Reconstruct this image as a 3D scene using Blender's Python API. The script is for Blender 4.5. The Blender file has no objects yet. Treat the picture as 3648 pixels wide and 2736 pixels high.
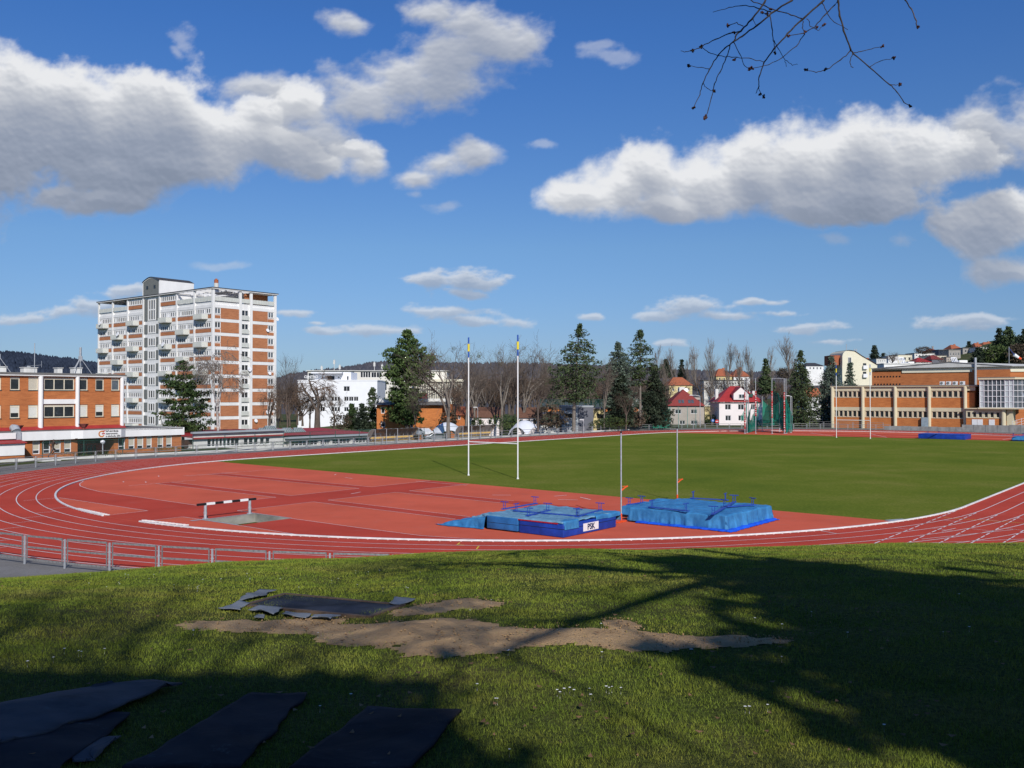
import bpy, math, random
import numpy as np
from mathutils import Vector, Matrix, noise
random.seed(7); rng = np.random.default_rng(7)
PI = math.pi
S = bpy.context.scene; COL = S.collection
# ---------------------------------------------------------------- camera and frames
# F focal length in pixels of a 3648 px wide picture; the track's own frame has a along the straights, b across
F, PITCH, HC = 3241.87, 0.012922, 7.0955
CX, CY, TH = 0.3404, 80.8012, 0.893805
CT, ST = math.cos(TH), math.sin(TH)
SUN_AZ, SUN_EL = math.radians(-75.3), math.radians(32.8)      # direction towards the sun, measured from +X
SUND = Vector((math.cos(SUN_AZ)*math.cos(SUN_EL), math.sin(SUN_AZ)*math.cos(SUN_EL), math.sin(SUN_EL)))
def ray(x, y):
    u, v = x-1824, -(y-1368)
    c, s = math.cos(PITCH), math.sin(PITCH)
    return Vector((u, F*c - v*s, F*s + v*c))
def G(x, y, z=0.0):
    d = ray(x, y); t = (z-HC)/d.z
    return Vector((d.x*t, d.y*t, z))
def at(x, y, Y):
    d = ray(x, y); t = Y/d.y
    return Vector((d.x*t, Y, HC+d.z*t))
def W(a, b, z=0.0): return Vector((CX+a*CT-b*ST, CY+a*ST+b*CT, z))
def loc(p):
    X, Y = p[0]-CX, p[1]-CY
    return (X*CT+Y*ST, -X*ST+Y*CT)
def onB(x, y, b):
    d = ray(x, y); da, db = d.x*CT+d.y*ST, -d.x*ST+d.y*CT
    oa, ob = loc((0, 0)); t = (b-ob)/db
    return oa+t*da, HC+t*d.z
def onA(x, y, a):
    d = ray(x, y); da, db = d.x*CT+d.y*ST, -d.x*ST+d.y*CT
    oa, ob = loc((0, 0)); t = (a-oa)/da
    return ob+t*db, HC+t*d.z
def sst(e0, e1, x):
    t = min(1, max(0, (x-e0)/(e1-e0))); return t*t*(3-2*t)

# ---------------------------------------------------------------- objects
def tag(o, label=None, cat=None, group=None, kind=None):
    if label: o['label'] = label
    if cat: o['category'] = cat
    if group: o['group'] = group
    if kind: o['kind'] = kind
    return o
def empty(name, locn, rz=0.0, label=None, cat=None, group=None):
    o = bpy.data.objects.new(name, None); COL.objects.link(o)
    o.location = locn; o.rotation_euler = (0, 0, rz); o.empty_display_size = .3
    return tag(o, label, cat, group)
def kids(o): return [c for c in bpy.data.objects if c.parent == o]
def copy_tree(o, parent=None, ch=None):
    c = o.copy(); COL.objects.link(c); c.parent = parent
    for k in (ch if ch is not None else kids(o)): copy_tree(k, c)
    return c
class MB:
    def __init__(s): s.v = []; s.f = []; s.mi = []; s.sm = []
    def add(s, vs, fs, mi=0, sm=False):
        n = len(s.v); s.v += [tuple(v) for v in vs]
        for f in fs: s.f.append([i+n for i in f]); s.mi.append(mi); s.sm.append(sm)
    def box(s, x0, x1, y0, y1, z0, z1, mi=0):
        if x0 > x1: x0, x1 = x1, x0
        if y0 > y1: y0, y1 = y1, y0
        if z0 > z1: z0, z1 = z1, z0
        s.add([(x0,y0,z0),(x1,y0,z0),(x1,y1,z0),(x0,y1,z0),(x0,y0,z1),(x1,y0,z1),(x1,y1,z1),(x0,y1,z1)],
              [(0,3,2,1),(4,5,6,7),(0,1,5,4),(1,2,6,5),(2,3,7,6),(3,0,4,7)], mi)
    def obox(s, c, dx, dy, dz, rz=0, rx=0, ry=0, mi=0):
        M = Matrix.Translation(c) @ Matrix.Rotation(rz,4,'Z') @ Matrix.Rotation(ry,4,'Y') @ Matrix.Rotation(rx,4,'X')
        t = MB(); t.box(-dx/2,dx/2,-dy/2,dy/2,-dz/2,dz/2)
        s.add([M@Vector(v) for v in t.v], t.f, mi)
    def poly(s, pts, mi=0): s.add(pts, [tuple(range(len(pts)))], mi)
    def bar(s, p0, p1, w, h=None, mi=0):
        p0, p1 = Vector(p0), Vector(p1); h = h or w
        d = p1-p0; L = d.length
        if L < 1e-6: return
        q = d.to_track_quat('X', 'Z').to_matrix().to_4x4()
        M = Matrix.Translation((p0+p1)/2) @ q
        t = MB(); t.box(-L/2,L/2,-w/2,w/2,-h/2,h/2)
        s.add([M@Vector(v) for v in t.v], t.f, mi)
    def tube(s, pts, rad, n=6, mi=0, cap=True, sm=True):
        pts = [Vector(p) for p in pts]
        if not hasattr(rad, '__len__'): rad = [rad]*len(pts)
        vs = []; fs = []; up = None
        for i, p in enumerate(pts):
            d = (pts[min(i+1,len(pts)-1)]-pts[max(i-1,0)])
            if d.length < 1e-9: d = Vector((0,0,1))
            d.normalize()
            if up is None: up = Vector((0,0,1)) if abs(d.z) < .9 else Vector((1,0,0))
            x = up.cross(d)
            if x.length < 1e-6: x = Vector((1,0,0)).cross(d)
            x.normalize(); y = d.cross(x); up = y if abs(d.z) > .9 else Vector((0,0,1))
            for k in range(n):
                a = 2*PI*k/n; vs.append(p + (x*math.cos(a)+y*math.sin(a))*rad[i])
        for i in range(len(pts)-1):
            for k in range(n):
                a, b = i*n+k, i*n+(k+1)%n; fs.append((a, b, b+n, a+n))
        s.add(vs, fs, mi, sm)
        if cap:
            s.add([vs[k] for k in range(n)], [tuple(reversed(range(n)))], mi)
            m = (len(pts)-1)*n; s.add([vs[m+k] for k in range(n)], [tuple(range(n))], mi)
    def disc(s, c, nrm, r, n=16, mi=0, th=.02):
        c = Vector(c); nrm = Vector(nrm).normalized(); s.tube([c-nrm*th/2, c+nrm*th/2], r, n, mi, True, False)
    def build(s, name, mats, parent=None, M=None):
        me = bpy.data.meshes.new(name)
        me.from_pydata([M@Vector(v) for v in s.v] if M else s.v, [], s.f)
        if not isinstance(mats, (list, tuple)): mats = [mats]
        for m in mats: me.materials.append(m)
        me.polygons.foreach_set('material_index', s.mi); me.polygons.foreach_set('use_smooth', s.sm)
        me.update()
        o = bpy.data.objects.new(name, me); COL.objects.link(o)
        if parent: o.parent = parent
        return o
def npmesh(name, v, f, mats, smooth=False, kind=None):
    """v (n,3) array, f (m,k) array"""
    me = bpy.data.meshes.new(name); n, k = f.shape
    me.vertices.add(len(v)); me.vertices.foreach_set('co', np.asarray(v, np.float32).ravel())
    me.loops.add(n*k); me.loops.foreach_set('vertex_index', f.ravel().astype(np.int32))
    me.polygons.add(n); me.polygons.foreach_set('loop_start', np.arange(0, n*k, k, dtype=np.int32))
    if smooth: me.polygons.foreach_set('use_smooth', np.ones(n, bool))
    me.update(calc_edges=True)
    for m in (mats if isinstance(mats, (list, tuple)) else [mats]): me.materials.append(m)
    o = bpy.data.objects.new(name, me); COL.objects.link(o)
    if kind: o['kind'] = kind
    return o

# ---------------------------------------------------------------- materials
class NT:
    def __init__(s, nt): s.nt = nt
    def n(s, t, **kw):
        nd = s.nt.nodes.new(t)
        for k, v in kw.items(): setattr(nd, k, v)
        return nd
    def l(s, a, b): s.nt.links.new(a, b)
    def val(s, sock, v):
        if hasattr(v, 'links') or isinstance(v, bpy.types.NodeSocket): s.l(v, sock)
        else: sock.default_value = v
    def math(s, op, a, b=None, c=None, clamp=False):
        nd = s.n('ShaderNodeMath', operation=op, use_clamp=clamp)
        for i, x in enumerate((a, b, c)):
            if x is not None: s.val(nd.inputs[i], x)
        return nd.outputs[0]
    def vmath(s, op, a, b=None, c=None):
        nd = s.n('ShaderNodeVectorMath', operation=op)
        for i, x in enumerate((a, b, c)):
            if x is not None: s.val(nd.inputs[i], x)
        return nd.outputs['Value'] if op in ('LENGTH','DOT_PRODUCT','DISTANCE') else nd.outputs[0]
    def noise(s, vec, scale, detail=4, rough=.55, dist=0, dim='3D'):
        nd = s.n('ShaderNodeTexNoise', noise_dimensions=dim)
        if vec is not None: s.l(vec, nd.inputs['Vector'])
        nd.inputs['Scale'].default_value = scale; nd.inputs['Detail'].default_value = detail
        nd.inputs['Roughness'].default_value = rough; nd.inputs['Distortion'].default_value = dist
        return nd.outputs['Fac']
    def ramp(s, fac, stops):
        nd = s.n('ShaderNodeValToRGB'); cr = nd.color_ramp
        while len(cr.elements) < len(stops): cr.elements.new(.5)
        for e, (p, c) in zip(cr.elements, stops):
            e.position = p; e.color = (c, c, c, 1) if not hasattr(c, '__len__') else (*c[:3], 1)
        s.l(fac, nd.inputs[0]); return nd.outputs[0]
    def mix(s, fac, a, b, mode='MIX'):
        nd = s.n('ShaderNodeMix', data_type='RGBA', blend_type=mode)
        s.val(nd.inputs[0], fac)
        for sock, x in ((nd.inputs[6], a), (nd.inputs[7], b)):
            if isinstance(x, tuple): sock.default_value = (*x[:3], 1)
            else: s.l(x, sock)
        return nd.outputs[2]
    def smooth(s, x, e0, e1, o0=0., o1=1.):
        nd = s.n('ShaderNodeMapRange', interpolation_type='SMOOTHSTEP')
        s.l(x, nd.inputs[0])
        for i, v in zip((1, 2, 3, 4), (e0, e1, o0, o1)): nd.inputs[i].default_value = v
        return nd.outputs[0]
def newmat(name, rough=.8, metal=0., spec=.3):
    m = bpy.data.materials.new(name); m.use_nodes = True
    nt = m.node_tree; b = nt.nodes['Principled BSDF']
    b.inputs['Roughness'].default_value = rough; b.inputs['Metallic'].default_value = metal
    b.inputs['Specular IOR Level'].default_value = spec
    return m, NT(nt), b
def mul(c, k): return tuple(min(1, x*k) for x in c)
def M_(name, col, var=.15, scale=2., rough=.8, metal=0., spec=.3, stretch=(1,1,1), bump=0., bscale=20., col2=None, detail=5, world=False):
    """colour with two octaves of mottling, so nothing is flat"""
    m, t, b = newmat(name, rough, metal, spec)
    if world: vec = t.n('ShaderNodeNewGeometry').outputs['Position']
    else: vec = t.n('ShaderNodeTexCoord').outputs['Object']
    mp = t.n('ShaderNodeMapping'); mp.inputs['Scale'].default_value = stretch; t.l(vec, mp.inputs[0]); vec = mp.outputs[0]
    n1 = t.noise(vec, scale, detail, .6)
    c2 = col2 or mul(col, 1-1.6*var)
    r = t.ramp(n1, [(.3, c2), (.68, mul(col, 1+var*.4) if not col2 else col)])
    t.l(r, b.inputs['Base Color'])
    if bump:
        bp = t.n('ShaderNodeBump'); bp.inputs['Strength'].default_value = bump; bp.inputs['Distance'].default_value = .02
        t.l(t.noise(vec, bscale, 4, .6), bp.inputs['Height']); t.l(bp.outputs[0], b.inputs['Normal'])
    return m
def brick_mat(name, col, dark, scale=1.0, course=.30):
    m, t, b = newmat(name, .88, 0, .2)
    vec = t.n('ShaderNodeTexCoord').outputs['Object']
    sep = t.n('ShaderNodeSeparateXYZ'); t.l(vec, sep.inputs[0])
    # u runs along whichever wall it is: x+y works for walls along either axis
    cmb = t.n('ShaderNodeCombineXYZ'); t.l(t.math('ADD', sep.outputs[0], sep.outputs[1]), cmb.inputs[0]); t.l(sep.outputs[2], cmb.inputs[1])
    mp = t.n('ShaderNodeMapping'); mp.inputs['Scale'].default_value = (.45*scale, 3.2*scale, 1); t.l(cmb.outputs[0], mp.inputs[0])
    n1 = t.noise(mp.outputs[0], 1.6, 6, .65)
    n2 = t.noise(cmb.outputs[0], .35, 3, .6)
    c = t.ramp(n1, [(.28, dark), (.5, col), (.75, mul(col, 1.22))])
    c = t.mix(t.smooth(n2, .3, .75), c, t.mix(.35, c, (dark[0]*.8, dark[1]*.8, dark[2]*.8)))
    br = t.n('ShaderNodeTexBrick'); t.l(cmb.outputs[0], br.inputs['Vector'])
    br.inputs['Scale'].default_value = 1; br.inputs['Brick Width'].default_value = course; br.inputs['Row Height'].default_value = .085
    br.inputs['Mortar Size'].default_value = .008
    br.inputs['Color1'].default_value = (1,1,1,1); br.inputs['Color2'].default_value = (.8,.8,.8,1); br.inputs['Mortar'].default_value = (1.25,1.3,1.35,1)
    t.l(t.mix(.55, c, br.outputs[0], 'MULTIPLY'), b.inputs['Base Color'])
    return m
def glass_mat(name, col=(.03,.035,.04), var=.9, rough=.08):
    m, t, b = newmat(name, rough, 0, .6)
    vec = t.n('ShaderNodeTexCoord').outputs['Object']
    oi = t.n('ShaderNodeObjectInfo')
    add = t.vmath('ADD', vec, oi.outputs['Location'])
    n = t.noise(add, .9, 3, .6)
    t.l(t.ramp(n, [(.35, mul(col, .5)), (.62, col), (.8, mul(col, 1+3*var))]), b.inputs['Base Color'])
    return m
MT = {}
MT['white'] = M_('white_render', (.79,.78,.755), .07, .6, .85, stretch=(1,1,.35))
MT['white_dirty'] = M_('weathered_white_render', (.70,.69,.65), .12, .7, .9, stretch=(1.5,1.5,.5))
MT['whitepaint'] = M_('white_line_paint', (.74,.72,.70), .16, 3, .7)
MT['cream'] = M_('cream_render', (.62,.55,.38), .07, .5, .85)
MT['creampale'] = M_('offwhite_render', (.72,.69,.61), .05, .4, .85)
MT['creamlight'] = M_('pale_cream_render', (.74,.69,.53), .05, .4, .85)
MT['winframe'] = M_('cream_window_frame', (.70,.64,.50), .1, 3, .6)
MT['pvc'] = M_('white_window_frame', (.78,.78,.78), .05, 3, .4)
MT['brick'] = brick_mat('orange_brick', (.47,.165,.058), (.33,.105,.040))
MT['brick_pale'] = brick_mat('pale_orange_brick', (.53,.19,.06), (.40,.125,.042))
MT['brick_tower'] = brick_mat('rust_brick', (.45,.185,.088), (.33,.125,.06))
MT['glass'] = glass_mat('dark_window_glass')
MT['glassblue'] = glass_mat('grey_window_glass', (.10,.12,.14))
MT['blind'] = M_('beige_roller_blind', (.50,.46,.37), .06, 1.5, .8)
MT['blindwhite'] = M_('white_roller_blind', (.62,.62,.56), .05, 1.5, .8)
MT['curtain'] = M_('white_curtain', (.72,.72,.72), .1, 4, .8, stretch=(1,1,.2))
MT['roofdark'] = M_('dark_roof_felt', (.06,.06,.065), .2, 1, .8)
MT['roofgrey'] = M_('grey_roof_felt', (.17,.165,.155), .15, .8, .9)
MT['slatgrey'] = M_('grey_louvre', (.20,.21,.20), .3, 6, .8, stretch=(.2,.2,6))
MT['balcony'] = M_('pale_ribbed_balcony_panel', (.60,.61,.56), .12, 3, .7, stretch=(3,3,.4))
MT['steel'] = M_('galvanised_steel', (.43,.45,.47), .18, 5, .5, .15, .5)
MT['steelflat'] = M_('weathered_galvanised_steel', (.27,.265,.26), .3, 9, .6, .25, .5, stretch=(1,1,1))
MT['darkmetal'] = M_('dark_painted_metal', (.05,.055,.055), .2, 4, .5)
MT['greenmetal'] = M_('green_painted_metal', (.03,.09,.07), .2, 4, .5)
MT['redroof'] = M_('red_sheet_roof', (.36,.035,.035), .12, 1.2, .6)
MT['tile'] = M_('orange_tile_roof', (.42,.13,.06), .25, 3, .85, stretch=(1,1,3))
MT['tilebrown'] = M_('brown_tile_roof', (.17,.085,.055), .25, 3, .9, stretch=(1,1,3))
MT['tilered'] = M_('dark_red_tile_roof', (.25,.045,.04), .2, 3, .85, stretch=(1,1,3))
MT['concrete'] = M_('grey_concrete', (.30,.295,.28), .22, 1.2, .92, stretch=(1,1,.6), bump=.2)
MT['concretewhite'] = M_('pale_concrete_plinth', (.58,.575,.54), .12, .8, .9, stretch=(1,1,1))
MT['bark'] = M_('brown_bark', (.135,.105,.085), .35, 8, .95, stretch=(1,1,.3))
MT['barkpale'] = M_('pale_grey_bark', (.22,.19,.16), .3, 8, .95, stretch=(1,1,.3))
MT['black'] = M_('black_rubber', (.012,.012,.012), .3, 6, .7)
MT['blackpaint'] = M_('black_paint', (.014,.014,.015), .2, 6, .5)
MT['yellow'] = M_('yellow_paint', (.75,.52,.03), .1, 3, .6)
MT['redpaint'] = M_('red_paint', (.45,.02,.02), .15, 3, .5)
MT['orangered'] = M_('orange_red_plastic', (.75,.09,.02), .1, 3, .5)
MT['bluepaint'] = M_('blue_painted_steel', (.02,.065,.36), .15, 6, .45)
MT['bench'] = M_('yellow_bench_board', (.66,.44,.14), .12, 3, .6)

# ---------------------------------------------------------------- camera, sun, sky
cam = bpy.data.cameras.new('camera'); camo = bpy.data.objects.new('camera', cam); COL.objects.link(camo)
camo.location = (0, 0, HC); camo.rotation_euler = (PI/2+PITCH, 0, 0)
cam.sensor_width = 36; cam.lens = 36*F/3648; cam.clip_start = .1; cam.clip_end = 12000
S.camera = camo
sl = bpy.data.lights.new('sun', 'SUN'); so = bpy.data.objects.new('sun', sl); COL.objects.link(so)
sl.energy = 4.3; sl.angle = math.radians(.53); sl.color = (1, .955, .89)
so.rotation_euler = (-SUND).to_track_quat('-Z', 'Y').to_euler(); so.location = (10, -30, 40)
S.view_settings.view_transform = 'Standard'; S.view_settings.look = 'None'; S.view_settings.exposure = 0
wd = bpy.data.worlds.new('World'); S.world = wd; wd.use_nodes = True
t = NT(wd.node_tree); wd.node_tree.nodes.clear()
sky = t.n('ShaderNodeTexSky', sky_type='NISHITA'); sky.sun_disc = False
sky.sun_elevation = SUN_EL; sky.sun_rotation = math.atan2(SUND.x, SUND.y) % (2*PI)
sky.air_density = 1.0; sky.dust_density = .35; sky.ozone_density = 2.2; sky.altitude = 200
SKYS = .085
SKYRAMP = [(0,(.44,.63,1.03)),(.06,(.49,.64,.97)),(.16,(.56,.765,1.03)),(.37,(.39,.75,1.27)),(.7,(.36,.73,1.28))]
dirn = t.n('ShaderNodeTexCoord').outputs['Generated']
# clouds lie in directions of the sky: (x, y, radius x, radius y) measured in a 2212 px wide panorama facing +Y
BIG = [(-90,270,260,190),(60,230,190,130),(150,290,220,160),(290,300,190,130),(400,290,140,95),(20,360,230,85),(230,390,200,62),(380,370,150,60),(490,300,140,85),(600,320,120,60),
 (210,440,120,30),(120,430,90,30),(560,240,90,52),(640,215,90,46),(690,350,70,36),(770,320,70,32),
 (1275,425,85,38),(1335,405,105,62),(1400,385,110,78),(1530,400,120,66),(1640,375,120,84),(1740,350,130,98),(1850,340,125,100),(1950,345,110,80),(1860,425,150,62),(1740,440,120,48),(1440,455,90,32),(2060,320,110,66),
 (2120,490,110,55),(2210,455,110,60),(2200,585,110,36)]
STREAK = [(560,190,80,40),(660,240,120,60),(760,200,120,56),(850,160,120,62),(950,120,115,66),(1050,90,100,62),(1120,105,75,44),(700,290,90,46),(930,25,70,40),(990,50,90,46),(2140,285,130,66),(2250,270,130,76),(2330,320,140,90),(730,50,58,30),
 (870,368,52,22),(940,345,85,38),(1010,325,58,34),(790,335,40,26)]
WISP = [(405,90,24,32),(380,110,18,14),(1345,115,55,20),(1310,95,40,12),(960,446,30,12),(905,418,16,8),(1165,308,30,10),(470,568,50,10),(1800,512,26,14),(1950,520,30,16)]
SMALL = [(1000,606,100,28),(930,604,58,18),(1050,612,64,18),(1010,630,60,12),(955,676,92,15),(1050,697,95,14),(820,713,72,11),(640,684,36,11),(1480,668,98,26),(1420,682,66,17),(1570,684,80,15),(1740,706,85,11),(1640,650,55,7),
 (2070,698,95,18),(2130,690,58,14),(150,676,100,18),(210,660,60,16),(60,684,80,12),(270,632,60,12),(1450,738,36,10),(1690,672,55,7),(700,715,46,8),(1290,684,26,7),(1800,740,50,6),(680,705,30,6)]
sep = t.n('ShaderNodeSeparateXYZ'); t.l(dirn, sep.inputs[0])
# the air over this valley is bluer near the horizon than the model's
skyc = t.mix(1., sky.outputs[0], t.ramp(sep.outputs[2], SKYRAMP), 'MULTIPLY')
bg = t.n('ShaderNodeBackground'); bg.inputs['Strength'].default_value = SKYS
t.l(skyc, bg.inputs[0])
wo = t.n('ShaderNodeOutputWorld'); t.l(bg.outputs[0], wo.inputs[0])
# clouds: a thin layer far out, its density and painted-in light computed from blobs and fractal noise
def value_noise(x, y, seed):
    xi, yi = np.floor(x).astype(np.int64), np.floor(y).astype(np.int64); fx, fy = x-xi, y-yi
    def gr(ix, iy):
        h = (ix*374761393 + iy*668265263 + seed*1274126177) & 0xffffffff
        h = ((h ^ (h >> 13))*1274126177) & 0xffffffff; h = h ^ (h >> 16)
        a_ = (h & 0xffff)/65536.*2*PI; return np.cos(a_), np.sin(a_)
    def dt(ix, iy, dx, dy): g = gr(ix, iy); return g[0]*dx+g[1]*dy
    sx, sy = fx**3*(fx*(fx*6-15)+10), fy**3*(fy*(fy*6-15)+10)
    n0 = dt(xi,yi,fx,fy)*(1-sx)+dt(xi+1,yi,fx-1,fy)*sx; n1 = dt(xi,yi+1,fx,fy-1)*(1-sx)+dt(xi+1,yi+1,fx-1,fy-1)*sx
    return (n0*(1-sy)+n1*sy)*1.5
def fbm(x, y, seed, octv=8, rough=.55, ridge=False):
    s_, a_, tot = 0., 1., 0.
    for o in range(octv):
        n_ = value_noise(x*2**o, y*2**o, seed+o)
        if ridge: n_ = 1-2*np.abs(n_)
        s_ = s_+n_*a_; tot += a_; a_ *= rough
    return s_/tot
def make_clouds():
    st = .00112; us = np.arange(-.70, .70, st); vs_ = np.arange(.035, .47, st); U, V = np.meshgrid(us, vs_); k = 1.6492/F
    def field(blobs, ns, amp, sy, seed, octv=8):
        wu = fbm(U*ns*.45, V*ns*.45*sy, seed+50, 3)*.35/ns; wv = fbm(U*ns*.45, V*ns*.45*sy, seed+70, 3)*.22/ns
        acc = np.full(U.shape, -3.)
        for (x, y, rx, ry) in blobs:
            d = 1-np.sqrt(((U+wu-(x-1106)*k)/(rx*k))**2+((V+wv-(855-y)*k)/(ry*k))**2)
            h = np.maximum(.22-np.abs(acc-d), 0)/.22; acc = np.maximum(acc, d)+h*h*.22*.25
        n_ = fbm(U*ns, V*ns*sy, seed, octv, .60); bil = fbm(U*ns*1.3+5, V*ns*1.3*sy, seed+20, min(octv,6), .55, True)
        return acc + n_*amp + (bil-.35)*amp*.28
    def shade(D, steps, ln, k_):
        T = np.zeros_like(D); base = np.clip(D+.02, 0, 1.1)
        for i in range(1, steps+1):
            o = int(round(ln*i/steps/st)); ox = -int(round(o*.12))
            T += np.roll(np.vstack([base[o:], np.zeros((o, D.shape[1]))]), -ox, axis=1)
        return np.exp(-k_*T/steps)
    B_ = field(BIG, 9, 1.05, 1.25, 3); Bs = field(BIG, 9, 1.05, 1.25, 3, 5); Bl = field(BIG, 9, 1.05, 1.25, 3, 2); fine_ = fbm(U*42, V*52, 77, 5, .6); K_ = field(STREAK, 9, 1.35, 1.5, 31); W_ = field(WISP, 22, 1.5, 1.5, 41)
    Sm = field(SMALL, 26, .95, 2.4, 11)
    def ss(x, a, b): t_ = np.clip((x-a)/(b-a), 0, 1); return t_*t_*(3-2*t_)
    soft = .04+.26*np.clip(fbm(U*6, V*6, 91, 4)*1.6+.4, 0, 1)**1.5
    aB = np.clip((B_+soft)/(.42+soft), 0, 1); aB = (aB*aB*(3-2*aB))**.9*.99
    aK = ss(K_, -.20, .72)*.93; aW = ss(W_, -.3, .9)*.34
    aS = ss(Sm, -.10, .62)*.82
    gy, gx = np.gradient(Bs); gf, _ = np.gradient(B_); gS, _ = np.gradient(Sm); gK, _ = np.gradient(field(STREAK, 9, 1.35, 1.5, 31, 5))
    rel = np.clip(-(gy*.9+gx*.45)*6, -.30, .30) + np.clip(-gf*.8, -.04, .04); relS = np.clip(-gS*4, -.3, .3)
    Bt = np.maximum(Bl, K_*.35)
    LB = np.clip(.06 + shade(Bt, 14, .11, 2.6)*1.02+rel*.32+fine_*.03, 0, 1.0); LS_ = np.clip(.10+shade(Sm, 8, .018, 1.6)*.85+relS*.26, 0, .92)
    LK = np.clip(.24+shade(field(STREAK, 9, 1.35, 1.5, 31, 2), 10, .05, 1.4)*.58-gK*1.2+fine_*.03, 0, .86)
    k_ = np.clip((aK-aB)*2.+.5, 0, 1); LB = LB*(1-k_)+LK*k_; aB = np.maximum(1-(1-aB)*(1-aK*.98), aW)
    w_ = (aS > aB)*1.; Lm = LB*(1-w_)+LS_*w_; A_ = np.maximum(aB, aS)
    A_ = A_*ss(.70-np.abs(U), 0, .06)*ss(.47-V, 0, .03)
    stops = np.array([0, .25, .5, .75, 1.]); cols = np.array([[.225,.27,.36],[.30,.345,.44],[.41,.445,.52],[.565,.59,.64],[.82,.83,.85]])
    rgb = np.stack([np.interp(Lm, stops, cols[:, c_]) for c_ in range(3)], -1)
    air = (.45*(1-ss(V, .04, .20)))[..., None]; rgb = rgb*(1-air)+np.array([.36,.50,.70])*air  # haze towards the horizon is mixed into the cloud colours
    n_ = U.size; Ld = np.sqrt(U*U+1+V*V); R_ = 9000.
    P_ = np.stack([U/Ld*R_, R_/Ld, V/Ld*R_+HC], -1).reshape(-1, 3)
    ny, nx = U.shape; idx = np.arange(n_).reshape(ny, nx); keep = (A_ > .004)
    km = keep[:-1,:-1] | keep[1:,:-1] | keep[:-1,1:] | keep[1:,1:]
    f_ = np.stack([idx[:-1,:-1][km], idx[:-1,1:][km], idx[1:,1:][km], idx[1:,:-1][km]], -1)
    used = np.zeros(n_, bool); used[f_.ravel()] = True; rm = np.cumsum(used)-1
    m_ = bpy.data.materials.new('painted_light_cloud'); m_.use_nodes = True; m_.node_tree.nodes.clear(); q = NT(m_.node_tree)  # glows by itself; bright tops and shaded undersides are painted into its colour
    at_ = q.n('ShaderNodeAttribute', attribute_name='cloud'); em = q.n('ShaderNodeEmission'); q.l(at_.outputs['Color'], em.inputs[0])
    tr = q.n('ShaderNodeBsdfTransparent'); mx = q.n('ShaderNodeMixShader'); q.l(at_.outputs['Alpha'], mx.inputs[0]); q.l(tr.outputs[0], mx.inputs[1]); q.l(em.outputs[0], mx.inputs[2])
    ou = q.n('ShaderNodeOutputMaterial'); q.l(mx.outputs[0], ou.inputs[0]); m_.cycles.emission_sampling = 'NONE'
    o = npmesh('clouds', P_[used], rm[f_], m_, False, 'stuff')
    ca = o.data.color_attributes.new('cloud', 'FLOAT_COLOR', 'POINT')
    ca.data.foreach_set('color', np.concatenate([rgb.reshape(-1,3)[used], A_.reshape(-1,1)[used]], 1).astype(np.float32).ravel())
    tag(o, 'white cumulus clouds with grey undersides drifting across the blue sky', 'clouds')
make_clouds()
# ================================================================ the ground
NRM = lambda x, y, s: noise.fractal(Vector((x*s, y*s, 3.7)), 1.0, 2.0, 5)
m, t, b = newmat('rough_grass_ground', .95, 0, .1)
pos = t.n('ShaderNodeNewGeometry').outputs['Position']
c = t.ramp(t.noise(pos, .08, 6, .65), [(.3, (.035,.05,.016)), (.5, (.06,.075,.024)), (.7, (.095,.085,.045))])
t.l(c, b.inputs['Base Color']); MT['ground'] = m
# pitch: mown grass with broad tonal bands and dry flecks
m, t, b = newmat('mown_pitch_grass', 1., 0, .0)
pos = t.n('ShaderNodeNewGeometry').outputs['Position']
c = t.ramp(t.noise(pos, .085, 6, .68), [(.30, (.105,.150,.024)), (.50, (.145,.178,.029)), (.70, (.205,.205,.050))])
mp = t.n('ShaderNodeMapping'); mp.inputs['Scale'].default_value = (.9,1.6,1); t.l(pos, mp.inputs[0])
fine = t.noise(mp.outputs[0], 5., 8, .78)
c = t.mix(t.smooth(fine, .38, .66), t.mix(1., c, (.70,.76,.68), 'MULTIPLY'), t.mix(1., c, (1.28,1.22,1.15), 'MULTIPLY'))
fl = t.smooth(t.noise(mp.outputs[0], 1.3, 10, .8), .57, .72)
c = t.mix(t.math('MULTIPLY', fl, .7), c, (.24,.21,.09))
t.l(c, b.inputs['Base Color'])
bp = t.n('ShaderNodeBump'); bp.inputs['Strength'].default_value = .9; bp.inputs['Distance'].default_value = .06
t.l(t.noise(pos, 9, 6, .75), bp.inputs['Height']); t.l(bp.outputs[0], b.inputs['Normal']); MT['pitch'] = m
def rubber(name, col, dark):
    m, t, b = newmat(name, .9, 0, .08)
    pos = t.n('ShaderNodeNewGeometry').outputs['Position']
    c = t.ramp(t.noise(pos, .22, 5, .62), [(.3, dark), (.5, col), (.75, mul(col, 1.13))])
    gr = t.noise(pos, 34, 3, .8)
    c = t.mix(t.smooth(gr, .35, .7), t.mix(1., c, (.88,.86,.86), 'MULTIPLY'), c)
    st = t.smooth(t.noise(pos, .7, 8, .75), .54, .74)
    c = t.mix(t.math('MULTIPLY', st, .30), c, (.36,.17,.14))
    dk = t.smooth(t.noise(pos, .33, 7, .72), .56, .76)
    c = t.mix(t.math('MULTIPLY', dk, .30), c, t.mix(1., c, (.62,.62,.66), 'MULTIPLY'))
    t.l(c, b.inputs['Base Color'])
    bp = t.n('ShaderNodeBump'); bp.inputs['Strength'].default_value = .25; bp.inputs['Distance'].default_value = .01
    t.l(gr, bp.inputs['Height']); t.l(bp.outputs[0], b.inputs['Normal'])
    return m
MT['track'] = rubber('red_track_rubber', (.50,.066,.040), (.44,.056,.034))
MT['apron'] = rubber('pale_red_rubber', (.64,.125,.068), (.57,.106,.057))
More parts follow.
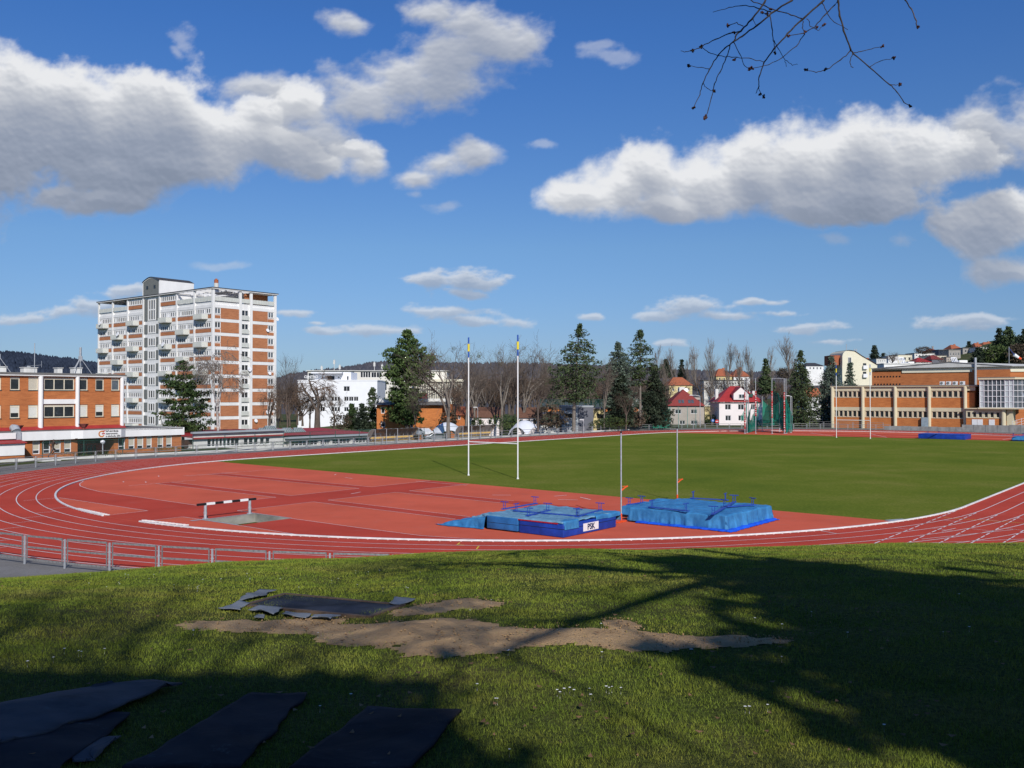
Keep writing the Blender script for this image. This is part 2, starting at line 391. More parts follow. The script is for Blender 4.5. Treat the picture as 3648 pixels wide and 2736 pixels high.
# paving of small grey blocks
m, t, b = newmat('grey_block_paving', .9, 0, .2)
pos = t.n('ShaderNodeNewGeometry').outputs['Position']
br = t.n('ShaderNodeTexBrick'); t.l(pos, br.inputs['Vector']); br.inputs['Scale'].default_value = 4.5
br.inputs['Color1'].default_value = (.25,.24,.225,1); br.inputs['Color2'].default_value = (.21,.20,.19,1); br.inputs['Mortar'].default_value = (.13,.125,.115,1)
c = t.mix(t.smooth(t.noise(pos, .5, 6, .7), .3, .7), br.outputs[0], t.mix(1., br.outputs[0], (.76,.74,.70), 'MULTIPLY'))
t.l(c, b.inputs['Base Color']); MT['paving'] = m

def groundz(X, Y):
    a, b_ = loc((X, Y))
    z = -2.2*sst(50.5, 57, b_)*sst(8, 26, a)*(1-sst(92, 108, a))
    r = X/max(Y, 1)
    if Y > 230:
        z += (4 + 47*sst(.22, .62, r))*sst(235, 640, Y)*sst(.10, .40, r)
        z -= 26*sst(230, 700, Y)*(1-sst(.05, .25, r))
    return z - .03
# ground sheet: polar, out to the horizon
rad = [0, 14, 22, 30] + list(np.geomspace(38, 9000, 92)); ang = np.linspace(0, 2*PI, 289)[:-1]
vs = []
for r in rad:
    for a_ in ang:
        X, Y = CX+r*math.cos(a_), CY+r*math.sin(a_)
        z = groundz(X, Y) if r < 1500 else groundz(X*1500/r, Y*1500/r)
        vs.append((X, Y, z - (.6 if X*X+Y*Y < 26*26 else 0) - (1.6 if r < 44 else 0)))
nA = len(ang); fs = [(i*nA+j, i*nA+(j+1)%nA, (i+1)*nA+(j+1)%nA, (i+1)*nA+j) for i in range(len(rad)-1) for j in range(nA)]
npmesh('ground', np.array(vs), np.array(fs), MT['ground'], True, 'structure')
# ---- ovals
LS = 84.39
def oval_pts(r, n=96, r2=None):
    r2 = r2 or r; P = []
    for i in range(n+1):
        a_ = PI/2 + PI*i/n; P.append((r*math.cos(a_), r*math.sin(a_)))
    for i in range(1, 24): P.append((LS*i/24, -r - (r2-r)*i/24))
    for i in range(n+1):
        a_ = -PI/2 + PI*i/n; P.append((LS + r2*math.cos(a_), r2*math.sin(a_)))
    for i in range(23, 0, -1): P.append((LS*i/24, r + (r2-r)*i/24))
    return P
def ring(name, r0, r1, z, mat, z1=None, kind='structure'):
    A, B = oval_pts(r0), oval_pts(r1); n = len(A); z1 = z if z1 is None else z1
    v = [W(a, b, z) for a, b in A]+[W(a, b, z1) for a, b in B]
    f = [(i, n+i, n+(i+1)%n, (i+1)%n) for i in range(n)]
    return npmesh(name, np.array([tuple(p) for p in v]), np.array(f), mat, False, kind)
def sheet(name, polys, z, mat, kind='structure'):
    mb = MB()
    for p in polys: mb.poly([W(a, b, z) for a, b in p])
    return tag(mb.build(name, mat), kind=kind)
ring('path', 45.9, 52.5, .0, MT['paving'])
ring('running_track', 36.45, 46.15, .006, MT['track'])
def clip(P, n, d):                  # keep the part of polygon P with n.p >= d
    out = []
    for i, p in enumerate(P):
        q = P[(i+1) % len(P)]; fp, fq = p[0]*n[0]+p[1]*n[1]-d, q[0]*n[0]+q[1]*n[1]-d
        if fp >= 0: out.append(p)
        if fp*fq < 0: k = fp/(fp-fq); out.append((p[0]+(q[0]-p[0])*k, p[1]+(q[1]-p[1])*k))
    return out
sheet('pitch', [clip(clip(oval_pts(36.46), (1, -.0395), -8.0), (-1, 0), -100)], .002, MT['pitch'])
sheet('track_extension', [[(-32,-46.1),(0,-46.1),(0,-44),(-32,-38.0)], [(-14,46.1),(0,46.1),(95,46.9),(95,45.5),(-14,45.2)]], .003, MT['track'])
def circ(r, a0, a1, n=40, c=0):
    return [(c+r*math.cos(math.radians(a0+(a1-a0)*i/n)), r*math.sin(math.radians(a0+(a1-a0)*i/n))) for i in range(n+1)]
ap = clip(oval_pts(36.46), (-1, .0395), 8.0)
sheet('apron', [clip(ap, (-1, 0), 33.62), clip(ap, (1, 0), -30.12), clip(clip(clip(ap, (1, 0), -33.62), (-1, 0), 30.12), (0, 1), -3.96), clip(clip(clip(ap, (1, 0), -33.62), (-1, 0), 30.12), (0, -1), 7.40)], .006, MT['apron'])
fd = [(97.6,-36.48)] ; f0 = math.degrees(math.asin(-33.9/36.48)); f1 = math.degrees(math.asin(35.2/36.48))
sheet('far_apron', [circ(36.48, -68.5, 77, 72, LS) + [(92.7,31.2),(95.8,8),(97.9,-23.5)]], .006, MT['apron'])
# dark runways crossing the apron
def arcto(r, b0, b1, n=14):          # points on the kerb circle between two b values (left side)
    return [(-math.sqrt(r*r-(b0+(b1-b0)*i/n)**2), b0+(b1-b0)*i/n) for i in range(n+1)]
stee = [(-30.05,2.3),(-29.87,9.2),(-29.8,15.65),(-29.3,18.5),(-28.7,20.8),(-27.9,22.6),(-26.4,25.0)]
dark = [
 stee + arcto(36.4, 25.2, 13.9) + [(-33.55,13.84),(-33.5,2.3)],                     # upper steeple lane
 [(-33.5,2.3),(-35.95,2.2)]+arcto(36.4, 2.1, -1.9, 4)+[(-33.7,-1.93),(-30.0,-1.92),(-8.55,-1.80),(-8.1,2.55),(-16.18,2.42),(-30.05,2.3)],
 [(-33.7,-1.93),(-33.64,-3.95),(-30.1,-3.95),(-30.0,-1.92)],
 [(-33.64,-7.4),(-33.75,-13.4)]+arcto(36.4,-13.6,-25.5)+[(-27.6,-23.2),(-28.6,-21.7),(-29.6,-19.4),(-30.1,-16.9),(-30.19,-13.7),(-30.13,-7.4)],
 [(-23.9,2.33),(-22.6,2.35),(-22.48,18.27),(-23.86,18.1)],
 [(-16.2,2.42),(-14.87,2.5),(-14.85,22.72),(-16.2,22.7)],
 [(-24.05,-1.88),(-22.78,-1.86),(-23.2,-15.6),(-24.4,-15.4)],
 [(-16.35,-1.83),(-15.02,-1.82),(-15.3,-19),(-16.7,-19)],
]
sheet('runway_surface', dark, .011, MT['track'])
sheet('far_runway_surface', [[(97.3,7),(101.5,7),(101.5,-32),(97.8,-22)], [(104,30),(108,28),(112,-24),(108,-26)]], .011, MT['track'])
# ---- painted lines
lm = MB(); Z1 = .017
def line(p, q, w=.05, mb_=None):
    (a0,b0),(a1,b1) = p, q; L = math.hypot(a1-a0, b1-b0)
    if L < 1e-6: return
    nx, ny = -(b1-b0)/L*w/2, (a1-a0)/L*w/2
    (mb_ or lm).poly([W(a0+nx,b0+ny,Z1), W(a0-nx,b0-ny,Z1), W(a1-nx,b1-ny,Z1), W(a1+nx,b1+ny,Z1)])
def pline(P, w=.05):
    for p, q in zip(P, P[1:]): line(p, q, w)
for k in range(1, 8):
    r = 36.5 + 1.205*k
    A, B = oval_pts(r-.03), oval_pts(r+.03); n = len(A)
    v = [W(a, b, Z1) for a, b in A]+[W(a, b, Z1) for a, b in B]
    lm.add(v, [(i, n+i, n+(i+1)%n, (i+1)%n) for i in range(n)])
A, B = oval_pts(45.98), oval_pts(46.05); n = len(A); v = [W(a, b, Z1) for a, b in A]+[W(a, b, Z1) for a, b in B]
lm.add(v, [(i, n+i, n+(i+1)%n, (i+1)%n) for i in range(n)])
for k in range(5):                    # dashed continuation of the straight's lanes into the bend
    bb = -36.5-1.195*k; a_ = -2.4-.2*k
    while a_ > -19+.6*k: line((a_, bb), (a_-.85, bb), .07); a_ -= 1.15
pline([(-26.4,25.0),(-27.9,22.6),(-28.7,20.8),(-29.3,18.5),(-29.8,15.65),(-29.87,9.2),(-30.05,2.3),(-23.96,2.3),(-23.86,18.1)])
line((-26.17,18.1),(-20.19,18.17)); line((-22.48,18.2),(-22.62,2.32)); pline([(-22.62,2.32),(-16.18,2.42),(-16.2,22.7)])
line((-18.59,22.8),(-8.47,22.3)); line((-18.6,22.2),(-13,22.5)); line((-14.85,22.7),(-14.85,2.5)); line((-14.85,2.5),(-8.2,2.62))
pline([(-35.9,13.9),(-33.53,13.84),(-33.5,2.29),(-35.98,2.2)]); pline([(-36.1,-1.93),(-33.7,-1.93),(-33.64,-3.8)])
line((-33.7,-7.3),(-33.8,-13.2)); pline([(-30.02,-3.8),(-29.98,-1.92),(-24.05,-1.88),(-24.4,-15)])
pline([(-23.15,-15.0),(-22.78,-1.86),(-16.35,-1.8),(-16.7,-12)]); pline([(-15.3,-12),(-15.02,-1.8),(-8.3,-1.85)])
pline([(-30.14,-7.4),(-30.19,-13.7),(-30.08,-17.8),(-29.2,-20.85),(-28.0,-22.6),(-26.2,-25.2)]); line((-9.3,3.2),(-9.2,-2.35),.07)
for p in ([(-10.9,9.2),(-10.8,10.3)],[(-9.6,13.1),(-9.0,13.6)],[(-13.4,-8.5),(-12.6,-9.6)],[(-11.2,-12.4),(-10.1,-12.7)],[(-10.6,-14.2),(-11.4,-15.6)],[(-12.7,-13.8),(-12.1,-15)],[(-24.9,21.3),(-24.6,21.9)],[(-23.9,19.6),(-23.6,20.2)],[(-20.3,23.9),(-19.9,24.6)],
          [(-19.2,-.1),(-17.9,.35)]): line(p[0], p[1], .09)
def staggers(ang0, dang, k0, k1, w=.05, mb_=None):
    for k in range(k0, k1):
        a_ = math.radians(ang0 + dang*k); r0, r1 = 36.55+1.205*k, 36.5+1.205*(k+1)
        line((r0*math.cos(a_), r0*math.sin(a_)), (r1*math.cos(a_), r1*math.sin(a_)), w, mb_)
staggers(167.6, 2.7, 0, 8); staggers(133, 2.1, 0, 8); staggers(118, 2.1, 1, 8); staggers(244.5, 0, 0, 1, .06); staggers(249, 2.2, 1, 5, .04); staggers(256, 2.8, 1, 5, .04)
for p in ([(-15.4,-37.9),(-9,-40.8)],[(-12,-38),(-10.3,-38.3)]): line(p[0], p[1], .05)
line((-16.5,-38.4),(-9.5,-44), .05)
for (a0, b0, a1, b1) in ((97.2,6.0,107.5,14),(97.5,-3,111,4),(98,-12,112,-9),(99,20,104,12),(101,-20,112,-20)): line((a0,b0),(a1,b1),.12)
tag(lm.build('lane_lines', MT['whitepaint']), kind='structure')
ym = MB(); staggers(125, 2.1, 0, 8, .06, ym); staggers(150.5, 2.1, 5, 8, .06, ym)
line((-6.15,-36.7),(-5.85,-41.0),.06,ym)
for p in ([(-30.5,-20.85),(-31.1,-21.2)],[(-31.05,-21.15),(-30.9,-21.5)],[(-30.66,-22.2),(-31.4,-22.7)]): line(p[0],p[1],.07,ym)
tag(ym.build('yellow_marks', MT['yellow']), kind='structure')
# ---- the raised white kerb on the inside of the track, left out where the water-jump lane leaves it
def in_gap(a, b): return a < -30 and -1.7 < b < 2.05
kb = MB(); PO = oval_pts(36.5, 220)
segs = []; cur = []
for (a, b) in PO + [PO[0]]:
    if in_gap(a, b):
        if len(cur) > 1: segs.append(cur)
        cur = []
    else: cur.append((a, b))
segs.append(cur)
for sg in segs:
    pr = []
    for i, (a, b) in enumerate(sg):
        a0, b0 = sg[max(i-1, 0)]; a1, b1 = sg[min(i+1, len(sg)-1)]
        L = math.hypot(a1-a0, b1-b0) or 1; nx, ny = (b1-b0)/L, -(a1-a0)/L
        pr.append((a, b, nx, ny))
    vs = []
    for a, b, nx, ny in pr:
        for off, z in ((-.07,.03),(-.07,.085),(-.05,.1),(.05,.1),(.07,.085),(.07,.03)): vs.append(W(a+nx*off, b+ny*off, z))
    fs = [(i*6+j, (i+1)*6+j, (i+1)*6+(j+1)%6, i*6+(j+1)%6) for i in range(len(pr)-1) for j in range(6)] + [tuple(range(6)), tuple(reversed([(len(pr)-1)*6+j for j in range(6)]))]
    kb.add(vs, fs, 0)
    acc = 0
    for i in range(1, len(pr)):
        a, b, nx, ny = pr[i]
        kb.obox(W(a, b, .018), .12, .06, .03, TH+math.atan2(ny, nx))
tag(kb.build('kerb', MT['whitepaint']), kind='structure')
# white pieces of the kerb pushed together beside the gap
for (a0, b0, a1, b1, nm) in ((-36.25,2.1,-35.9,6.4,'first'),(-36.15,-1.9,-35.7,-5.4,'second')):
    k2 = MB(); n = 13
    for i in range(n):
        f_ = i/(n-1); a_, b_ = a0+(a1-a0)*f_, b0+(b1-b0)*f_
        k2.obox(W(a_+.10, b_, .06), .30, .06, .06, TH+math.atan2(b1-b0, a1-a0)+.55)
    tag(k2.build('kerb_piece_row', MT['whitepaint']), 'slanted row of white kerb pieces %s the kerb gap' % ('beyond' if nm == 'first' else 'nearer the barrier than'), 'kerb pieces')

# ================================================================ grassy bank the picture is taken from
CPX = [-400,0,379,824,1237,1649,2061,2309,2803,3133,3648,4000]; CPY = [2072,2061,2038,2003,1990,1967,1954,1962,1949,1938,1933,1930]
YCX = [-400,0,500,1240,3648,4000]; YCY = [12.5,13,14.5,17,18,18]
def bank(X, Y):
    d = math.hypot(X, Y); phi = math.atan2(X, Y)
    ph = abs(phi); lim = math.radians(34)
    if ph <= lim: y = Y; u = X/max(Y, .01)
    else:
        u = math.copysign(math.tan(lim), X); y = d*math.cos(lim)*(1-sst(math.radians(60), math.radians(120), ph))
    px = 1824+u*F; tc = (np.interp(px, CPX, CPY)-1410)/F; yc = float(np.interp(px, YCX, YCY))
    al = 1.65/yc**2; be = tc-2*al*yc
    dr = 1.65+al*y*y+be*y + .004*max(0, y-yc)**2
    return max(HC-dr, -.5)
def bankz(X, Y):
    z = bank(X, Y)
    if z > .1: z += .035*noise.fractal(Vector((X*.55, Y*.55, 1.3)), 1., 2., 3) + .007*noise.noise(Vector((X*6, Y*6, 0)))
    return z
def hit(x, y):
    """where the line of sight through a picture point meets the bank"""
    d = ray(x, y); d = d/d.y; s = 2.0
    while s < 40 and HC+d.z*s > bankz(d.x*s, s): s += .02
    return Vector((d.x*s, s, bankz(d.x*s, s)))
phis = np.concatenate([np.radians(np.linspace(-180, -42, 30)[:-1]), np.radians(np.linspace(-42, 42, 420)), np.radians(np.linspace(42, 180, 30)[1:-1])])
rads = np.concatenate([[.3, 1., 1.8, 2.6], np.geomspace(3.2, 26, 330), np.geomspace(26.5, 60, 26)])
vs = np.array([(r*math.sin(p), r*math.cos(p), bankz(r*math.sin(p), r*math.cos(p)) if r < 48 or abs(p) < 1.2 else bankz(r*math.sin(p), r*math.cos(p))-(r-48)*.2) for r in rads for p in phis])
nA = len(phis); fs = np.array([(i*nA+j, i*nA+(j+1)%nA, (i+1)*nA+(j+1)%nA, (i+1)*nA+j) for i in range(len(rads)-1) for j in range(nA)])
m, t, b = newmat('lawn_soil_and_thatch', .97, 0, .08)
pos = t.n('ShaderNodeNewGeometry').outputs['Position']
c = t.ramp(t.noise(pos, .8, 6, .65), [(.3, (.045,.060,.014)), (.5, (.070,.085,.020)), (.7, (.105,.095,.034))])
c = t.mix(t.smooth(t.noise(pos, 30, 5, .75), .35, .65), t.mix(1., c, (.5,.5,.5), 'MULTIPLY'), t.mix(1., c, (1.35,1.35,1.2), 'MULTIPLY'))
t.l(c, b.inputs['Base Color'])
bp = t.n('ShaderNodeBump'); bp.inputs['Strength'].default_value = 1; bp.inputs['Distance'].default_value = .03
t.l(t.noise(pos, 24, 5, .7), bp.inputs['Height']); t.l(bp.outputs[0], b.inputs['Normal']); MT['lawn'] = m
npmesh('grassy_bank', vs, fs, MT['lawn'], True, 'structure')
# bare earth: ellipses in picture space turned into places on the bank, edges broken by noise
DIRT = []
for (x, y, rx, ry) in ((900,2235,270,26),(1150,2245,250,22),(1450,2250,330,42),(1640,2290,270,48),(1900,2270,300,38),(2240,2280,330,36),(2540,2288,260,24),(2720,2288,120,10),(1640,2155,190,22),(1500,2175,110,18),(2220,2235,70,26),(1130,2215,120,16)):
    c0 = hit(x, y); cx1 = hit(x+rx, y); cy1 = hit(x, y-ry); DIRT.append((c0.x, c0.y, abs(cx1.x-c0.x), abs(cy1.y-c0.y)))
def dirtf(X, Y):
    v = -9
    for cx_, cy_, rx, ry in DIRT:
        v = max(v, 1-math.hypot((X-cx_)/rx, (Y-cy_)/ry))
    return v + .22*noise.fractal(Vector((X*2.0, Y*2.0, 5)), 1, 2, 4) + .13*noise.fractal(Vector((X*9, Y*9, 2)), 1, 2, 3)
xs = np.arange(-4.6, 4.6, .03); ys = np.arange(5.2, 10.6, .03)
vs = []; ok = []
for Y in ys:
    for X in xs:
        d_ = dirtf(X, Y); vs.append((X, Y, bankz(X, Y)+.001+.008*min(1, max(0, d_)*3)+.007*noise.fractal(Vector((X*9, Y*9, 8)), 1, 2, 4)*min(1, max(0, d_)*5))); ok.append(d_+.10*noise.noise(Vector((X*26, Y*26, 4))) > .03)
nx_ = len(xs); fs = [(j*nx_+i, j*nx_+i+1, (j+1)*nx_+i+1, (j+1)*nx_+i) for j in range(len(ys)-1) for i in range(nx_-1) if ok[j*nx_+i] and ok[j*nx_+i+1] and ok[(j+1)*nx_+i] and ok[(j+1)*nx_+i+1]]
MT['earth'] = M_('dry_bare_earth', (.50,.33,.165), .2, 3, .97, bump=1., bscale=60, world=True, col2=(.29,.185,.095))
npmesh('bare_earth', np.array(vs), np.array(fs), MT['earth'], True, 'structure')
# clods lying on it
cv = []; cf = []
for _ in range(1300):
    e = random.choice(DIRT); X, Y = e[0]+e[2]*random.uniform(-1,1), e[1]+e[3]*random.uniform(-1.05,1.05)
    if dirtf(X, Y) < .0: continue
    r = random.choice((.003,.003,.004,.005,.006,.009)); z = bankz(X, Y)+.02; n = len(cv)
    for k in range(4):
        a_ = k*PI/2+random.random(); cv.append((X+r*math.cos(a_), Y+r*math.sin(a_), z))
    cv.append((X, Y, z+r*1.1)); cv.append((X, Y, z-r))
    for k in range(4): cf += [(n+k, n+(k+1)%4, n+4), (n+(k+1)%4, n+k, n+5)]
tag(npmesh('earth_clods', np.array(cv), np.array(cf), MT['earth']), kind='stuff', label='crumbs and clods scattered over the bare earth', cat='soil')
# grass blades
NB = 730000
yv = np.exp(rng.uniform(math.log(3.7), math.log(22.), NB)); uv = rng.uniform(-.74, .74, NB)
yv = np.where(rng.random(NB) < .25, rng.uniform(8, 22, NB), yv)
Xb, Yb = uv*yv, yv
gx = np.arange(-17, 17.01, .2); gy = np.arange(3, 23, .2)
Zg = np.array([[bankz(x, y) for x in gx] for y in gy])
def bil(X, Y, Zg=Zg):
    i = np.clip((X-gx[0])/.2, 0, len(gx)-2.001); j = np.clip((Y-gy[0])/.2, 0, len(gy)-2.001)
    i0, j0 = i.astype(int), j.astype(int); fi, fj = i-i0, j-j0
    return (Zg[j0,i0]*(1-fi)+Zg[j0,i0+1]*fi)*(1-fj)+(Zg[j0+1,i0]*(1-fi)+Zg[j0+1,i0+1]*fi)*fj
dx = np.arange(-4.6, 4.61, .05); dy = np.arange(5.2, 10.61, .05)
Dg = np.array([[dirtf(x, y) for x in dx] for y in dy])
di = ((Xb+4.6)/.05).astype(int); dj = ((Yb-5.2)/.05).astype(int)
ins = (di >= 0) & (di < len(dx)) & (dj >= 0) & (dj < len(dy))
dval = np.full(NB, -1.); dval[ins] = Dg[dj[ins], di[ins]]
keep = rng.random(NB) > np.clip((dval+.02)*5.5, 0, .975)
tuft = np.array([noise.noise(Vector((x*2.3, y*2.3, 7)))+.5*noise.noise(Vector((x*7, y*7, 3))) for x, y in zip(Xb[::1], Yb[::1])])
Xb, Yb, tuft = Xb[keep], Yb[keep], tuft[keep]; NB = len(Xb); Zb = bil(Xb, Yb)-.004
hh = rng.uniform(.012, .030, NB)*(1+.45*np.clip(tuft, -1, 1)) ; ww = np.maximum(.0026, Yb/1500)*rng.uniform(.7, 1.3, NB)
an = rng.uniform(0, 2*PI, NB); le = rng.uniform(.1, .9, NB)*hh; la = rng.uniform(0, 2*PI, NB)
v = np.empty((NB, 3, 3))
v[:,0,0] = Xb-np.cos(an)*ww/2; v[:,0,1] = Yb-np.sin(an)*ww/2; v[:,0,2] = Zb
v[:,1,0] = Xb+np.cos(an)*ww/2; v[:,1,1] = Yb+np.sin(an)*ww/2; v[:,1,2] = Zb
v[:,2,0] = Xb+np.cos(la)*le; v[:,2,1] = Yb+np.sin(la)*le; v[:,2,2] = Zb+hh
m, t, b = newmat('grass_blades', .7, 0, .2)
pos = t.n('ShaderNodeNewGeometry').outputs['Position']
c = t.ramp(t.noise(pos, 1.1, 6, .7), [(.28, (.092,.145,.018)), (.48, (.158,.212,.026)), (.62, (.225,.245,.036)), (.78, (.30,.26,.075))])
c = t.mix(t.math('MULTIPLY', t.smooth(t.noise(pos, .45, 5, .65), .48, .72), .6), c, (.235,.20,.062))
rnd = t.n('ShaderNodeTexWhiteNoise', noise_dimensions='3D'); t.l(t.vmath('SNAP', pos, (.012,.012,10.)), rnd.inputs[0])
c = t.mix(t.smooth(rnd.outputs[0], .0, 1.), t.mix(1., c, (.72,.76,.68), 'MULTIPLY'), t.mix(1., c, (1.28,1.24,1.1), 'MULTIPLY'))
t.l(c, b.inputs['Base Color'])
b.inputs['Transmission Weight'].default_value = 0
tag(npmesh('lawn_grass', v.reshape(-1, 3), np.arange(NB*3).reshape(-1, 3), m), kind='stuff', label='short lawn grass covering the bank', cat='grass')
# daisies in the lawn
dv = []; df = []
spots = [(x, y) for x, y in ((2010,2480),(2030,2475),(2045,2485),(1995,2490),(2170,2475),(2180,2472),(2160,2470),(2212,2475),(2100,2478),(1985,2484),(1765,2515),(1772,2513),(1700,2463),(2105,2500),(2670,2545),(2655,2547),(2735,2537),(280,2340),(290,2342),(190,2365),(2460,2335),(2465,2333),(1813,2335),(1810,2340),(2785,2360),(1815,2700),(3150,2610),(1250,2497),(1140,2540),(98,2380),(1675,2190))]
spots += [(random.uniform(300, 1500), random.uniform(2040, 2110)) for _ in range(34)] + [(random.uniform(0, 3600), random.uniform(2120, 2350)) for _ in range(14)]
for (x, y) in spots:
    p = hit(x, y); n = len(dv); r = random.uniform(.006, .010); z = p.z+.036
    for k in range(6): dv.append((p.x+r*math.cos(k*PI/3), p.y+r*math.sin(k*PI/3), z+.4*r))
    dv.append((p.x, p.y, z)); dv.append((p.x+.001, p.y, p.z-.01)); dv.append((p.x-.002, p.y, p.z-.01))
    for k in range(6): df.append((n+k, n+(k+1)%6, n+6))
    df.append((n+6, n+7, n+8))
tag(npmesh('daisies', np.array(dv), np.array(df), M_('white_daisy', (.75,.75,.72), .1, 30)), kind='stuff', label='small white daisies dotted over the lawn', cat='flowers')
# dead leaves
lv_ = []; lf_ = []
for _ in range(170):
    p = hit(random.uniform(-100, 3750), random.uniform(2000, 2720)); n = len(lv_); r = random.uniform(.012, .028); a0 = random.uniform(0, 6.28); z = p.z+.028
    for k, (rr_, aa, dz) in enumerate(((1,0,.006),(.55,1.3,-.002),(.9,PI,.008),(.55,-1.3,0))): lv_.append((p.x+r*rr_*math.cos(a0+aa), p.y+r*rr_*math.sin(a0+aa), z+dz))
    lf_.append((n, n+1, n+2, n+3))
tag(npmesh('fallen_leaves', np.array(lv_), np.array(lf_), M_('dry_brown_leaf', (.30,.17,.08), .5, 3, .9, world=True)), kind='stuff', label='dry brown leaves scattered over the lawn', cat='leaves')
# ================================================================ fences
def post_rail_fence(name, label, pts, hgt, spacing, cat='fence', zoff=0., wide=.05):
    """posts with framed panels of three rails between them, following a polyline of (a, b)"""
    L = [0]
    for p, q in zip(pts, pts[1:]): L.append(L[-1]+math.hypot(q[0]-p[0], q[1]-p[1]))
    n = max(1, round(L[-1]/spacing))
    def pos(s):
        for i in range(len(pts)-1):
            if s <= L[i+1]+1e-6:
                k = (s-L[i])/(L[i+1]-L[i]); return (pts[i][0]+(pts[i+1][0]-pts[i][0])*k, pts[i][1]+(pts[i+1][1]-pts[i][1])*k)
        return pts[-1]
    P = [W(*pos(L[-1]*i/n), zoff) for i in range(n+1)]
    root = empty(name, P[0], 0, label, cat); o = P[0]
    pm = MB(); pm.box(-.028,.028,-.028,.028,0,hgt-.02); pm.box(-.06,.06,-.012,.012,hgt*.33,hgt*.33+.05); pm.box(-.06,.06,-.012,.012,hgt*.66,hgt*.66+.05)
    first = None
    for i, p in enumerate(P):
        if first is None: first = q = pm.build('post', MT['steel'], root)
        else: q = first.copy(); COL.objects.link(q)
        q.parent = root; q.location = p-o; nx = P[min(i+1, n)]-P[max(i-1, 0)]; q.rotation_euler = (0, 0, math.atan2(nx.y, nx.x))
    d0 = (P[1]-P[0]).length
    rm = MB(); g = .15
    for z in (hgt-.03, hgt*.60, .22): rm.bar((g, 0, z), (d0-g, 0, z), .035, wide)
    for x in (g, d0-g): rm.bar((x, 0, .22-wide/2), (x, 0, hgt-.03+wide/2), .04, .035)
    fr = None
    for p, q_ in zip(P, P[1:]):
        if fr is None: fr = q = rm.build('railing_panel', MT['steelflat'], root)
        else: q = fr.copy(); COL.objects.link(q)
        q.parent = root; q.location = p-o; d = q_-p; q.rotation_euler = (0, 0, math.atan2(d.y, d.x)); q.scale = (d.length/d0, 1, 1)
    return root
def arc(r, a0, a1, c=0, n=24): return [(c+r*math.cos(math.radians(a0+(a1-a0)*i/n)), r*math.sin(math.radians(a0+(a1-a0)*i/n))) for i in range(n+1)]
# near fence round the bend: posts found in the picture at these distances along it
post_rail_fence('railing', 'galvanised framed railing curving round the near left bend below the bank', arc(47.2, 172, 213, 0, 40), 1.22, 2.42, wide=.075)
post_rail_fence('railing', 'long galvanised railing along the far straight in front of the white plinth', arc(48.4, 170, 102, 0, 20)+[(-5,48.3),(40,48.25),(84.4,48.3)], 1.15, 2.75, wide=.07)
post_rail_fence('railing', 'galvanised railing round the far bend behind the hammer cage', arc(49.4, 88, 8, LS, 30), 1.15, 2.75, wide=.07)
def ribbon_wall(name, label, pts, h, th, mat, z0=-.3, cat='wall', segs=False):
    root = None; mb = MB()
    for p, q in zip(pts, pts[1:]):
        A, B = W(*p), W(*q); d = B-A; n_ = Vector((-d.y, d.x, 0)).normalized()*th/2
        mb.add([A-n_+Vector((0,0,z0)), B-n_+Vector((0,0,z0)), B+n_+Vector((0,0,z0)), A+n_+Vector((0,0,z0)),
                A-n_+Vector((0,0,h)), B-n_+Vector((0,0,h)), B+n_+Vector((0,0,h)), A+n_+Vector((0,0,h))],
               [(0,3,2,1),(4,5,6,7),(0,1,5,4),(2,3,7,6)]+([(3,0,4,7)] if p == pts[0] or segs else [])+([(1,2,6,5)] if q == pts[-1] or segs else []))
    return tag(mb.build(name, mat), label, cat)
ribbon_wall('concrete_plinth', 'low white concrete plinth running behind the far straight railing', [(-34,56.5),(-26,54.2),(-14,52.2),(-4,50.6),(10,49.3),(50,49.05),(86,49.2),(93,48.6),(97,47.7)], .27, .4, MT['concretewhite'])
# grey concrete panel wall on the right of the far bend
gw = empty('concrete_wall', W(134.3, 8), 0, 'grey weathered concrete panel wall between the far bend and the brick hall', 'wall'); o_ = gw.location
pw = [onA(x, 1530, 134.5)[0] for x in (3150,3182,3214,3246,3278,3310,3342,3374,3406,3430,3472,3514,3556,3598,3640,3690,3740)]
for i, (p, q) in enumerate(zip(pw, pw[1:])):
    low = i < 9; mb = MB(); A, B = W(134.5-.02*i, p)-o_, W(134.5-.02*i, q)-o_; d = B-A; h = .78+.03*(i % 3) if low else 1.35+.13*(i > 12)
    rz = math.atan2(d.y, d.x); c = (A+B)/2
    mb.obox(c+Vector((0,0,h/2-.2)), d.length-.03, .14, h+.4, rz)
    if not low:
        for z in (.4, .8): mb.obox(c+Vector((0,0,z)), d.length-.2, .17, .03, rz)
        mb.obox(A+Vector((0,0,h/2)), .16, .2, h+.02, rz)
    mb.build('wall_panel', MT['concrete'], gw)
# rails on posts standing before the hall
post_rail_fence('railing', 'thin railing on posts in front of the left end of the brick hall', [(133.6, 24), (134.2, 8.5)], 1.5, 3.1)

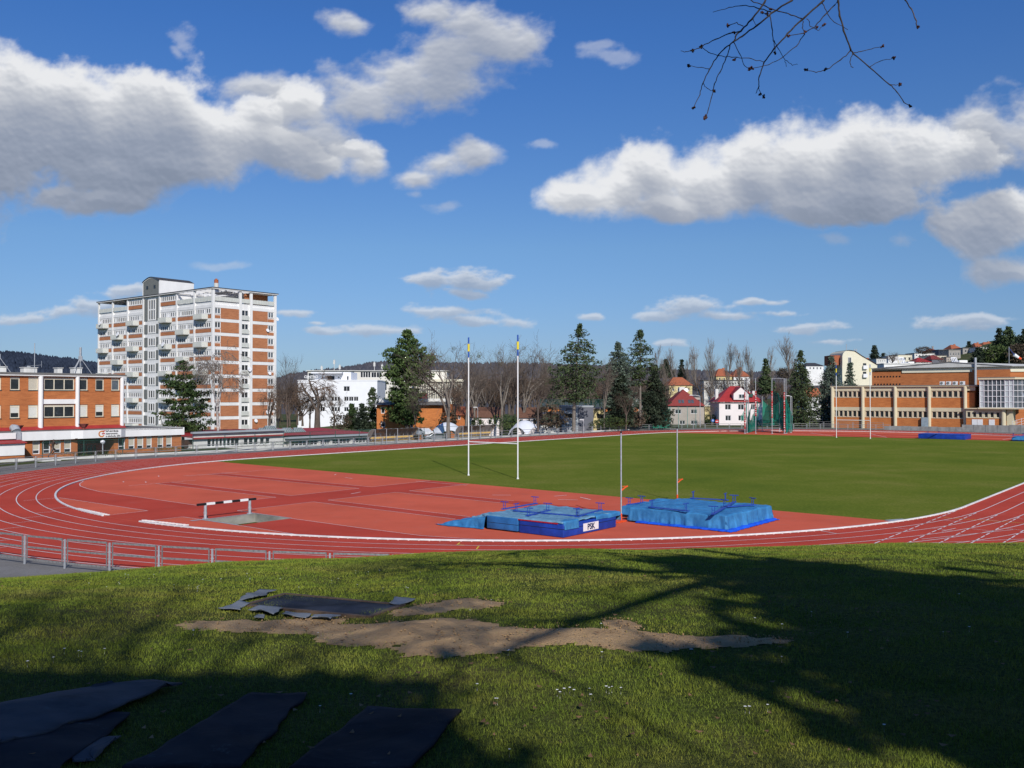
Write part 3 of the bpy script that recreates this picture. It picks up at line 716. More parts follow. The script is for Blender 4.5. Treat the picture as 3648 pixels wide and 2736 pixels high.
# ================================================================ rugby goals
def goal(a, blab, colr):
    base = W(a, .69); r = empty('rugby_goal', base, TH, 'white rugby goal with blue and yellow tops %s' % blab, 'goal posts', 'white rugby goals')
    for s in (2.8, -2.8):
        m_ = MB(); m_.tube([(0,s,0),(0,s,10.5)], .058, 10); m_.tube([(0,s,0),(0,s,.10)], .10, 10); p = m_.build('post', MT['whitepost'], r)
        for z0, z1, mt in ((10.5,11.05,'goalblue'),(11.05,11.72,'goalyellow'),(11.72,12.3,'goalblue')):
            k = MB(); k.tube([(0,s,z0),(0,s,z1)], .068 if mt == 'goalblue' else .105, 10); k.build('coloured_top', MT[mt], p)
    m_ = MB(); m_.tube([(0,2.8,3.0),(0,-2.8,3.0)], .05, 10); m_.build('crossbar', MT['whitepost'], r)
MT['whitepost'] = M_('white_post_paint', (.80,.80,.78), .06, 2, .4); MT['goalblue'] = M_('post_blue', (.03,.10,.42), .1, 3, .5); MT['goalyellow'] = M_('post_yellow', (.72,.60,.05), .1, 3, .5)
goal(-2.38, 'at the near end of the pitch', 0); goal(91.61, 'before the brick hall', 0)

# ================================================================ water jump
pit = MB(); A0, A1, B0, B1 = -33.62, -30.12, -3.96, -7.40
def q4(*p): pit.poly([W(*c) for c in p])
zt, zb = .012, -.75
pit.poly([W(A0,B0,zb), W(A0,B0-.25,zb), W(A1,B0-.25,zb), W(A1,B0,zb)][::-1]); pit.poly([W(A0,B0-.25,zb), W(A0,B1,-.02), W(A1,B1,-.02), W(A1,B0-.25,zb)][::-1])
q4((A0,B0,zb),(A1,B0,zb),(A1,B0,zt),(A0,B0,zt))
pit.poly([W(A0,B0,zb), W(A0,B0,zt), W(A0,B1,zt), W(A0,B1,-.02), W(A0,B0-.25,zb)]); pit.poly([W(A1,B0,zb), W(A1,B0-.25,zb), W(A1,B1,-.02), W(A1,B1,zt), W(A1,B0,zt)])
wj = pit.build('water_jump_pit', M_('pit_concrete', (.30,.29,.25), .3, .8, .8, stretch=(1,1,2)))
tag(wj, 'empty concrete water jump pit sloping up from the striped steeplechase barrier', 'water jump')
m_ = MB()
for (a0,b0,a1,b1) in ((A0-.14,B0+.14,A1+.1,B0),(A0-.14,B0,A0,B1),(A1,B0,A1+.1,B1)): m_.poly([W(a0,b0,.021),W(a1,b0,.021),W(a1,b1,.021),W(a0,b1,.021)])
m_.poly([W(A0-.75,B0+.25,.022),W(A0-.14,B0+.25,.022),W(A0-.14,B0-.05,.022),W(A0-.75,B0-.05,.022)]); m_.build('rim', MT['steel'], wj)
h = empty('steeplechase_barrier', W(-31.9, -3.72), TH, 'black and white striped steeplechase barrier on two posts at the pit', 'barrier')
for x in (-1.45, 1.55):
    m_ = MB(); m_.tube([(x,0,.0),(x,0,.80)], .085, 12); m_.tube([(x,0,0),(x,0,.04)], .17, 12); m_.tube([(x,0,.30),(x,0,.42)], .10, 12); m_.build('post', MT['steel'], h)
m_ = MB(); m_.box(-1.98,1.98,-.0625,.0625,.80,.925); bm_ = m_.build('beam', MT['blackpaint'], h)
m_ = MB()
for k in (1,3,5): x0 = -1.98+3.96*k/7; m_.box(x0, x0+3.96/7, -.0655,.0655,.797,.928)
m_.build('white_stripe', MT['whitepost'], bm_)

# ================================================================ landing mats and tarpaulins
def cloth_mat(name, c, dk, rg=.62, sp=.3):
    m, t, b = newmat(name, rg, 0, sp)
    vec = t.n('ShaderNodeTexCoord').outputs['Object']
    n = t.noise(vec, 1.6, 7, .65, .6); cc = t.ramp(n, [(.3, dk), (.5, c), (.72, mul(c, 1.35))])
    st = t.smooth(t.noise(vec, 5, 6, .7), .60, .72); cc = t.mix(t.math('MULTIPLY', st, .35), cc, (.10,.16,.18))
    t.l(cc, b.inputs['Base Color'])
    bp = t.n('ShaderNodeBump'); bp.inputs['Strength'].default_value = .35; bp.inputs['Distance'].default_value = .03
    t.l(t.noise(vec, 3.5, 4, .55, .8), bp.inputs['Height']); t.l(bp.outputs[0], b.inputs['Normal']); return m
MT['tarp'] = cloth_mat('faded_blue_tarpaulin', (.038,.19,.40), (.022,.13,.32)); MT['tarplight'] = cloth_mat('pale_blue_tarpaulin', (.13,.27,.38), (.07,.18,.30))
MT['matblue'] = M_('royal_blue_mat_cover', (.012,.055,.36), .25, 1.5, .5, bump=.3, bscale=5); MT['matblue2'] = M_('mid_blue_mat_cover', (.025,.15,.40), .25, 1.5, .5, bump=.3, bscale=5)
MT['bluefoil'] = cloth_mat('bright_blue_foil', (.01,.09,.62), (.008,.05,.45))
def drape(name, mat, h, u0, u1, v0, v1, skirts, res=.09, seed=1, parent=None, wob=.035, fold=.10, sag=None):
    """cloth over a block u0..u1, v0..v1 (local), hanging by the given skirt length on sides (-u,+u,-v,+v)"""
    us = np.arange(u0-skirts[0], u1+skirts[1]+res/2, res); vs2 = np.arange(v0-skirts[2], v1+skirts[3]+res/2, res)
    V = []
    for v in vs2:
        for u in us:
            eu = max(u0-u, u-u1, 0); ev_ = max(v0-v, v-v1, 0); e = math.hypot(eu, ev_) if (eu and ev_) else max(eu, ev_)
            cu, cv = min(max(u, u0), u1), min(max(v, v0), v1)
            hh = h+(sag(cu, cv) if sag else 0)
            nz = wob*noise.fractal(Vector((u*1.3, v*1.3, seed)), 1, 2, 5)
            if e == 0: V.append((u, v, hh+nz+.012)); continue
            f = fold*(.5+.8*noise.noise(Vector((cu*2.6+cv*2.6, e*.6, seed+9)))+.35*noise.noise(Vector((cu*7+cv*7, e*2, seed+4))))*min(1, e/hh*1.3)+.02
            du = (-1 if u < u0 else 1)*(1 if eu else 0); dv = (-1 if v < v0 else 1)*(1 if ev_ else 0)
            k = .707 if (du and dv) else 1
            lim = min(e, hh-.01); over = max(0, e-hh+.01)
            V.append((cu+du*(f+over*.7)*k, cv+dv*(f+over*.7)*k, max(.012, hh+nz*max(0, 1-e*2)-lim+.01)+(.02*abs(noise.noise(Vector((u*6, v*6, 1)))) if over else 0)))
    n_ = len(us); Fc = [(j*n_+i, j*n_+i+1, (j+1)*n_+i+1, (j+1)*n_+i) for j in range(len(vs2)-1) for i in range(n_-1)]
    o = npmesh(name, np.array(V), np.array(Fc), mat, True)
    if parent: o.parent = parent
    return o
def block(name, mat, u0, u1, v0, v1, z0, z1, parent, bev=.05):
    bm = MB(); bm.box(u0,u1,v0,v1,z0,z1); o = bm.build(name, mat, parent)
    md = o.modifiers.new('bevel', 'BEVEL'); md.width = bev; md.segments = 3
    for p in o.data.polygons: p.use_smooth = True
    return o
# left landing area (frame: x along a, y along b)
LA = empty('pole_vault_mat', W(-26.2, -23.9, .011), TH, 'royal blue pole vault landing mat with lettered end and crumpled pale tarpaulin on top', 'landing mat')
mt_ = block('foam_block', MT['matblue'], 0, 4.9, 0, 2.82, .0, .66, LA); mt_['label'] = 'royal blue foam block with black straps'
m_ = MB(); m_.box(-.004, 4.904, -.004, 2.824, .40, .425); m_.build('strap', MT['black'], mt_)
m_ = MB(); m_.box(.1, 4.8, .05, 2.75, -.0, .05); m_.build('pallet', MT['black'], mt_)
m_ = MB(); m_.box(-.03, .4, .35, 2.9, .655, .715); t_ = m_.build('top_pad', M_('red_edge_webbing', (.42,.02,.04), .2, 8, .6), LA)
mt2 = block('side_block', MT['matblue2'], -.08, 4.6, 2.86, 4.95, .05, .72, LA); m_ = MB(); m_.box(-.085, 4.6, 2.855, 4.955, .38, .40); m_.build('strap', MT['black'], mt2)
sg = MB(); sg.box(1.75, 3.15, -.016, -.001, .12, .52); sgo = sg.build('lettered_panel', MT['whitepost'], mt_)
def text(body, size, parent, locn, rot, mat, name='lettering', ext=.004, align='CENTER', bold=True):
    cu = bpy.data.curves.new(name, 'FONT'); cu.body = body; cu.size = size; cu.extrude = ext; cu.align_x = align; cu.align_y = 'CENTER'
    if bold: cu.offset = size*.03
    cu.materials.append(mat); tmp = bpy.data.objects.new(name, cu)
    COL.objects.link(tmp); dg = bpy.context.evaluated_depsgraph_get(); me = bpy.data.meshes.new_from_object(tmp.evaluated_get(dg)); bpy.data.objects.remove(tmp)
    o = bpy.data.objects.new(name, me); COL.objects.link(o); o.parent = parent; o.location = locn; o.rotation_euler = rot
    return o
MT['navy'] = M_('navy_ink', (.015,.03,.10), .1, 3, .6)
text('PSK', .42, mt_, (2.45, -.022, .31), (PI/2, 0, 0), MT['navy'])
c1_ = drape('tarpaulin', MT['tarplight'], .77, .02, 5.3, .06, 5.3, (.07,.4,.05,.1), .075, 3, LA, .06, .06)
c2_ = drape('tarpaulin', MT['tarp'], .79, .1, 1.3, .0, .6, (.24,0,.42,0), .07, 5, LA, .05, .08)
c3_ = drape('tarpaulin', MT['tarp'], .79, 2.9, 5.3, 0.0, 1.0, (0,.5,.20,0), .07, 6, LA, .05, .07)
c4_ = drape('tarpaulin', MT['tarp'], .62, -.1, 4.0, 5.0, 8.0, (.75,.5,0,.3), .08, 8, LA, .06, .14, sag=lambda u, v: -.50*sst(4.8, 8.2, v))
c5_ = drape('tarpaulin', MT['tarplight'], .74, .6, 5.6, 4.6, 6.6, (.3,.3,.1,.3), .08, 18, LA, .12, .12, sag=lambda u, v: -.26*sst(4.6, 6.6, v))
RA = empty('pole_vault_mat', W(-19.15, -29.35, .011), TH, 'large landing mat wholly wrapped in mid blue tarpaulin with bright foil at its foot', 'landing mat')
block('foam_block', MT['matblue'], .28, 5.8, .28, 5.9, 0, .66, RA, .12)
drape('tarpaulin', MT['tarp'], .80, .14, 5.9, .14, 6.0, (.72,.7,.72,.6), .07, 11, RA, .06, .16)
drape('tarpaulin', MT['tarp'], .66, 1.6, 6.3, 6.0, 7.4, (.5,.5,0,.5), .09, 14, RA, .07, .14)
fo = drape('foil_edge', MT['bluefoil'], .10, -.10, 5.98, -.10, 5.4, (.10,.10,.26,.05), .05, 21, RA, .03, .14)
# upturned benches lying on the tarpaulins, legs in the air
def bench(p0, p1, label, z):
    A, B = G(p0[0], p0[1], z), G(p1[0], p1[1], z); d = B-A; L = d.length
    r = empty('upturned_bench', (A.x, A.y, z), math.atan2(d.y, d.x), label, 'bench', 'upturned blue benches weighing down the tarpaulins')
    m_ = MB(); m_.box(-.18, L+.18, -.10, .10, 0, .045); m_.build('seat', MT['bluepaint'], r)
    for x in (0, L):
        m_ = MB(); m_.tube([(x,-.07,.04),(x,-.07,.40)], .018, 6); m_.tube([(x,.07,.04),(x,.07,.40)], .018, 6); m_.tube([(x,-.26,.41),(x,.26,.41)], .026, 6); m_.tube([(x,-.07,.2),(x,.07,.2)], .012, 5)
        m_.build('leg', MT['bluepaint'], r)
def cM(x, y): return (1500+x*.5877, 1720+y*.5877)
for i, (p0, p1, lb) in enumerate(((cM(578,172), cM(945,203), 'longest upturned blue bench across the middle of the pale tarpaulin'), (cM(505,160), cM(690,128), 'upturned blue bench on the far left rim of the pale tarpaulin'),
      (cM(652,200), cM(768,170), 'short upturned blue bench on the left part of the pale tarpaulin'), (cM(950,206), cM(1085,168), 'upturned blue bench on the pale tarpaulin above the lettered end'))): bench(p0, p1, lb, .80)
for i, (p0, p1, lb) in enumerate(((cM(1400,150), cM(1605,172), 'upturned blue bench along the front rim of the wrapped mat'), (cM(1650,95), cM(1845,106), 'upturned blue bench on the far rim of the wrapped mat'),
      (cM(1838,148), cM(2010,136), 'upturned blue bench near the right corner of the wrapped mat'), (cM(1772,190), cM(1898,118), 'upturned blue bench lying crosswise on the wrapped mat'))): bench(p0, p1, lb, .88)
bench(cM(1262,134), cM(1337,122), 'short upturned blue bench on the low end behind the goal pole', .66)
# vault standards
for (p, yt, lb) in (((2213,1858), 1543, 'tall grey pole vault upright with orange base between the two landing mats'), ((2413,1786), 1527, 'tall grey pole vault upright standing behind the wrapped mat')):
    B = G(*p); top = at(p[0], yt, B.y); r = empty('vault_upright', (B.x, B.y, .011), TH, lb, 'vault upright')
    m_ = MB(); m_.tube([(0,0,0),(0,0,top.z)], .042, 8); m_.build('pole', MT['steel'], r)
    m_ = MB(); m_.tube([(0,0,top.z-.01),(0,0,top.z+.08)], .055, 8); m_.build('cap', MT['blackpaint'], r)
    m_ = MB(); m_.box(-.7,.35,-.25,.25,0,.07); m_.tube([(0,0,.07),(0,0,.45)], .06, 8); m_.build('base', MT['orangered'], r)
    m_ = MB(); z = 1.75 if p[0] < 2300 else 1.25
    m_.add([(0,0,z),(.0,0,z+.05),(.36*CT,-.36*ST,z+.28),(.40*CT,-.40*ST,z+.22)], [(0,1,2,3)]); m_.bar((0,0,z-.05),(.34*CT,-.34*ST,z+.24),.035); m_.bar((.34*CT,-.34*ST,z+.24),(.04,-.04,z+.22),.03); m_.build('bracket', MT['orangered'], r)
# blue mats at the far end
FM = empty('high_jump_mat', W(96.9, -15.3, .011), TH, 'long royal blue landing mat lying on the far apron', 'landing mat'); block('foam_block', MT['matblue'], 0, 4.4, 0, 7.1, 0, .80, FM, .05)
m_ = MB(); m_.box(-.02,4.42,-.02,7.12,.70,.72); m_.build('seam', MT['navy'], FM)
FM2 = empty('high_jump_mat', W(97.2, -29.6, .011), TH, 'low landing mat under a light blue tarpaulin at the right edge of the far apron', 'landing mat'); block('foam_block', MT['matblue'], .1, 4.0, .1, 7.6, 0, .55, FM2, .08)
drape('tarpaulin', MT['tarp'], .62, .1, 4.0, .1, 7.6, (.45,.4,.4,.45), .16, 31, FM2, .06, .14)
for (p, q, lb) in (((3305,1547),(3345,1546),'upturned blue bench lying on the long far mat'),((3610,1553),(3645,1553),'upturned blue bench lying on the tarpaulin of the far right mat')): bench(p, q, lb, .82)
# metal grid by the kerb at the edge of the pitch
m_ = MB(); m_.obox(G(3195, 1853, .03), 1.3, .5, .03, TH-.5); tag(m_.build('drain_cover', MT['steel']), 'flat grey metal cover between the kerb and the corner of the pitch', 'drain cover')

# ================================================================ hammer cage
MT['net'] = None
m, t, b = newmat('green_net', .9, 0, .1)
vec = t.n('ShaderNodeTexCoord').outputs['Object']; n = t.noise(vec, 1.4, 6, .6)
t.l(t.ramp(n, [(.3, (.005,.10,.075)), (.6, (.010,.20,.15)), (.8, (.03,.30,.22))]), b.inputs['Base Color']); b.inputs['Alpha'].default_value = .72; MT['net'] = m
m, t, b = newmat('thin_green_net', .9, 0, .1); b.inputs['Base Color'].default_value = (.03,.30,.21,1); b.inputs['Alpha'].default_value = .58; MT['netthin'] = m
def cE(x, y): return (2480+x*.18987, 1330+y*.18987)
cage = empty('hammer_cage', W(104, 20), 0, 'tall hammer throwing cage with green nets and red and white wrapped posts', 'throwing cage'); co = cage.location
posts = [(915,1128,108,4.2),(955,1118,100,0),(1118,1128,90,4),(1425,1133,90,4),(1655,1130,95,4),(1688,1128,98,0),(1240,1095,430,0),(1562,1095,430,0),(985,1080,430,0),(1775,1115,430,0)]
PW = {}
for (x, yb, yt, wr) in posts:
    B = G(*cE(x, yb)); T = at(*cE(x, yt), B.y); PW[x] = (B, T.z); m_ = MB(); m_.tube([B-co, (B.x-co.x, B.y-co.y, T.z)], .07, 8); m_.tube([B-co, B-co+Vector((0,0,.08))], .25, 8); pp = m_.build('post', MT['steel'], cage)
    if wr:
        k = MB(); k2 = MB(); z = .9 if x < 1000 or x > 1600 else (3.3 if x < 1200 else 3.0); top = 7.7; i = 0
        while z < top:
            d_ = random.uniform(.12, .34); px_ = B-co; r_ = .13+random.uniform(0, .05)
            (k if i % 2 == 0 else k2).tube([px_+Vector((random.uniform(-.03,.03),0,z)), px_+Vector((random.uniform(-.03,.03),0,z+d_*(1 if i % 2 == 0 else .45)))], r_*(1 if i % 2 == 0 else .8), 7); z += d_*(1 if i % 2 == 0 else .45); i += 1
        k.build('wrapping', MT['redpaint'], pp); k2.build('wrapping', MT['whitepost'], pp)
def beamtop(xa, xb):
    (A, za), (B, zb_) = PW[xa], PW[xb]; m_ = MB(); m_.tube([(A.x-co.x, A.y-co.y, za-.05), (B.x-co.x, B.y-co.y, zb_-.05)], .035, 6); m_.build('top_bar', MT['steel'], cage)
beamtop(1425,1655); beamtop(955,1118)
def net(P0, P1, z0a, z0b, z1a, z1b, bulge, seed, mat='net', n=26, mrows=22, sagt=.4):
    V = []; 
    for j in range(mrows+1):
        tj = j/mrows
        for i in range(n+1):
            ti = i/n; p = P0.lerp(P1, ti); lo, hi = z0a+(z0b-z0a)*ti, z1a+(z1b-z1a)*ti-sagt*math.sin(PI*ti)
            f = .35*noise.noise(Vector((ti*7, tj*1.2, seed)))+.16*noise.noise(Vector((ti*22, tj*2, seed+3))); d = (P1-P0).normalized(); nn = Vector((-d.y, d.x, 0))
            V.append(p-co+nn*(f+bulge*math.sin(PI*ti)*math.sin(PI*tj))+d*f*.5+Vector((0,0,lo+(hi-lo)*tj)))
    Fc = [(j*(n+1)+i, j*(n+1)+i+1, (j+1)*(n+1)+i+1, (j+1)*(n+1)+i) for j in range(mrows) for i in range(n)]
    o = npmesh('net', np.array([tuple(v) for v in V]), np.array(Fc), MT[mat], True); o.parent = cage
pw = lambda k: Vector((PW[k][0].x, PW[k][0].y, 0))
net(pw(955)+Vector((.2,-.2,0)), pw(985)+Vector((1.9,0,0)), .05,.3,1.2,6.2, .3, 1); net(pw(955), pw(985)+Vector((.4,0,0)), .0,.2,2.0,5.0, .3, 9)
net(pw(985), pw(1240), 1.0,1.0,2.4,2.6, .3, 2); net(pw(1240), pw(1562), 1.0,1.4,2.5,2.7, .4, 3); net(pw(1562), pw(1655), .9,.2,3.2,2.4,.2, 4)
net(pw(1240), pw(1562), 1.6,2.2,6.3,6.0, .5, 5, 'netthin', sagt=1.0); net(pw(1562)+Vector((-1.2,0,0)), pw(1655)+Vector((-.1,0,0)), 2.6,1.2,8.2,6.2, .5, 6, sagt=-.2)
net(pw(1688)+Vector((-.1,-.1,0)), pw(1688)+Vector((1.15,-.4,0)), .1,.35,7.0,3.2, .2, 7, sagt=0); net(pw(1688), pw(1775)+Vector((-.6,-.5,0)), .05,.3,5.2,3.8, .3, 12, sagt=.4)
net(pw(985)+Vector((-.3,0,0)), pw(1240)+Vector((-4.2,0,0)), 2.2,2.0,6.0,3.2, .3, 8, 'netthin', sagt=.4)

# ================================================================ team shelters by the far straight
m, t, b = newmat('brown_polycarbonate', .35, 0, .4); b.inputs['Base Color'].default_value = (.20,.165,.14,1); b.inputs['Alpha'].default_value = .90; MT['poly'] = m
def dugout(a0, a1, label):
    L = a1-a0; r = empty('team_shelter', W(a0, 48.15), TH, label, 'team shelter', 'curved brown team shelters behind the far straight')
    prof = [(1.75,.55),(1.72,1.1),(1.55,1.55),(1.25,1.9),(.85,2.1),(.4,2.2),(.05,2.2)]
    V = []; n = 40
    for (y, z) in prof: V += [(0,y,z),(L,y,z)]
    npo = MB(); npo.add(V, [(2*i,2*i+1,2*i+3,2*i+2) for i in range(len(prof)-1)], 0, True); npo.build('roof_shell', MT['poly'], r)
    for x in (0, L):
        k = MB(); k.poly([(x,y,z) for y, z in prof]+[(x,1.0,1.0),(x,1.6,.55)]); k.build('end_panel', MT['poly'], r)
    nb = 8
    for i in range(nb+1):
        k = MB(); x = L*i/nb; k.tube([(x,y,z+.01) for y, z in prof], .028, 5); k.bar((x,1.75,0),(x,1.75,.6),.04); k.build('rib', MT['steel'], r)
    for i in (0, 2*4/4, nb/2, nb):
        x = L*i/nb; k = MB(); k.tube([(x,.0,0),(x,.0,2.2)], .045, 6); k.build('post', MT['steel'], r)
    k = MB(); k.box(.15,L-.15,1.15,1.19,.78,1.02); k.build('bench_back', MT['bench'], r)
    k = MB(); k.box(.15,L-.15,.78,1.12,.44,.48); k.build('bench_seat', MT['bench'], r)
    for i in range(10):
        x = .3+(L-.6)*i/9; k = MB(); k.bar((x,.95,0),(x,.95,.44),.04); k.bar((x,1.15,.4),(x,1.15,1.5),.035); k.build('bench_leg', MT['steel'], r)
    k = MB(); k.box(-.1,L+.1,1.7,1.8,.0,.56); k.build('kick_panel', MT['concrete'], r)
dugout(27.6, 36.6, 'curved brown team shelter in front of the pavilion, left of the two'); dugout(46.7, 55.2, 'curved brown team shelter right of the first, seen behind the rugby post')

# ================================================================ loose sheets and boards lying on the bank
MT['rubbermat'] = cloth_mat('dusty_black_rubber', (.023,.022,.027), (.011,.011,.014), .85, .12); MT['sheetgrey'] = cloth_mat('grey_roofing_sheet', (.17,.185,.20), (.09,.10,.11)); MT['plankwood'] = M_('wet_dark_timber', (.12,.08,.055), .3, 4, .8, stretch=(1,8,1))
MT['matdusty'] = cloth_mat('dusty_dark_rubber', (.080,.074,.078), (.024,.023,.027), .85, .12)
def ground_sheet(name, quad, label, cat, mat, lift=.03, thick=.012, wav=.02, seed=0, n=26, parent=None, ragged=.03):
    """four picture points -> places on the bank -> a thin wavy sheet draped over it"""
    C = [hit(*p) for p in quad]; V = []; m2 = n
    for j in range(m2+1):
        for i in range(n+1):
            u, v = i/n, j/m2; p = (C[0].lerp(C[1], u)).lerp(C[3].lerp(C[2], u), v)
            e = min(u, 1-u, v, 1-v)
            if e < .001: p = p+Vector((ragged*noise.noise(Vector((p.x*5, p.y*5, seed))), ragged*noise.noise(Vector((p.x*5, p.y*5, seed+9))), 0))
            V.append((p.x, p.y, bankz(p.x, p.y)+lift+wav*(.5+noise.fractal(Vector((p.x*1.8, p.y*1.8, seed)), 1, 2, 3))))
    Fc = [(j*(n+1)+i, j*(n+1)+i+1, (j+1)*(n+1)+i+1, (j+1)*(n+1)+i) for j in range(m2) for i in range(n)]
    o = npmesh(name, np.array(V), np.array(Fc), mat, True); md = o.modifiers.new('thickness', 'SOLIDIFY'); md.thickness = thick; md.offset = -1
    if label: tag(o, label, cat)
    if parent: o.parent = parent
    return o
ground_sheet('rubber_mat', [(-420,2660),(-30,2700),(650,2455),(400,2448)], 'dusty black rubber mat with curled edges, farthest left on the shaded lawn', 'rubber mat', MT['matdusty'], .03, .012, .022, 1, ragged=.05)
ground_sheet('rubber_mat', [(-300,2790),(160,2800),(470,2560),(300,2550)], 'thin ridged black mat lying partly under the curled dusty one', 'rubber mat', MT['rubbermat'], .02, .01, .012, 2)
ground_sheet('plastic_sheet', [(250,2740),(330,2738),(415,2646),(385,2642)], 'small torn grey sheet between the two left rubber mats', 'sheet', MT['matdusty'], .02, .006, .02, 3, ragged=.10)
ground_sheet('rubber_mat', [(440,2760),(860,2760),(1095,2485),(900,2488)], 'long black rubber mat lying aslant, second from the right', 'rubber mat', MT['rubbermat'], .025, .015, .008, 4)
ground_sheet('rubber_mat', [(1030,2760),(1460,2760),(1645,2545),(1310,2538)], 'flat navy black rubber mat with a straight right edge against sunlit grass', 'rubber mat', MT['rubbermat'], .025, .015, .006, 5, ragged=.015)
bd = empty('wooden_cover', hit(1150, 2170), 0, 'dark plywood cover framed by timber battens lying over a hole in the lawn', 'cover'); ob = bd.location
PLN = [hit(x, y)+Vector((0,0,.0)) for x, y in ((868,2162),(1312,2204),(1432,2160),(1018,2120))]
def cover_pt(u, v): return (PLN[0].lerp(PLN[1], u)).lerp(PLN[3].lerp(PLN[2], u), v)
def slab(name, uv, z0, z1, mat, par):
    C = [cover_pt(u, v)-ob for u, v in uv]; q = MB(); q.add([c+Vector((0,0,z0)) for c in C]+[c+Vector((0,0,z1)) for c in C], [(3,2,1,0),(4,5,6,7),(0,1,5,4),(1,2,6,5),(2,3,7,6),(3,0,4,7)])
    return q.build(name, mat, par)
slab('cover_panel', [(.02,.05),(.975,.05),(.98,.96),(.02,.95)], -.02, .012, M_('navy_wet_board', (.030,.036,.052), .6, 2.2, .75, 0, .1), bd)
for uv in ([(-.01,-.02),(.99,-.03),(.99,.045),(-.01,.055)],[(-.005,.955),(1.01,.965),(1.0,1.03),(0,1.02)],[(.985,.0),(1.02,.0),(1.025,1.02),(.985,1.02)],[(-.02,0),(.015,0),(.015,1.0),(-.015,1.0)]): slab('batten', uv, -.035, .020, MT['plankwood'], bd)
for i, (q, lb) in enumerate((([(780,2178),(850,2186),(880,2160),(850,2152)], 'crumpled grey sheet sticking out left of the wooden cover'), ([(885,2185),(980,2202),(1010,2180),(930,2172)], 'grey sheet under the front left edge of the wooden cover'), ([(1000,2200),(1085,2214),(1110,2198),(1015,2186)], 'grey sheet under the middle of the cover front edge'),
      ([(1105,2212),(1180,2222),(1215,2208),(1125,2200)], 'grey sheet beside the dark crumbs at the cover front edge'), ([(905,2212),(940,2216),(945,2204),(925,2200)], 'small pale fragment of sheet lying alone before the cover'), ([(1380,2160),(1425,2166),(1480,2142),(1410,2140)], 'torn grey sheet beyond the right corner of the wooden cover'), ([(850,2150),(920,2140),(985,2112),(925,2110)], 'dark curled sheet behind the left end of the wooden cover'))):
    ground_sheet('roofing_sheet', q, lb, 'sheet', MT['sheetgrey'], .022, .006, .022, 10+i, 12, None, .05)
# ================================================================ buildings
WC = {}
def window(parent, x0, x1, z0, z1, y=0., rz=0, nx=1, nz=1, glass='glass', frame='pvc', fw=.07, dep=.10, base=None, name='window', panes=None):
    """window of w x h; local x along the wall, front facing -y before the turn rz; panes: indices filled with curtain"""
    w, h = x1-x0, z1-z0; key = (round(w,2), round(h,2), nx, nz, glass, frame, fw, dep, tuple(panes or ()), name)
    if key in WC: o = WC[key].copy(); COL.objects.link(o)
    else:
        m_ = MB(); m_.box(0,w,.0,.03,0,h,1)
        for i in range(nx+1): x = w*i/nx; m_.box(max(0,x-fw/2) if 0<i<nx else (0 if i == 0 else w-fw), (x+fw/2) if 0<i<nx else (fw if i == 0 else w), -dep,-.003,0,h,0)
        for j in range(nz+1): z = h*j/nz; m_.box(fw*.9,w-fw*.9,-dep*.8,-.004,(z-fw/2 if 0<j<nz else (0 if j == 0 else h-fw)),(z+fw/2 if 0<j<nz else (fw if j == 0 else h)),0)
        for k in (panes or ()): m_.box(w*k/nx+fw/2, w*(k+1)/nx-fw/2, -.02,-.001, .02, h-.02, 2)
        o = m_.build(name, [MT[frame], MT[glass], MT['curtain']]); WC[key] = o
    o.parent = parent
    if base is None: o.location = (x0, y, z0)
    else: o.location = base
    o.rotation_euler = (0, 0, rz); return o
def wall_open(mb, x0, x1, z0, z1, ops, y0, y1, mi=0):
    """wall slab from y0 (front) to y1 with openings (x0,x1,z0,z1)"""
    xs = sorted({x0, x1, *[min(max(o[0],x0),x1) for o in ops], *[min(max(o[1],x0),x1) for o in ops]})
    for a, b in zip(xs, xs[1:]):
        if b-a < 1e-4: continue
        c = (a+b)/2; col = sorted([(o[2], o[3]) for o in ops if o[0] < c < o[1]]); z = z0
        for lo, hi in col:
            if lo > z: mb.box(a, b, y0, y1, z, min(lo, z1), mi)
            z = max(z, hi)
        if z < z1: mb.box(a, b, y0, y1, z, z1, mi)

# ---------------------------------------------------------------- tower block
TB = 6.57; ZT = 24.67; FH = 2.79; TW = 15.3; TL = 46.0; TOP = 28.6
tw = empty('tower_block', W(39.96, 108.62), TH, 'tall white and brick tower block with many small balconies and an arched roof house', 'apartment building')
# the body, set back so that columns, bands and windows stand in front of it
m_ = MB(); m_.box(.30, TW-.3, .30, TL-.1, -3, 26.0); m_.box(.30, TW-.3, 2*TB+.1, 5*TB-.1, 26.0, 28.3); m_.build('wall', MT['white'], tw)
fr = MB()
for i in range(8):
    y = min(TL-.45, max(0, i*TB-.22)); fr.box(0, .32, y, y+.45, -3, 28.34)
for x0, x1 in ((.33,.5),(6.2,6.75),(8.8,9.35),(14.75,15.3)): fr.box(x0, x1, .0, .32, -3, 28.34)
for k in range(-1, 9):
    z1 = ZT-k*FH-2.18; z0 = z1-.62
    for i in range(7):
        if i != 3: fr.box(.12,.31, i*TB+.24, (i+1)*TB-.23, z0, z1)
    for x0, x1 in ((.52,6.19),(9.37,14.73)): fr.box(x0, x1, .10, .31, z0, z1)
fr.build('frame', MT['white'], tw)
def bpanel(*b): bk = MB(); bk.box(*b); bk.build('brick_panel', MT['brick_tower'], tw)
for k in range(9):
    z1 = ZT-k*FH-1.42; z0 = z1-.74
    for i in range(7):
        if i != 3: bpanel(.16,.305, i*TB+.26, (i+1)*TB-.26, z0+.03, z1)
    bpanel(.52, 1.85, .16, .305, z0+.03, z1-.1); bpanel(13.3, 14.7, .16,.305, z0+.03, z1-.1)
    bpanel(2.05, 6.15, .13, .305, z0+.03, ZT-k*FH); bpanel(9.42, 13.15, .13,.305, z0+.03, ZT-k*FH)
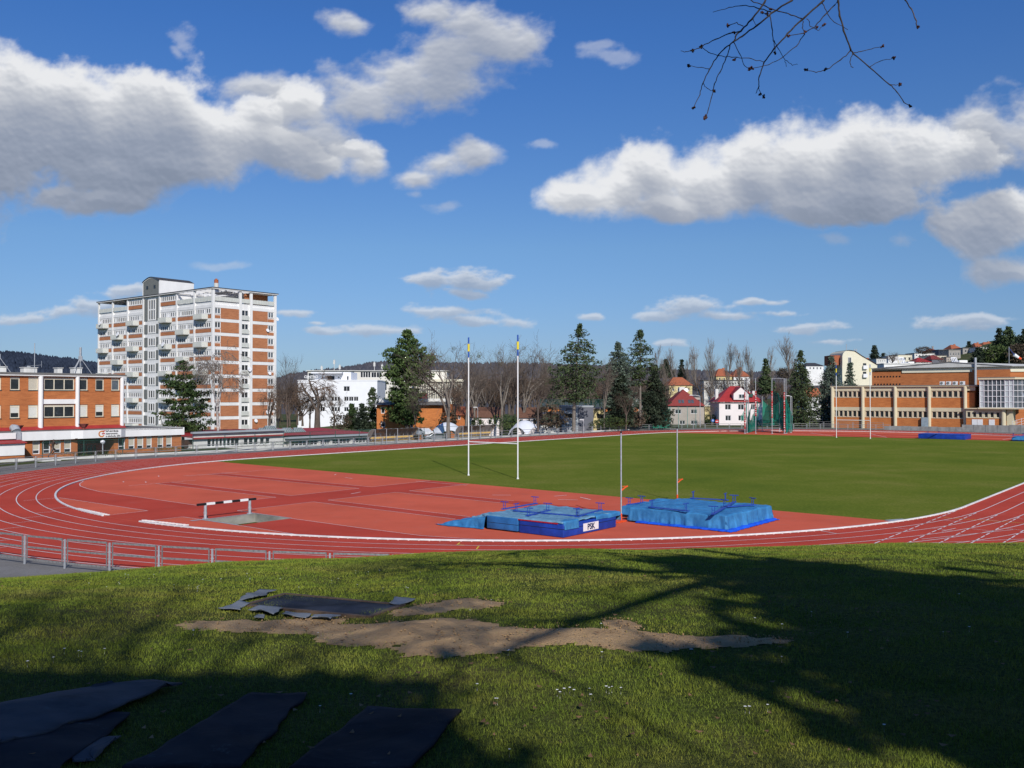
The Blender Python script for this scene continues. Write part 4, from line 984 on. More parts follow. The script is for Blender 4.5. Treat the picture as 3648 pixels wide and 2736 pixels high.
for i in (2, 4): bpanel(.16,.305, i*TB+.26, (i+1)*TB-.26, 26.05, 26.75)
rnd = random.Random(3)
for k in range(9):
    zt = ZT-k*FH
    for i in range(7):
        if i == 3: continue
        pn = rnd.choice([(), (4,), (3,4), (6,), (1,), (4,5)])
        window(tw, 0, TB-.52, 0, 1.25, nx=8, fw=.24, dep=.09, rz=-PI/2, base=(.27, (i+1)*TB-.26, zt-1.27), glass=rnd.choice(['glass','glass','glassblue']), frame='white', panes=pn)
    if k > 0:
        window(tw, 0, 2.9, 0, 1.95, nx=3, nz=1, fw=.26, dep=.09, rz=-PI/2, base=(.27, 4*TB-1.85, zt-1.45), frame='white', name='stair_window')
        for yy in (3*TB+.28, 4*TB-1.5):
            q = MB(); q.box(.16,.305, yy, yy+1.22, zt-1.45, zt+.5); q.build('louvre', MT['slatgrey'], tw)
    window(tw, .55, 1.95, zt-1.27, zt, y=.27, nx=2, fw=.14, glass=rnd.choice(['glass','glassblue']), frame='white')
    window(tw, 13.25, 14.7, zt-1.27, zt, y=.27, nx=2, fw=.14, glass=rnd.choice(['glass','glassblue']), frame='white')
    window(tw, 6.85, 8.45, zt-1.27, zt-.05, y=.29, nx=2, fw=.10, frame='white')
    q = MB(); q.box(6.8, 8.55, .05,.14, zt-2.0, zt-1.22); q.box(6.75,8.6,.02,.3, zt-2.08, zt-2.0); q.build('parapet_panel', MT['balcony'], tw)
for i in (2, 4): window(tw, 0, TB-.52, 0, 1.2, nx=8, fw=.24, dep=.09, rz=-PI/2, base=(.27, (i+1)*TB-.26, 26.85), frame='white')
window(tw, 0, 2.9, 0, 4.6, nx=3, nz=2, fw=.26, dep=.09, rz=-PI/2, base=(.27, 4*TB-1.85, 23.2), frame='white', name='stair_window')
for yy in (3*TB+.28, 4*TB-1.5): q = MB(); q.box(.16,.305, yy, yy+1.22, 23.2, 27.8); q.build('louvre', MT['slatgrey'], tw)
bal = None
def balcony(i, k):
    global bal
    if bal is None:
        q = MB(); L = 4.5; pl = [(0,0),(-1.15,.35),(-1.15,L-1.1),(0,L)]
        for (xa, ya), (xb, yb) in zip(pl, pl[1:]):
            d = Vector((xb-xa, yb-ya, 0)); n_ = max(1, round(d.length/.25))
            q.obox(((xa+xb)/2,(ya+yb)/2,.47), d.length, .04, .86, math.atan2(d.y, d.x), mi=0)
            for t_ in range(n_+1): q.obox((xa+d.x*t_/n_, ya+d.y*t_/n_, .47), .05, .07, .9, math.atan2(d.y, d.x), mi=0)
            q.obox(((xa+xb)/2,(ya+yb)/2,.93), d.length, .06, .05, math.atan2(d.y, d.x), mi=1)
        q.add([(x,y,-.1) for x,y in pl]+[(x,y,.05) for x,y in pl], [(0,1,2,3),(7,6,5,4),(0,4,5,1),(1,5,6,2),(2,6,7,3)], 1)
        bal = o = q.build('balcony', [MT['balcony'], MT['concretewhite']])
    else: o = bal.copy(); COL.objects.link(o)
    o.parent = tw; o.location = (.1, (i+1)*TB-.45-4.5+.2, ZT-k*FH-2.22)
for i in (0, 2, 4, 6):
    for k in (0, 2, 4, 6, 8): balcony(i, k)
for i in (1, 5):
    for k in (1, 3, 5, 7): balcony(i, k)
for y0, y1 in ((.3,TB-.2),(TB+.3,2*TB-.2),(5*TB+.3,6*TB-.2),(6*TB+.3,TL-.5)):
    rl = MB(); rl.box(.05,.09,y0,y1,26.02,26.86); y = y0
    while y < y1: rl.box(.02,.12,y,y+.06,26.0,26.9); y += .62
    rl.build('terrace_railing', MT['balcony'], tw)
for x0, x1 in ((.5,6.15),(6.8,8.75),(9.4,14.7)):
    rl = MB(); rl.box(x0,x1,.05,.09,26.02,26.86); x = x0
    while x < x1: rl.box(x,x+.06,.02,.12,26.0,26.9); x += .62
    rl.build('terrace_railing', MT['balcony'], tw)
rf = MB()
rf.box(-.25,.25,-.25,TL+.1,28.34,28.56); rf.box(.25,TW+.25,-.25,.25,28.34,28.56); rf.box(TW-.25,TW+.25,.25,TL+.1,28.34,28.56); rf.box(.25,TW-.25,2*TB,5*TB,28.34,28.56)
rf.box(9.3,TW-.25,.25,2*TB,28.34,28.54); rf.box(.25,TW-.25,TL-.5,TL+.1,28.34,28.56)
for y in np.arange(1.5, 2*TB, 1.6): rf.box(.25,9.3,y,y+.14,28.30,28.5)
for y in np.arange(5*TB+1, TL-.6, 1.8): rf.box(.25,TW-.25,y,y+.14,28.30,28.5)
for x in (3.2, 6.3): rf.box(x,x+.2,.25,2*TB,28.1,28.3)
rf.build('roof_frame', MT['white'], tw)
m_ = MB(); m_.box(-.3,TW+.3,-.3,-.26,28.5,28.66); m_.box(-.3,-.26,-.26,TL+.15,28.5,28.66); m_.box(-.26,.2,-.26,TL+.12,28.565,28.62); m_.box(.2,TW+.26,-.26,.2,28.565,28.62); m_.box(.2,TW+.2,2*TB+.1,TL,28.565,28.62); m_.build('roof_edge', MT['roofdark'], tw)
m_ = MB(); m_.box(9.2,TW-.4,2.5,2.9,26,28.3); m_.box(4,9,5.5,5.8,26,27.4); m_.build('terrace_wall', MT['brick_tower'], tw)
# roof house with its arched roof
m_ = MB(); y0, y1, x1 = 3*TB+.1, 4*TB+.3, 8.2; n = 14
ar = [(y0+(y1-y0)*i/n, 31.6+ .95*math.sin(PI*i/n)) for i in range(n+1)]
m_.box(.05, x1, y0, y0+.2, 28.3, 31.6); m_.box(.05, x1, y1-.2, y1, 28.3, 31.6); m_.box(x1-.2, x1, y0+.2, y1-.2, 28.3, 31.6)
for (ya, za), (yb, zb_) in zip(ar, ar[1:]): m_.add([(.05,ya,za-.3),(.05,yb,zb_-.3),(.05,yb,zb_),(.05,ya,za),(x1,ya,31.5),(x1,yb,31.5),(x1,yb,zb_),(x1,ya,za)], [(0,3,2,1),(4,5,6,7)])
m_.build('roof_house', MT['white'], tw)
m_ = MB(); m_.poly([(.12,y0+.2,28.6),(.12,y0+.2,31.6)]+[(.12,y,z-.15) for y, z in ar[1:-1]]+[(.12,y1-.2,31.6),(.12,y1-.2,28.6)]); m_.build('louvre', MT['slatgrey'], tw)
m_ = MB()
for yy in (y0+1.6, y1-2.2): m_.box(.06,.13,yy,yy+.7,30.0,30.7)
m_.build('vent_opening', MT['glass'], tw)
m_ = MB(); V = [(x, y, z+.02) for y, z in ar for x in (-.1, x1+.15)]; m_.add(V, [(2*i,2*i+1,2*i+3,2*i+2) for i in range(n)], 0, True); V2 = [(x, y, z-.08) for y, z in ar for x in (-.1, x1+.15)]; m_.add(V2, [(2*i,2*i+2,2*i+3,2*i+1) for i in range(n)], 0, True)
m_.build('arched_roof', MT['roofdark'], tw)
m_ = MB(); m_.tube([(1.6,1.2,28.5),(1.6,1.2,29.6),(1.6,1.2,29.65)], [.45,.45,.42], 12); ch = m_.build('chimney', MT['concretewhite'], tw); m_ = MB(); m_.tube([(1.6,1.2,29.65),(1.6,1.2,30.35)], .42, 12); m_.tube([(1.6,1.2,30.35),(1.6,1.2,30.55)], .2, 8); m_.build('chimney_cap', MT['tile'], ch)
m_ = MB(); n = 10; V = []
for i in range(n+1):
    for x in (3., 9.): V.append((x+i*.0, 2.2+6*i/n, 28.5+.75*math.sin(PI*i/n)))
m_.add(V, [(2*i,2*i+1,2*i+3,2*i+2) for i in range(n)], 0, True); m_.build('arched_skylight', MT['roofdark'], tw)
for (x, y, z, r, dx, dy) in ((TW+.35,.25,ZT-1.35,.42,0,-1),(13.1,.0,ZT-FH-1.1,.38,0,-1),(13.6,-.05,ZT-4*FH-1.7,.38,0,-1),(8.6,-.1,ZT-4*FH-1.0,.5,0,-1),(13.1,-.1,ZT-7*FH-1.5,.45,0,-1),(10.2,-.1,ZT-8*FH-.4,.4,0,-1),(-1.2,6*TB+3.3,ZT-1.2,.5,-1,0),(-1.2,5*TB+2,ZT-FH-1.2,.5,-1,0),(-1.2,2*TB+3,ZT-2*FH-1.3,.5,-1,0)):
    m_ = MB(); m_.disc((x,y,z),(dx,dy,.35), r, 14, 0, .06); m_.bar((x,y,z),(x-dx*.3,y-dy*.3,z-.3),.05); m_.build('satellite_dish', MT['pvc'], tw)

# ---------------------------------------------------------------- school: two-storey main block behind a low wing
def cS(x, y): return (x*.20796, 1300+y*.20796)
sch = empty('school', W(-3.4, 62), TH, 'orange brick school with round white columns and a low white-fasciaed front wing', 'school')
def sx(x, y=1400, b=62): return onB(cS(x,0)[0], y, b)[0]+3.4
def sz(x, y, b=62): return onB(*cS(x, y), b)[1]
zu0, zu1, zl0, zl1 = sz(1430,438), sz(1430,222), sz(1430,893), sz(1430,678)
ops = []; wins = []
for x0, x1, up, lo in ((0,22,'w','w'),(170,342,'dark','blind'),(485,656,'blind','blind'),(1350,1506,'dark','blind'),(1634,1782,'dark','blind'),(1905,2050,'blue','blind')):
    a0, a1 = (sx(x0) if x0 > 0 else sx(-140)), sx(x1)
    ops += [(a0,a1,zu0,zu1),(a0,a1,zl0,zl1)]; wins += [(a0,a1,zu0,zu1,up,1),(a0,a1,zl0,zl1,lo,1)]
for x0, x1 in ((-420,-250),(-700,-540)): a0, a1 = sx(x0), sx(x1); ops += [(a0,a1,zu0,zu1),(a0,a1,zl0,zl1)]; wins += [(a0,a1,zu0,zu1,'dark',1),(a0,a1,zl0,zl1,'blind',1)]
a0, a1 = sx(752), sx(1278); ops += [(a0,a1,zu0,zu1),(a0,a1,zl0,zl1)]; wins += [(a0,a1,zu0,zu1,'dark',3),(a0,a1,zl0,zl1,'dark',3)]
XL = -26.; ztop = 9.75; zb1 = sz(1300,190); RT = sx(2110)
m_ = MB(); wall_open(m_, XL, RT-.1, -1, zb1, ops, 0, .3); m_.box(XL, RT-.1, .6, 13, -1, zb1-.1); m_.build('brick_wall', MT['brick'], sch)
for (a0, a1, z0, z1, kind, nx) in wins:
    w_ = window(sch, a0+.02, a1-.02, z0+.02, z1-.02, y=.16, nx=nx, fw=.10, dep=.08, frame='winframe', glass='glass' if kind in ('dark','w') else ('glassblue' if kind == 'blue' else 'glass'))
    if kind == 'blind':
        q = MB(); q.box(.1, a1-a0-.14, -.04,-.02, .1 if rnd.random() < .8 else .6, z1-z0-.25); q.build('blind', MT['blindwhite' if z0 < 7 else 'blind'], w_)
    q = MB(); q.box(.06, a1-a0-.1, -.06,-.03, z1-z0-.28, z1-z0-.1); q.build('blind_box', MT['winframe'], w_)
    q = MB(); q.box(a0-.05, a1+.05, -.06, .1, z0-.07, z0); q.build('window_sill', MT['darkmetal'], sch)
m_ = MB(); m_.box(XL, RT-.1, -.10, .3, zb1, ztop-.35); m_.box(XL, RT+.1, -.35, 13.3, ztop-.28, ztop-.12); a0, a1 = sx(720), sx(1290); m_.box(a0, a1, -.12, .0, sz(1000,668), sz(1000,588)); m_.build('fascia', MT['white'], sch)
m_ = MB(); m_.box(XL, RT+.25, -.42, 13.4, ztop-.12, ztop+.03); m_.box(XL, RT+.0, 1.5, 12, ztop+.03, ztop+.15); m_.build('flat_roof', MT['roofgrey'], sch)
for x, r in ((690,.28),(1320,.24),(2083,.24),(-640,.28)):
    m_ = MB(); m_.tube([(sx(x),-.12,2.6),(sx(x),-.12,ztop-.3)], r, 14); m_.tube([(sx(x),-.12,2.6),(sx(x),-.12,3.1)], r+.05, 14); m_.build('column', MT['white'], sch)
# wing (front at b = 57)
WY = -5.0
def wx(x): return onB(cS(x,0)[0], 1500, 57)[0]+3.4
def wz(x, y): return onB(*cS(x, y), 57)[1]
WR = onB(646, 1540, 57)[0]+3.4; zf0, zf1, zw1 = 2.06, 3.02, 2.02
wo_ = []; ww_ = []
for x0, x1, kind in ((320,440,'dark'),(560,690,'blind'),(740,870,'dark'),(920,1050,'blind'),(1100,1228,'blind'),(2030,2150,'dark')):
    wo_.append((wx(x0), wx(x1), .42, zw1)); ww_.append((wx(x0), wx(x1), .42, zw1, kind))
for p0, p1, kind in ((458,481,'blind'),(489,512,'blind'),(522,542,'blind'),(561,583,'blind'),(592,614,'blind')):
    a0, a1 = onB(p0,1560,57)[0]+3.4, onB(p1,1560,57)[0]+3.4; wo_.append((a0,a1,.42,zw1)); ww_.append((a0,a1,.42,zw1,kind))
e0, e1 = wx(1330), wx(1955); wo_.append((e0, e1, -.9, zw1))
m_ = MB(); wall_open(m_, wx(290), WR, -1, zf0, wo_, WY, WY+.3); m_.box(wx(290), e0-.2, WY+.7, -.1, -1, 2.0); m_.box(e1+.2, WR, WY+.7, 6, -1, 2.0); m_.box(e0-.2, e1+.2, WY+2.6, -.1, -1, 2.0); m_.box(WR-.25, WR-.002, WY+.3, WY+.7, -1, 2.0)
m_.box(e0-.2,e0,WY+.3,WY+2.6,-1,2); m_.box(e1,e1+.2,WY+.3,WY+2.6,-1,2); m_.build('wing_wall', MT['brick'], sch)
for (a0, a1, z0, z1, kind) in ww_:
    w_ = window(sch, a0+.02, a1-.02, z0+.02, z1-.02, y=WY+.2, nx=1, nz=1, fw=.08, frame='pvc', base=(a0+.02, WY+.2, z0+.02))
    q = MB(); q.box(.06, a1-a0-.1, -.09,-.04, .42, .50); q.build('transom', MT['pvc'], w_)
    if kind == 'blind': q = MB(); q.box(.08, a1-a0-.12, -.05,-.02, .5, z1-z0-.1); q.build('blind', MT['blind'], w_)
m_ = MB(); m_.box(wx(320), e0-1.0, WY-.5, WY-.32, zf0-.03, zf1); 
m_.add([(e0-1.0,WY-.5,zf0-.03),(e0+.2,WY-.95,zf0),(e0+.2,WY-.95,zf1),(e0-1.0,WY-.5,zf1),(e0-1.0,WY-.3,zf0-.03),(e0+.2,WY-.75,zf0),(e0+.2,WY-.75,zf1),(e0-1.0,WY-.3,zf1)], [(0,1,2,3),(7,6,5,4),(3,2,6,7),(0,4,5,1)])
m_.box(e0+.2, e1+.4, WY-.95, WY-.75, zf0, zf1); m_.add([(e1+.4,WY-.95,zf0),(e1+1.3,WY-.3,zf0),(e1+1.3,WY-.3,zf1),(e1+.4,WY-.95,zf1)], [(0,1,2,3)]); m_.box(e1+1.3, WR+.25, WY-.3, WY-.1, zf0, zf1); m_.box(WR+.05, WR+.25, WY-.1, 6, zf0, zf1)
m_.build('wing_fascia', MT['white'], sch)
m_ = MB(); m_.box(wx(-200), WR+.05, WY-.3, 0, zf1-.2, zf1-.02); m_.box(e0+.2,e1+.4,WY-.75,WY-.3,zf1-.2,zf1-.02); m_.box(e0-.6,e1+.8,WY-.75,WY+.0,zf0+.0,zf0+.05); m_.box(RT-.1, WR+.05, 0, 6, zf1-.2, zf1-.02); m_.build('wing_roof', MT['roofgrey'], sch)
m_ = MB(); m_.add([(XL,-.9,zf1),(RT,-.9,zf1),(RT,-.02,zf1+.38),(XL,-.02,zf1+.38)], [(0,1,2,3)]); m_.build('flashing', MT['redroof'], sch)
m_ = MB(); m_.box(e0, e1, WY+2.3, WY+2.34, -.9, 2.0); eb = m_.build('entrance_glazing', MT['glass'], sch)
m_ = MB()
for i in range(7): x = e0+(e1-e0)*i/6; m_.box(x-.04, x+.04, WY+2.2, WY+2.28, -.9, 1.2)
m_.box(e0, e1, WY+2.2, WY+2.28, 1.15, 1.25); m_.box(e0,e0+.8,WY+2.2,WY+2.27,-.9,1.1); m_.box(e1-1.1,e1,WY+2.2,WY+2.27,-.9,1.1); m_.build('entrance_frame', MT['redpaint'], eb)
# lettering and round emblem on the fascia
sxl = wx(1745); text('Střední škola\ngastronomie\na obchodu Zlín', .30, sch, (sxl, WY-.962, (zf0+zf1)/2), (PI/2, 0, 0), MT['blackpaint'], 'lettering', .004, 'LEFT')
em = MB(); cx_ = wx(1675); cz_ = (zf0+zf1)/2; n = 22
for r0, r1, a0, a1, yy in ((.24,.40,35,330,0),):
    P = [(cx_+r*math.cos(math.radians(a0+(a1-a0)*i/n)), WY-.965, cz_+r*math.sin(math.radians(a0+(a1-a0)*i/n))) for r in (r0, r1) for i in range(n+1)]
    em.add(P, [(i, i+1, n+2+i, n+1+i) for i in range(n)], 0)
em.box(cx_+.02, cx_+.40, WY-.968, WY-.96, cz_-.05, cz_+.09, 1); em.add([(cx_+.1,WY-.966,cz_+.26),(cx_+.42,WY-.966,cz_+.30),(cx_+.5,WY-.966,cz_+.42),(cx_+.1,WY-.966,cz_+.40)], [(0,1,2,3)], 1)
em.build('emblem', [M_('emblem_amber', (.62,.22,.06), .25, 3, .6), M_('emblem_crimson', (.45,.04,.05), .2, 3, .6)], sch)
# left annexe, grey duct, roof vents
m_ = MB(); m_.box(XL, wx(275), WY-2.2, WY+1, .55, 1.95); m_.build('annexe_panel', MT['white'], sch)
m_ = MB(); m_.box(XL, wx(285), WY-2.1, WY+1, -1, .55); m_.build('annexe_wall', MT['brick'], sch)
m_ = MB(); m_.add([(XL,WY-2.5,1.95),(wx(300),WY-2.5,1.95),(wx(300),WY+.5,2.35),(XL,WY+.5,2.35)], [(0,1,2,3)]); m_.box(XL,wx(300),WY-2.5,WY-2.42,1.86,1.96); m_.build('annexe_roof', MT['redroof'], sch)
m_ = MB(); m_.box(XL, wx(215), WY-.9, WY-.6, 2.3, 2.98); m_.build('wing_fascia', MT['white'], sch)
m_ = MB(); m_.box(wx(220), wx(320), WY-.7, WY+.2, 1.9, 3.1); m_.tube([(wx(270)-.02, WY-.2, 3.1),(wx(270)-.02, WY+.1, 3.45),(wx(250), WY+.5, 3.5)], [.5,.45,.4], 10); m_.build('vent_duct', MT['steel'], sch)
for x in (458, 1585):
    m_ = MB(); p = (wx(x), WY+2.2); m_.tube([(p[0],p[1],3.0),(p[0],p[1],3.25),(p[0],p[1],3.26),(p[0],p[1],3.7)], [.2,.2,.3,.6], 6, 0, True, False); m_.build('roof_vent', M_('oxide_red_cowl', (.22,.06,.05), .2, 3, .7), sch)
for x, w_, y in ((60,1.3,5),(350,.9,5),(460,1.0,7),(900,1.6,6),(1350,.6,5),(1530,1.0,3)):
    m_ = MB(); c = sx(x); m_.box(c-w_/2, c+w_/2, y, y+1, ztop+.0, ztop+.85); m_.box(c-w_/2-.1, c+w_/2+.1, y-.1, y+1.1, ztop+.85, ztop+.92)
    o = m_.build('roof_housing', MT['white_dirty'], sch)
def mast(x, ytop, y, fat, label=None):
    m_ = MB(); c = sx(x); zt_ = HC+(1410-cS(0, ytop)[1])/F*(118)+.4
    m_.tube([(c,y,ztop),(c,y,zt_)], .05, 6)
    for dx in ((-1.3, 1.3) if fat else ()): m_.tube([(c+dx,y-.6,ztop),(c,y,ztop+2.2)], .04, 5); m_.tube([(c+dx*.6,y+.9,ztop),(c,y,ztop+2.2)], .04, 5)
    if fat: m_.tube([(c,y,zt_-1.8),(c,y,zt_)], .13, 8); m_.box(c-.2,c+.2,y-.12,y+.1,ztop+1.8,ztop+2.4)
    else: m_.tube([(c-.8,y,zt_-2.9),(c+.9,y,zt_-2.7)], .02, 4); m_.tube([(c+.85,y,zt_-3.),(c+.85,y,zt_-2.2)], .02, 4); m_.box(c-.9,c-.5,y-.02,y+.02,zt_-3.1,zt_-2.85)
    m_.build('antenna_mast', MT['steel'], sch)
mast(278, -360, 5, True); mast(970, -290, 6, False); mast(1570, -230, 3, True); mast(1640, -240, 4, True)

# ---------------------------------------------------------------- brick sports hall on the right
hl = empty('sports_hall', W(138, 20.5), TH, 'long brick sports hall with cream columns, rows of windows and a glazed corner bay', 'sports hall')
def cD(x, y): return (2500+x*.51899, 1100+y*.51899)
def hy(x): return onA(cD(x,0)[0], 1450, 138)[0]-20.5
def hz(x, y): return onA(*cD(x, y), 138)[1]
# the front is turned so that local x runs to the right along it
hf = lambda x: -hy(x)      # metres to the right of the left corner
def hplace(o): return o
FR = Matrix.Rotation(-PI/2, 4, 'Z')
def hb(mb, name, mat, par=None): return mb.build(name, mat, par or hl, FR)
Z0, Z9 = .3, 9.2; xr = hf(1875)
rows = [(hz(1340,745), hz(1340,703)), (hz(1340,607), hz(1340,566))]
cols = [896,1108,1330,1563,1810]; ops = []; hw = []
for ci in range(4):
    c0, c1 = hf(cols[ci]+14), hf(cols[ci+1]-12)
    for k in range(6):
        a0 = c0+(c1-c0)*(k+.12)/6; a1 = c0+(c1-c0)*(k+.86)/6
        for z0, z1 in rows: ops.append((a0,a1,z0,z1)); hw.append((a0,a1,z0,z1))
zc = [(hz(1340,563), hz(1340,536)), (hz(1340,702), hz(1340,677))]
m_ = MB(); wall_open(m_, .05, hf(1810), -1, zc[0][0], ops, .0, .3); m_.box(hf(1810), xr-.05, 0, .3, -1, zc[0][0]-.4); m_.box(.1, xr, .6, 11.5, -1, Z9-.3); m_.box(.05,.35,.3,12,-1,Z9-.3); hb(m_, 'brick_wall', MT['brick_pale'])
m_ = MB(); m_.box(0, xr+.1, -.12, .35, zc[0][0]+.0, Z9-.2)
for z0, z1 in rows: m_.box(.1, hf(1810), -.05, .02, z0-.09, z0-.003); 
wall_open(m_, .1, hf(1810), rows[1][0]-.0, zc[0][0], [o for o in ops if o[2] > 5], -.05, -.003); wall_open(m_, .1, hf(1810), rows[0][0], zc[1][1], [o for o in ops if o[2] < 5], -.05, -.003)
m_.box(.1, hf(1810), -.10, -.003, zc[1][0]+.0, zc[1][1]); m_.box(-.3, xr+.6, -.5, 12.2, Z9-.2, Z9); hb(m_, 'cream_band', MT['cream'])
m_ = MB(); m_.box(-.35, xr+.65, -.55, 12.3, Z9, Z9+.12); hb(m_, 'flat_roof', MT['roofgrey'])
for i, c in enumerate(cols): m_ = MB(); x = hf(c)+(.1 if i == 0 else 0); m_.tube([(x,-.25,-1),(x,-.25,Z9-.2)], .36, 14); hb(m_, 'column', MT['cream'])
for (a0, a1, z0, z1) in hw: window(hl, 0, a1-a0, 0, z1-z0, nx=1, fw=.07, dep=.06, rz=-PI/2, base=(.16, -a0, z0), frame='winframe')
# high hall behind
b0 = onA(3106, 1330, 150); hx = lambda px, y=1330: -(onA(px, y, 150)[0]-20.5); hzz = lambda px, y: onA(px, y, 150)[1]
zr = hzz(3300, 1311); L0, L1, L2 = hx(3106), hx(3600), hx(3600)+16
m_ = MB(); m_.box(L0, L1, 12, 12.5, 6, zr-.6); m_.box(L0, L0+.5, 12.5, 40, 6, zr-.6); m_.add([(L1,12.0,0),(L1+14,20,0),(L1+14,20,zr-.6),(L1,12,zr-.6),(L1,12.5,0),(L1+14,20.5,0),(L1+14,20.5,zr-.6),(L1,12.5,zr-.6)], [(0,1,2,3),(7,6,5,4)])
m_.box(hx(3465), L1, 11.7, 12, -1, zr-.6); hb(m_, 'hall_wall', MT['brick'])
m_ = MB(); m_.box(hx(3214), L1+.1, 11.85, 12.45, zr-.6, zr); m_.box(L0,hx(3214),12,12.45,zr-.35,zr); m_.box(L0-.1, L0+.4, 12.45, 40, zr-.6, zr); m_.add([(L1+.1,11.85,zr-1.1),(L1+14.2,19.8,zr-1.1),(L1+14.2,19.8,zr),(L1+.1,11.85,zr)], [(0,1,2,3)]); m_.box(hx(3214), L1+.1, 11.8, 11.86, zr-1.0, zr-.6); hb(m_, 'hall_band', MT['creamlight'])
zp = HC+(1410-1297)/F*235; m_ = MB(); xm = hx(3385)
m_.add([(L0-.3,11.5,zr),(L1+.4,11.5,zr),(L1+14.6,19.5,zr),(L1+14.6,45,zr),(L0-.3,45,zr),(xm,11.5,zr+1.15),(xm+4,45,zr+1.5)], [(0,5,6,4),(5,1,2),(5,2,3,6),(0,1,5)]); hb(m_, 'hall_roof', MT['concretewhite'])
m_ = MB(); m_.bar((L0-.35,11.45,zr+.02),(xm,11.45,zr+1.18),.14); m_.bar((xm,11.45,zr+1.18),(L1+.45,11.45,zr+.05),.14); m_.bar((L0-.35,11.4,zr+.0),(L1+.4,11.4,zr+.0),.12); m_.bar((L1+.4,11.4,zr),(L1+14.6,19.4,zr),.14); hb(m_, 'roof_edge', MT['roofgrey'])
for k in range(9):
    for yv_ in (1344, 1371): x = hx(3115+k*11); m_ = MB(); m_.box(x, x+.3, 11.93, 12.05, hzz(3150,yv_), hzz(3150,yv_)+.28); hb(m_, 'vent_hole', MT['blackpaint'])
m_ = MB(); x = hx(3478); m_.tube([(x,11.2,.5),(x,11.2,zr+2.0)], .25, 10); hb(m_, 'flue_pipe', MT['steel'])
for px in (3352, 3375, 3398, 3424):
    x = hf((px-2500)/.51899); m_ = MB(); m_.box(x-.45, x+.45, 1.0, 1.5, Z9+.12, Z9+.85); o = hb(m_, 'air_unit', MT['pvc']); m_ = MB(); m_.disc((x-.1,.98,Z9+.5),(0,1,0),.28,12,0,.04); hb(m_, 'fan', MT['slatgrey'], o)
# glazed corner bay above the entrance wing
g0, g1 = hf(1922), hf(2152); gz0, gz1 = hz(2000,678), hz(2000,486)
m_ = MB(); m_.box(g0, g1, -1.5, 11.6, gz0, gz1); m_.add([(g1,-1.5,gz0),(g1+6,2.2,gz0),(g1+6,2.2,gz1),(g1,-1.5,gz1)], [(0,1,2,3)]); gb_ = hb(m_, 'glazed_bay', MT['glassblue'])
m_ = MB(); m_.box(g0-.02, g0+.7, -1.56, -1.51, gz0, gz1); m_.box(g1-1.7, g1, -1.56, -1.51, gz0, gz1); hb(m_, 'panel', M_('frosted_white_glass', (.50,.55,.56), .1, 2, .4), gb_)
m_ = MB()
for i in range(9): x = g0+(g1-g0)*i/8; m_.box(x-.06, x+.06, -1.66, -1.56, gz0, gz1)
for i in range(6): z = gz0+(gz1-gz0)*i/5; m_.box(g0-.05, g1+.05, -1.64, -1.57, z-.05, z+.05)
for i in range(1, 10): t_ = i/9; x, y = g1+6*t_, -1.55+3.7*t_; m_.box(x-.04,x+.04,y-.06,y,gz0,gz1)
for i in range(6): z = gz0+(gz1-gz0)*i/5; m_.bar((g1,-1.6,z),(g1+6,2.1,z),.08)
hb(m_, 'glazing_frame', MT['pvc'], gb_)
m_ = MB(); m_.box(g0-.3, g1+.3, -1.9, 11.6, gz1, gz1+.35); m_.add([(g1+.3,-1.9,gz1+.35),(g1+6.3,1.9,gz1+.35),(g1+6.3,9,gz1+.35),(g1+.3,9,gz1+.35),(g1+.3,-1.9,gz1),(g1+6.3,1.9,gz1)], [(0,1,2,3),(4,5,1,0)]); m_.box(g0-.3,g1+.3,-1.95,-1.5,gz0-.28,gz0); hb(m_, 'bay_roof', MT['cream'])
m_ = MB(); m_.box(g0-.35, g1+.35, -1.95, 11.6, gz1+.36, gz1+.46); hb(m_, 'bay_roof_felt', MT['roofgrey'])
# entrance wing below the bay
e0, e1 = hf(1822), hf(2062); ez1 = gz0-.28; eo = [(e0+(e1-e0)*(k+.15)/6, e0+(e1-e0)*(k+.75)/6, hz(1900,745), hz(1900,708)) for k in range(6)]
m_ = MB(); wall_open(m_, e0, e1, hz(1900,750), ez1, eo, -1.0, -.7); m_.tube([(e1+.4,-1.0,-1),(e1+.4,-1.0,ez1)], .45, 14); m_.tube([(e0-.1,-.4,-1),(e0-.1,-.4,ez1+.2)], .3, 12); m_.box(e1+.9, e1+2.0, -.6, 2, -1, ez1); m_.box(e0-.2,e1+5,-1.4,4,ez1,ez1+.18); hb(m_, 'entrance_wall', MT['cream'])
m_ = MB(); m_.box(e0, e1, -.95, -.7, -1, hz(1900,750)); m_.box(e0,e1,-.68,3,-1,ez1-.1); hb(m_, 'entrance_base', MT['brick_pale'])
for (a0, a1, z0, z1) in eo: window(hl, 0, a1-a0, 0, z1-z0, nx=1, fw=.07, dep=.06, rz=-PI/2, base=(-.85, -a0, z0), frame='winframe', glass='glass')
for x0, x1 in ((1862,1897),(1899,1936),(1978,2018)): m_ = MB(); m_.box(hf(x0), hf(x1), -1.02, -.95, -.4, hz(1900,758)); hb(m_, 'door', MT['pvc'])
m_ = MB()
for z in (1.2, 1.7, 2.2, 2.7): m_.bar((e1+2.2,-2.5,z-.6),(e1+7,-2.5,z+1.0),.06)
for k in range(7): x = e1+2.2+.8*k; m_.bar((x,-2.5,.2+.26*k),(x,-2.5,2.2+.27*k),.06)
hb(m_, 'stair_railing', MT['pvc'])
m_ = MB(); m_.box(hf(1512), hf(1560), -.6,-.1, -.3, hz(1540,745)); hb(m_, 'equipment_cabinet', M_('pale_blue_steel', (.30,.37,.41), .15, 2, .6))
m_ = MB(); B = at(*cD(2110,400), 205)
wsk = empty('windsock', (B.x, B.y, B.z-.6), 0, 'red and white windsock on a thin mast above the hall roof', 'windsock')
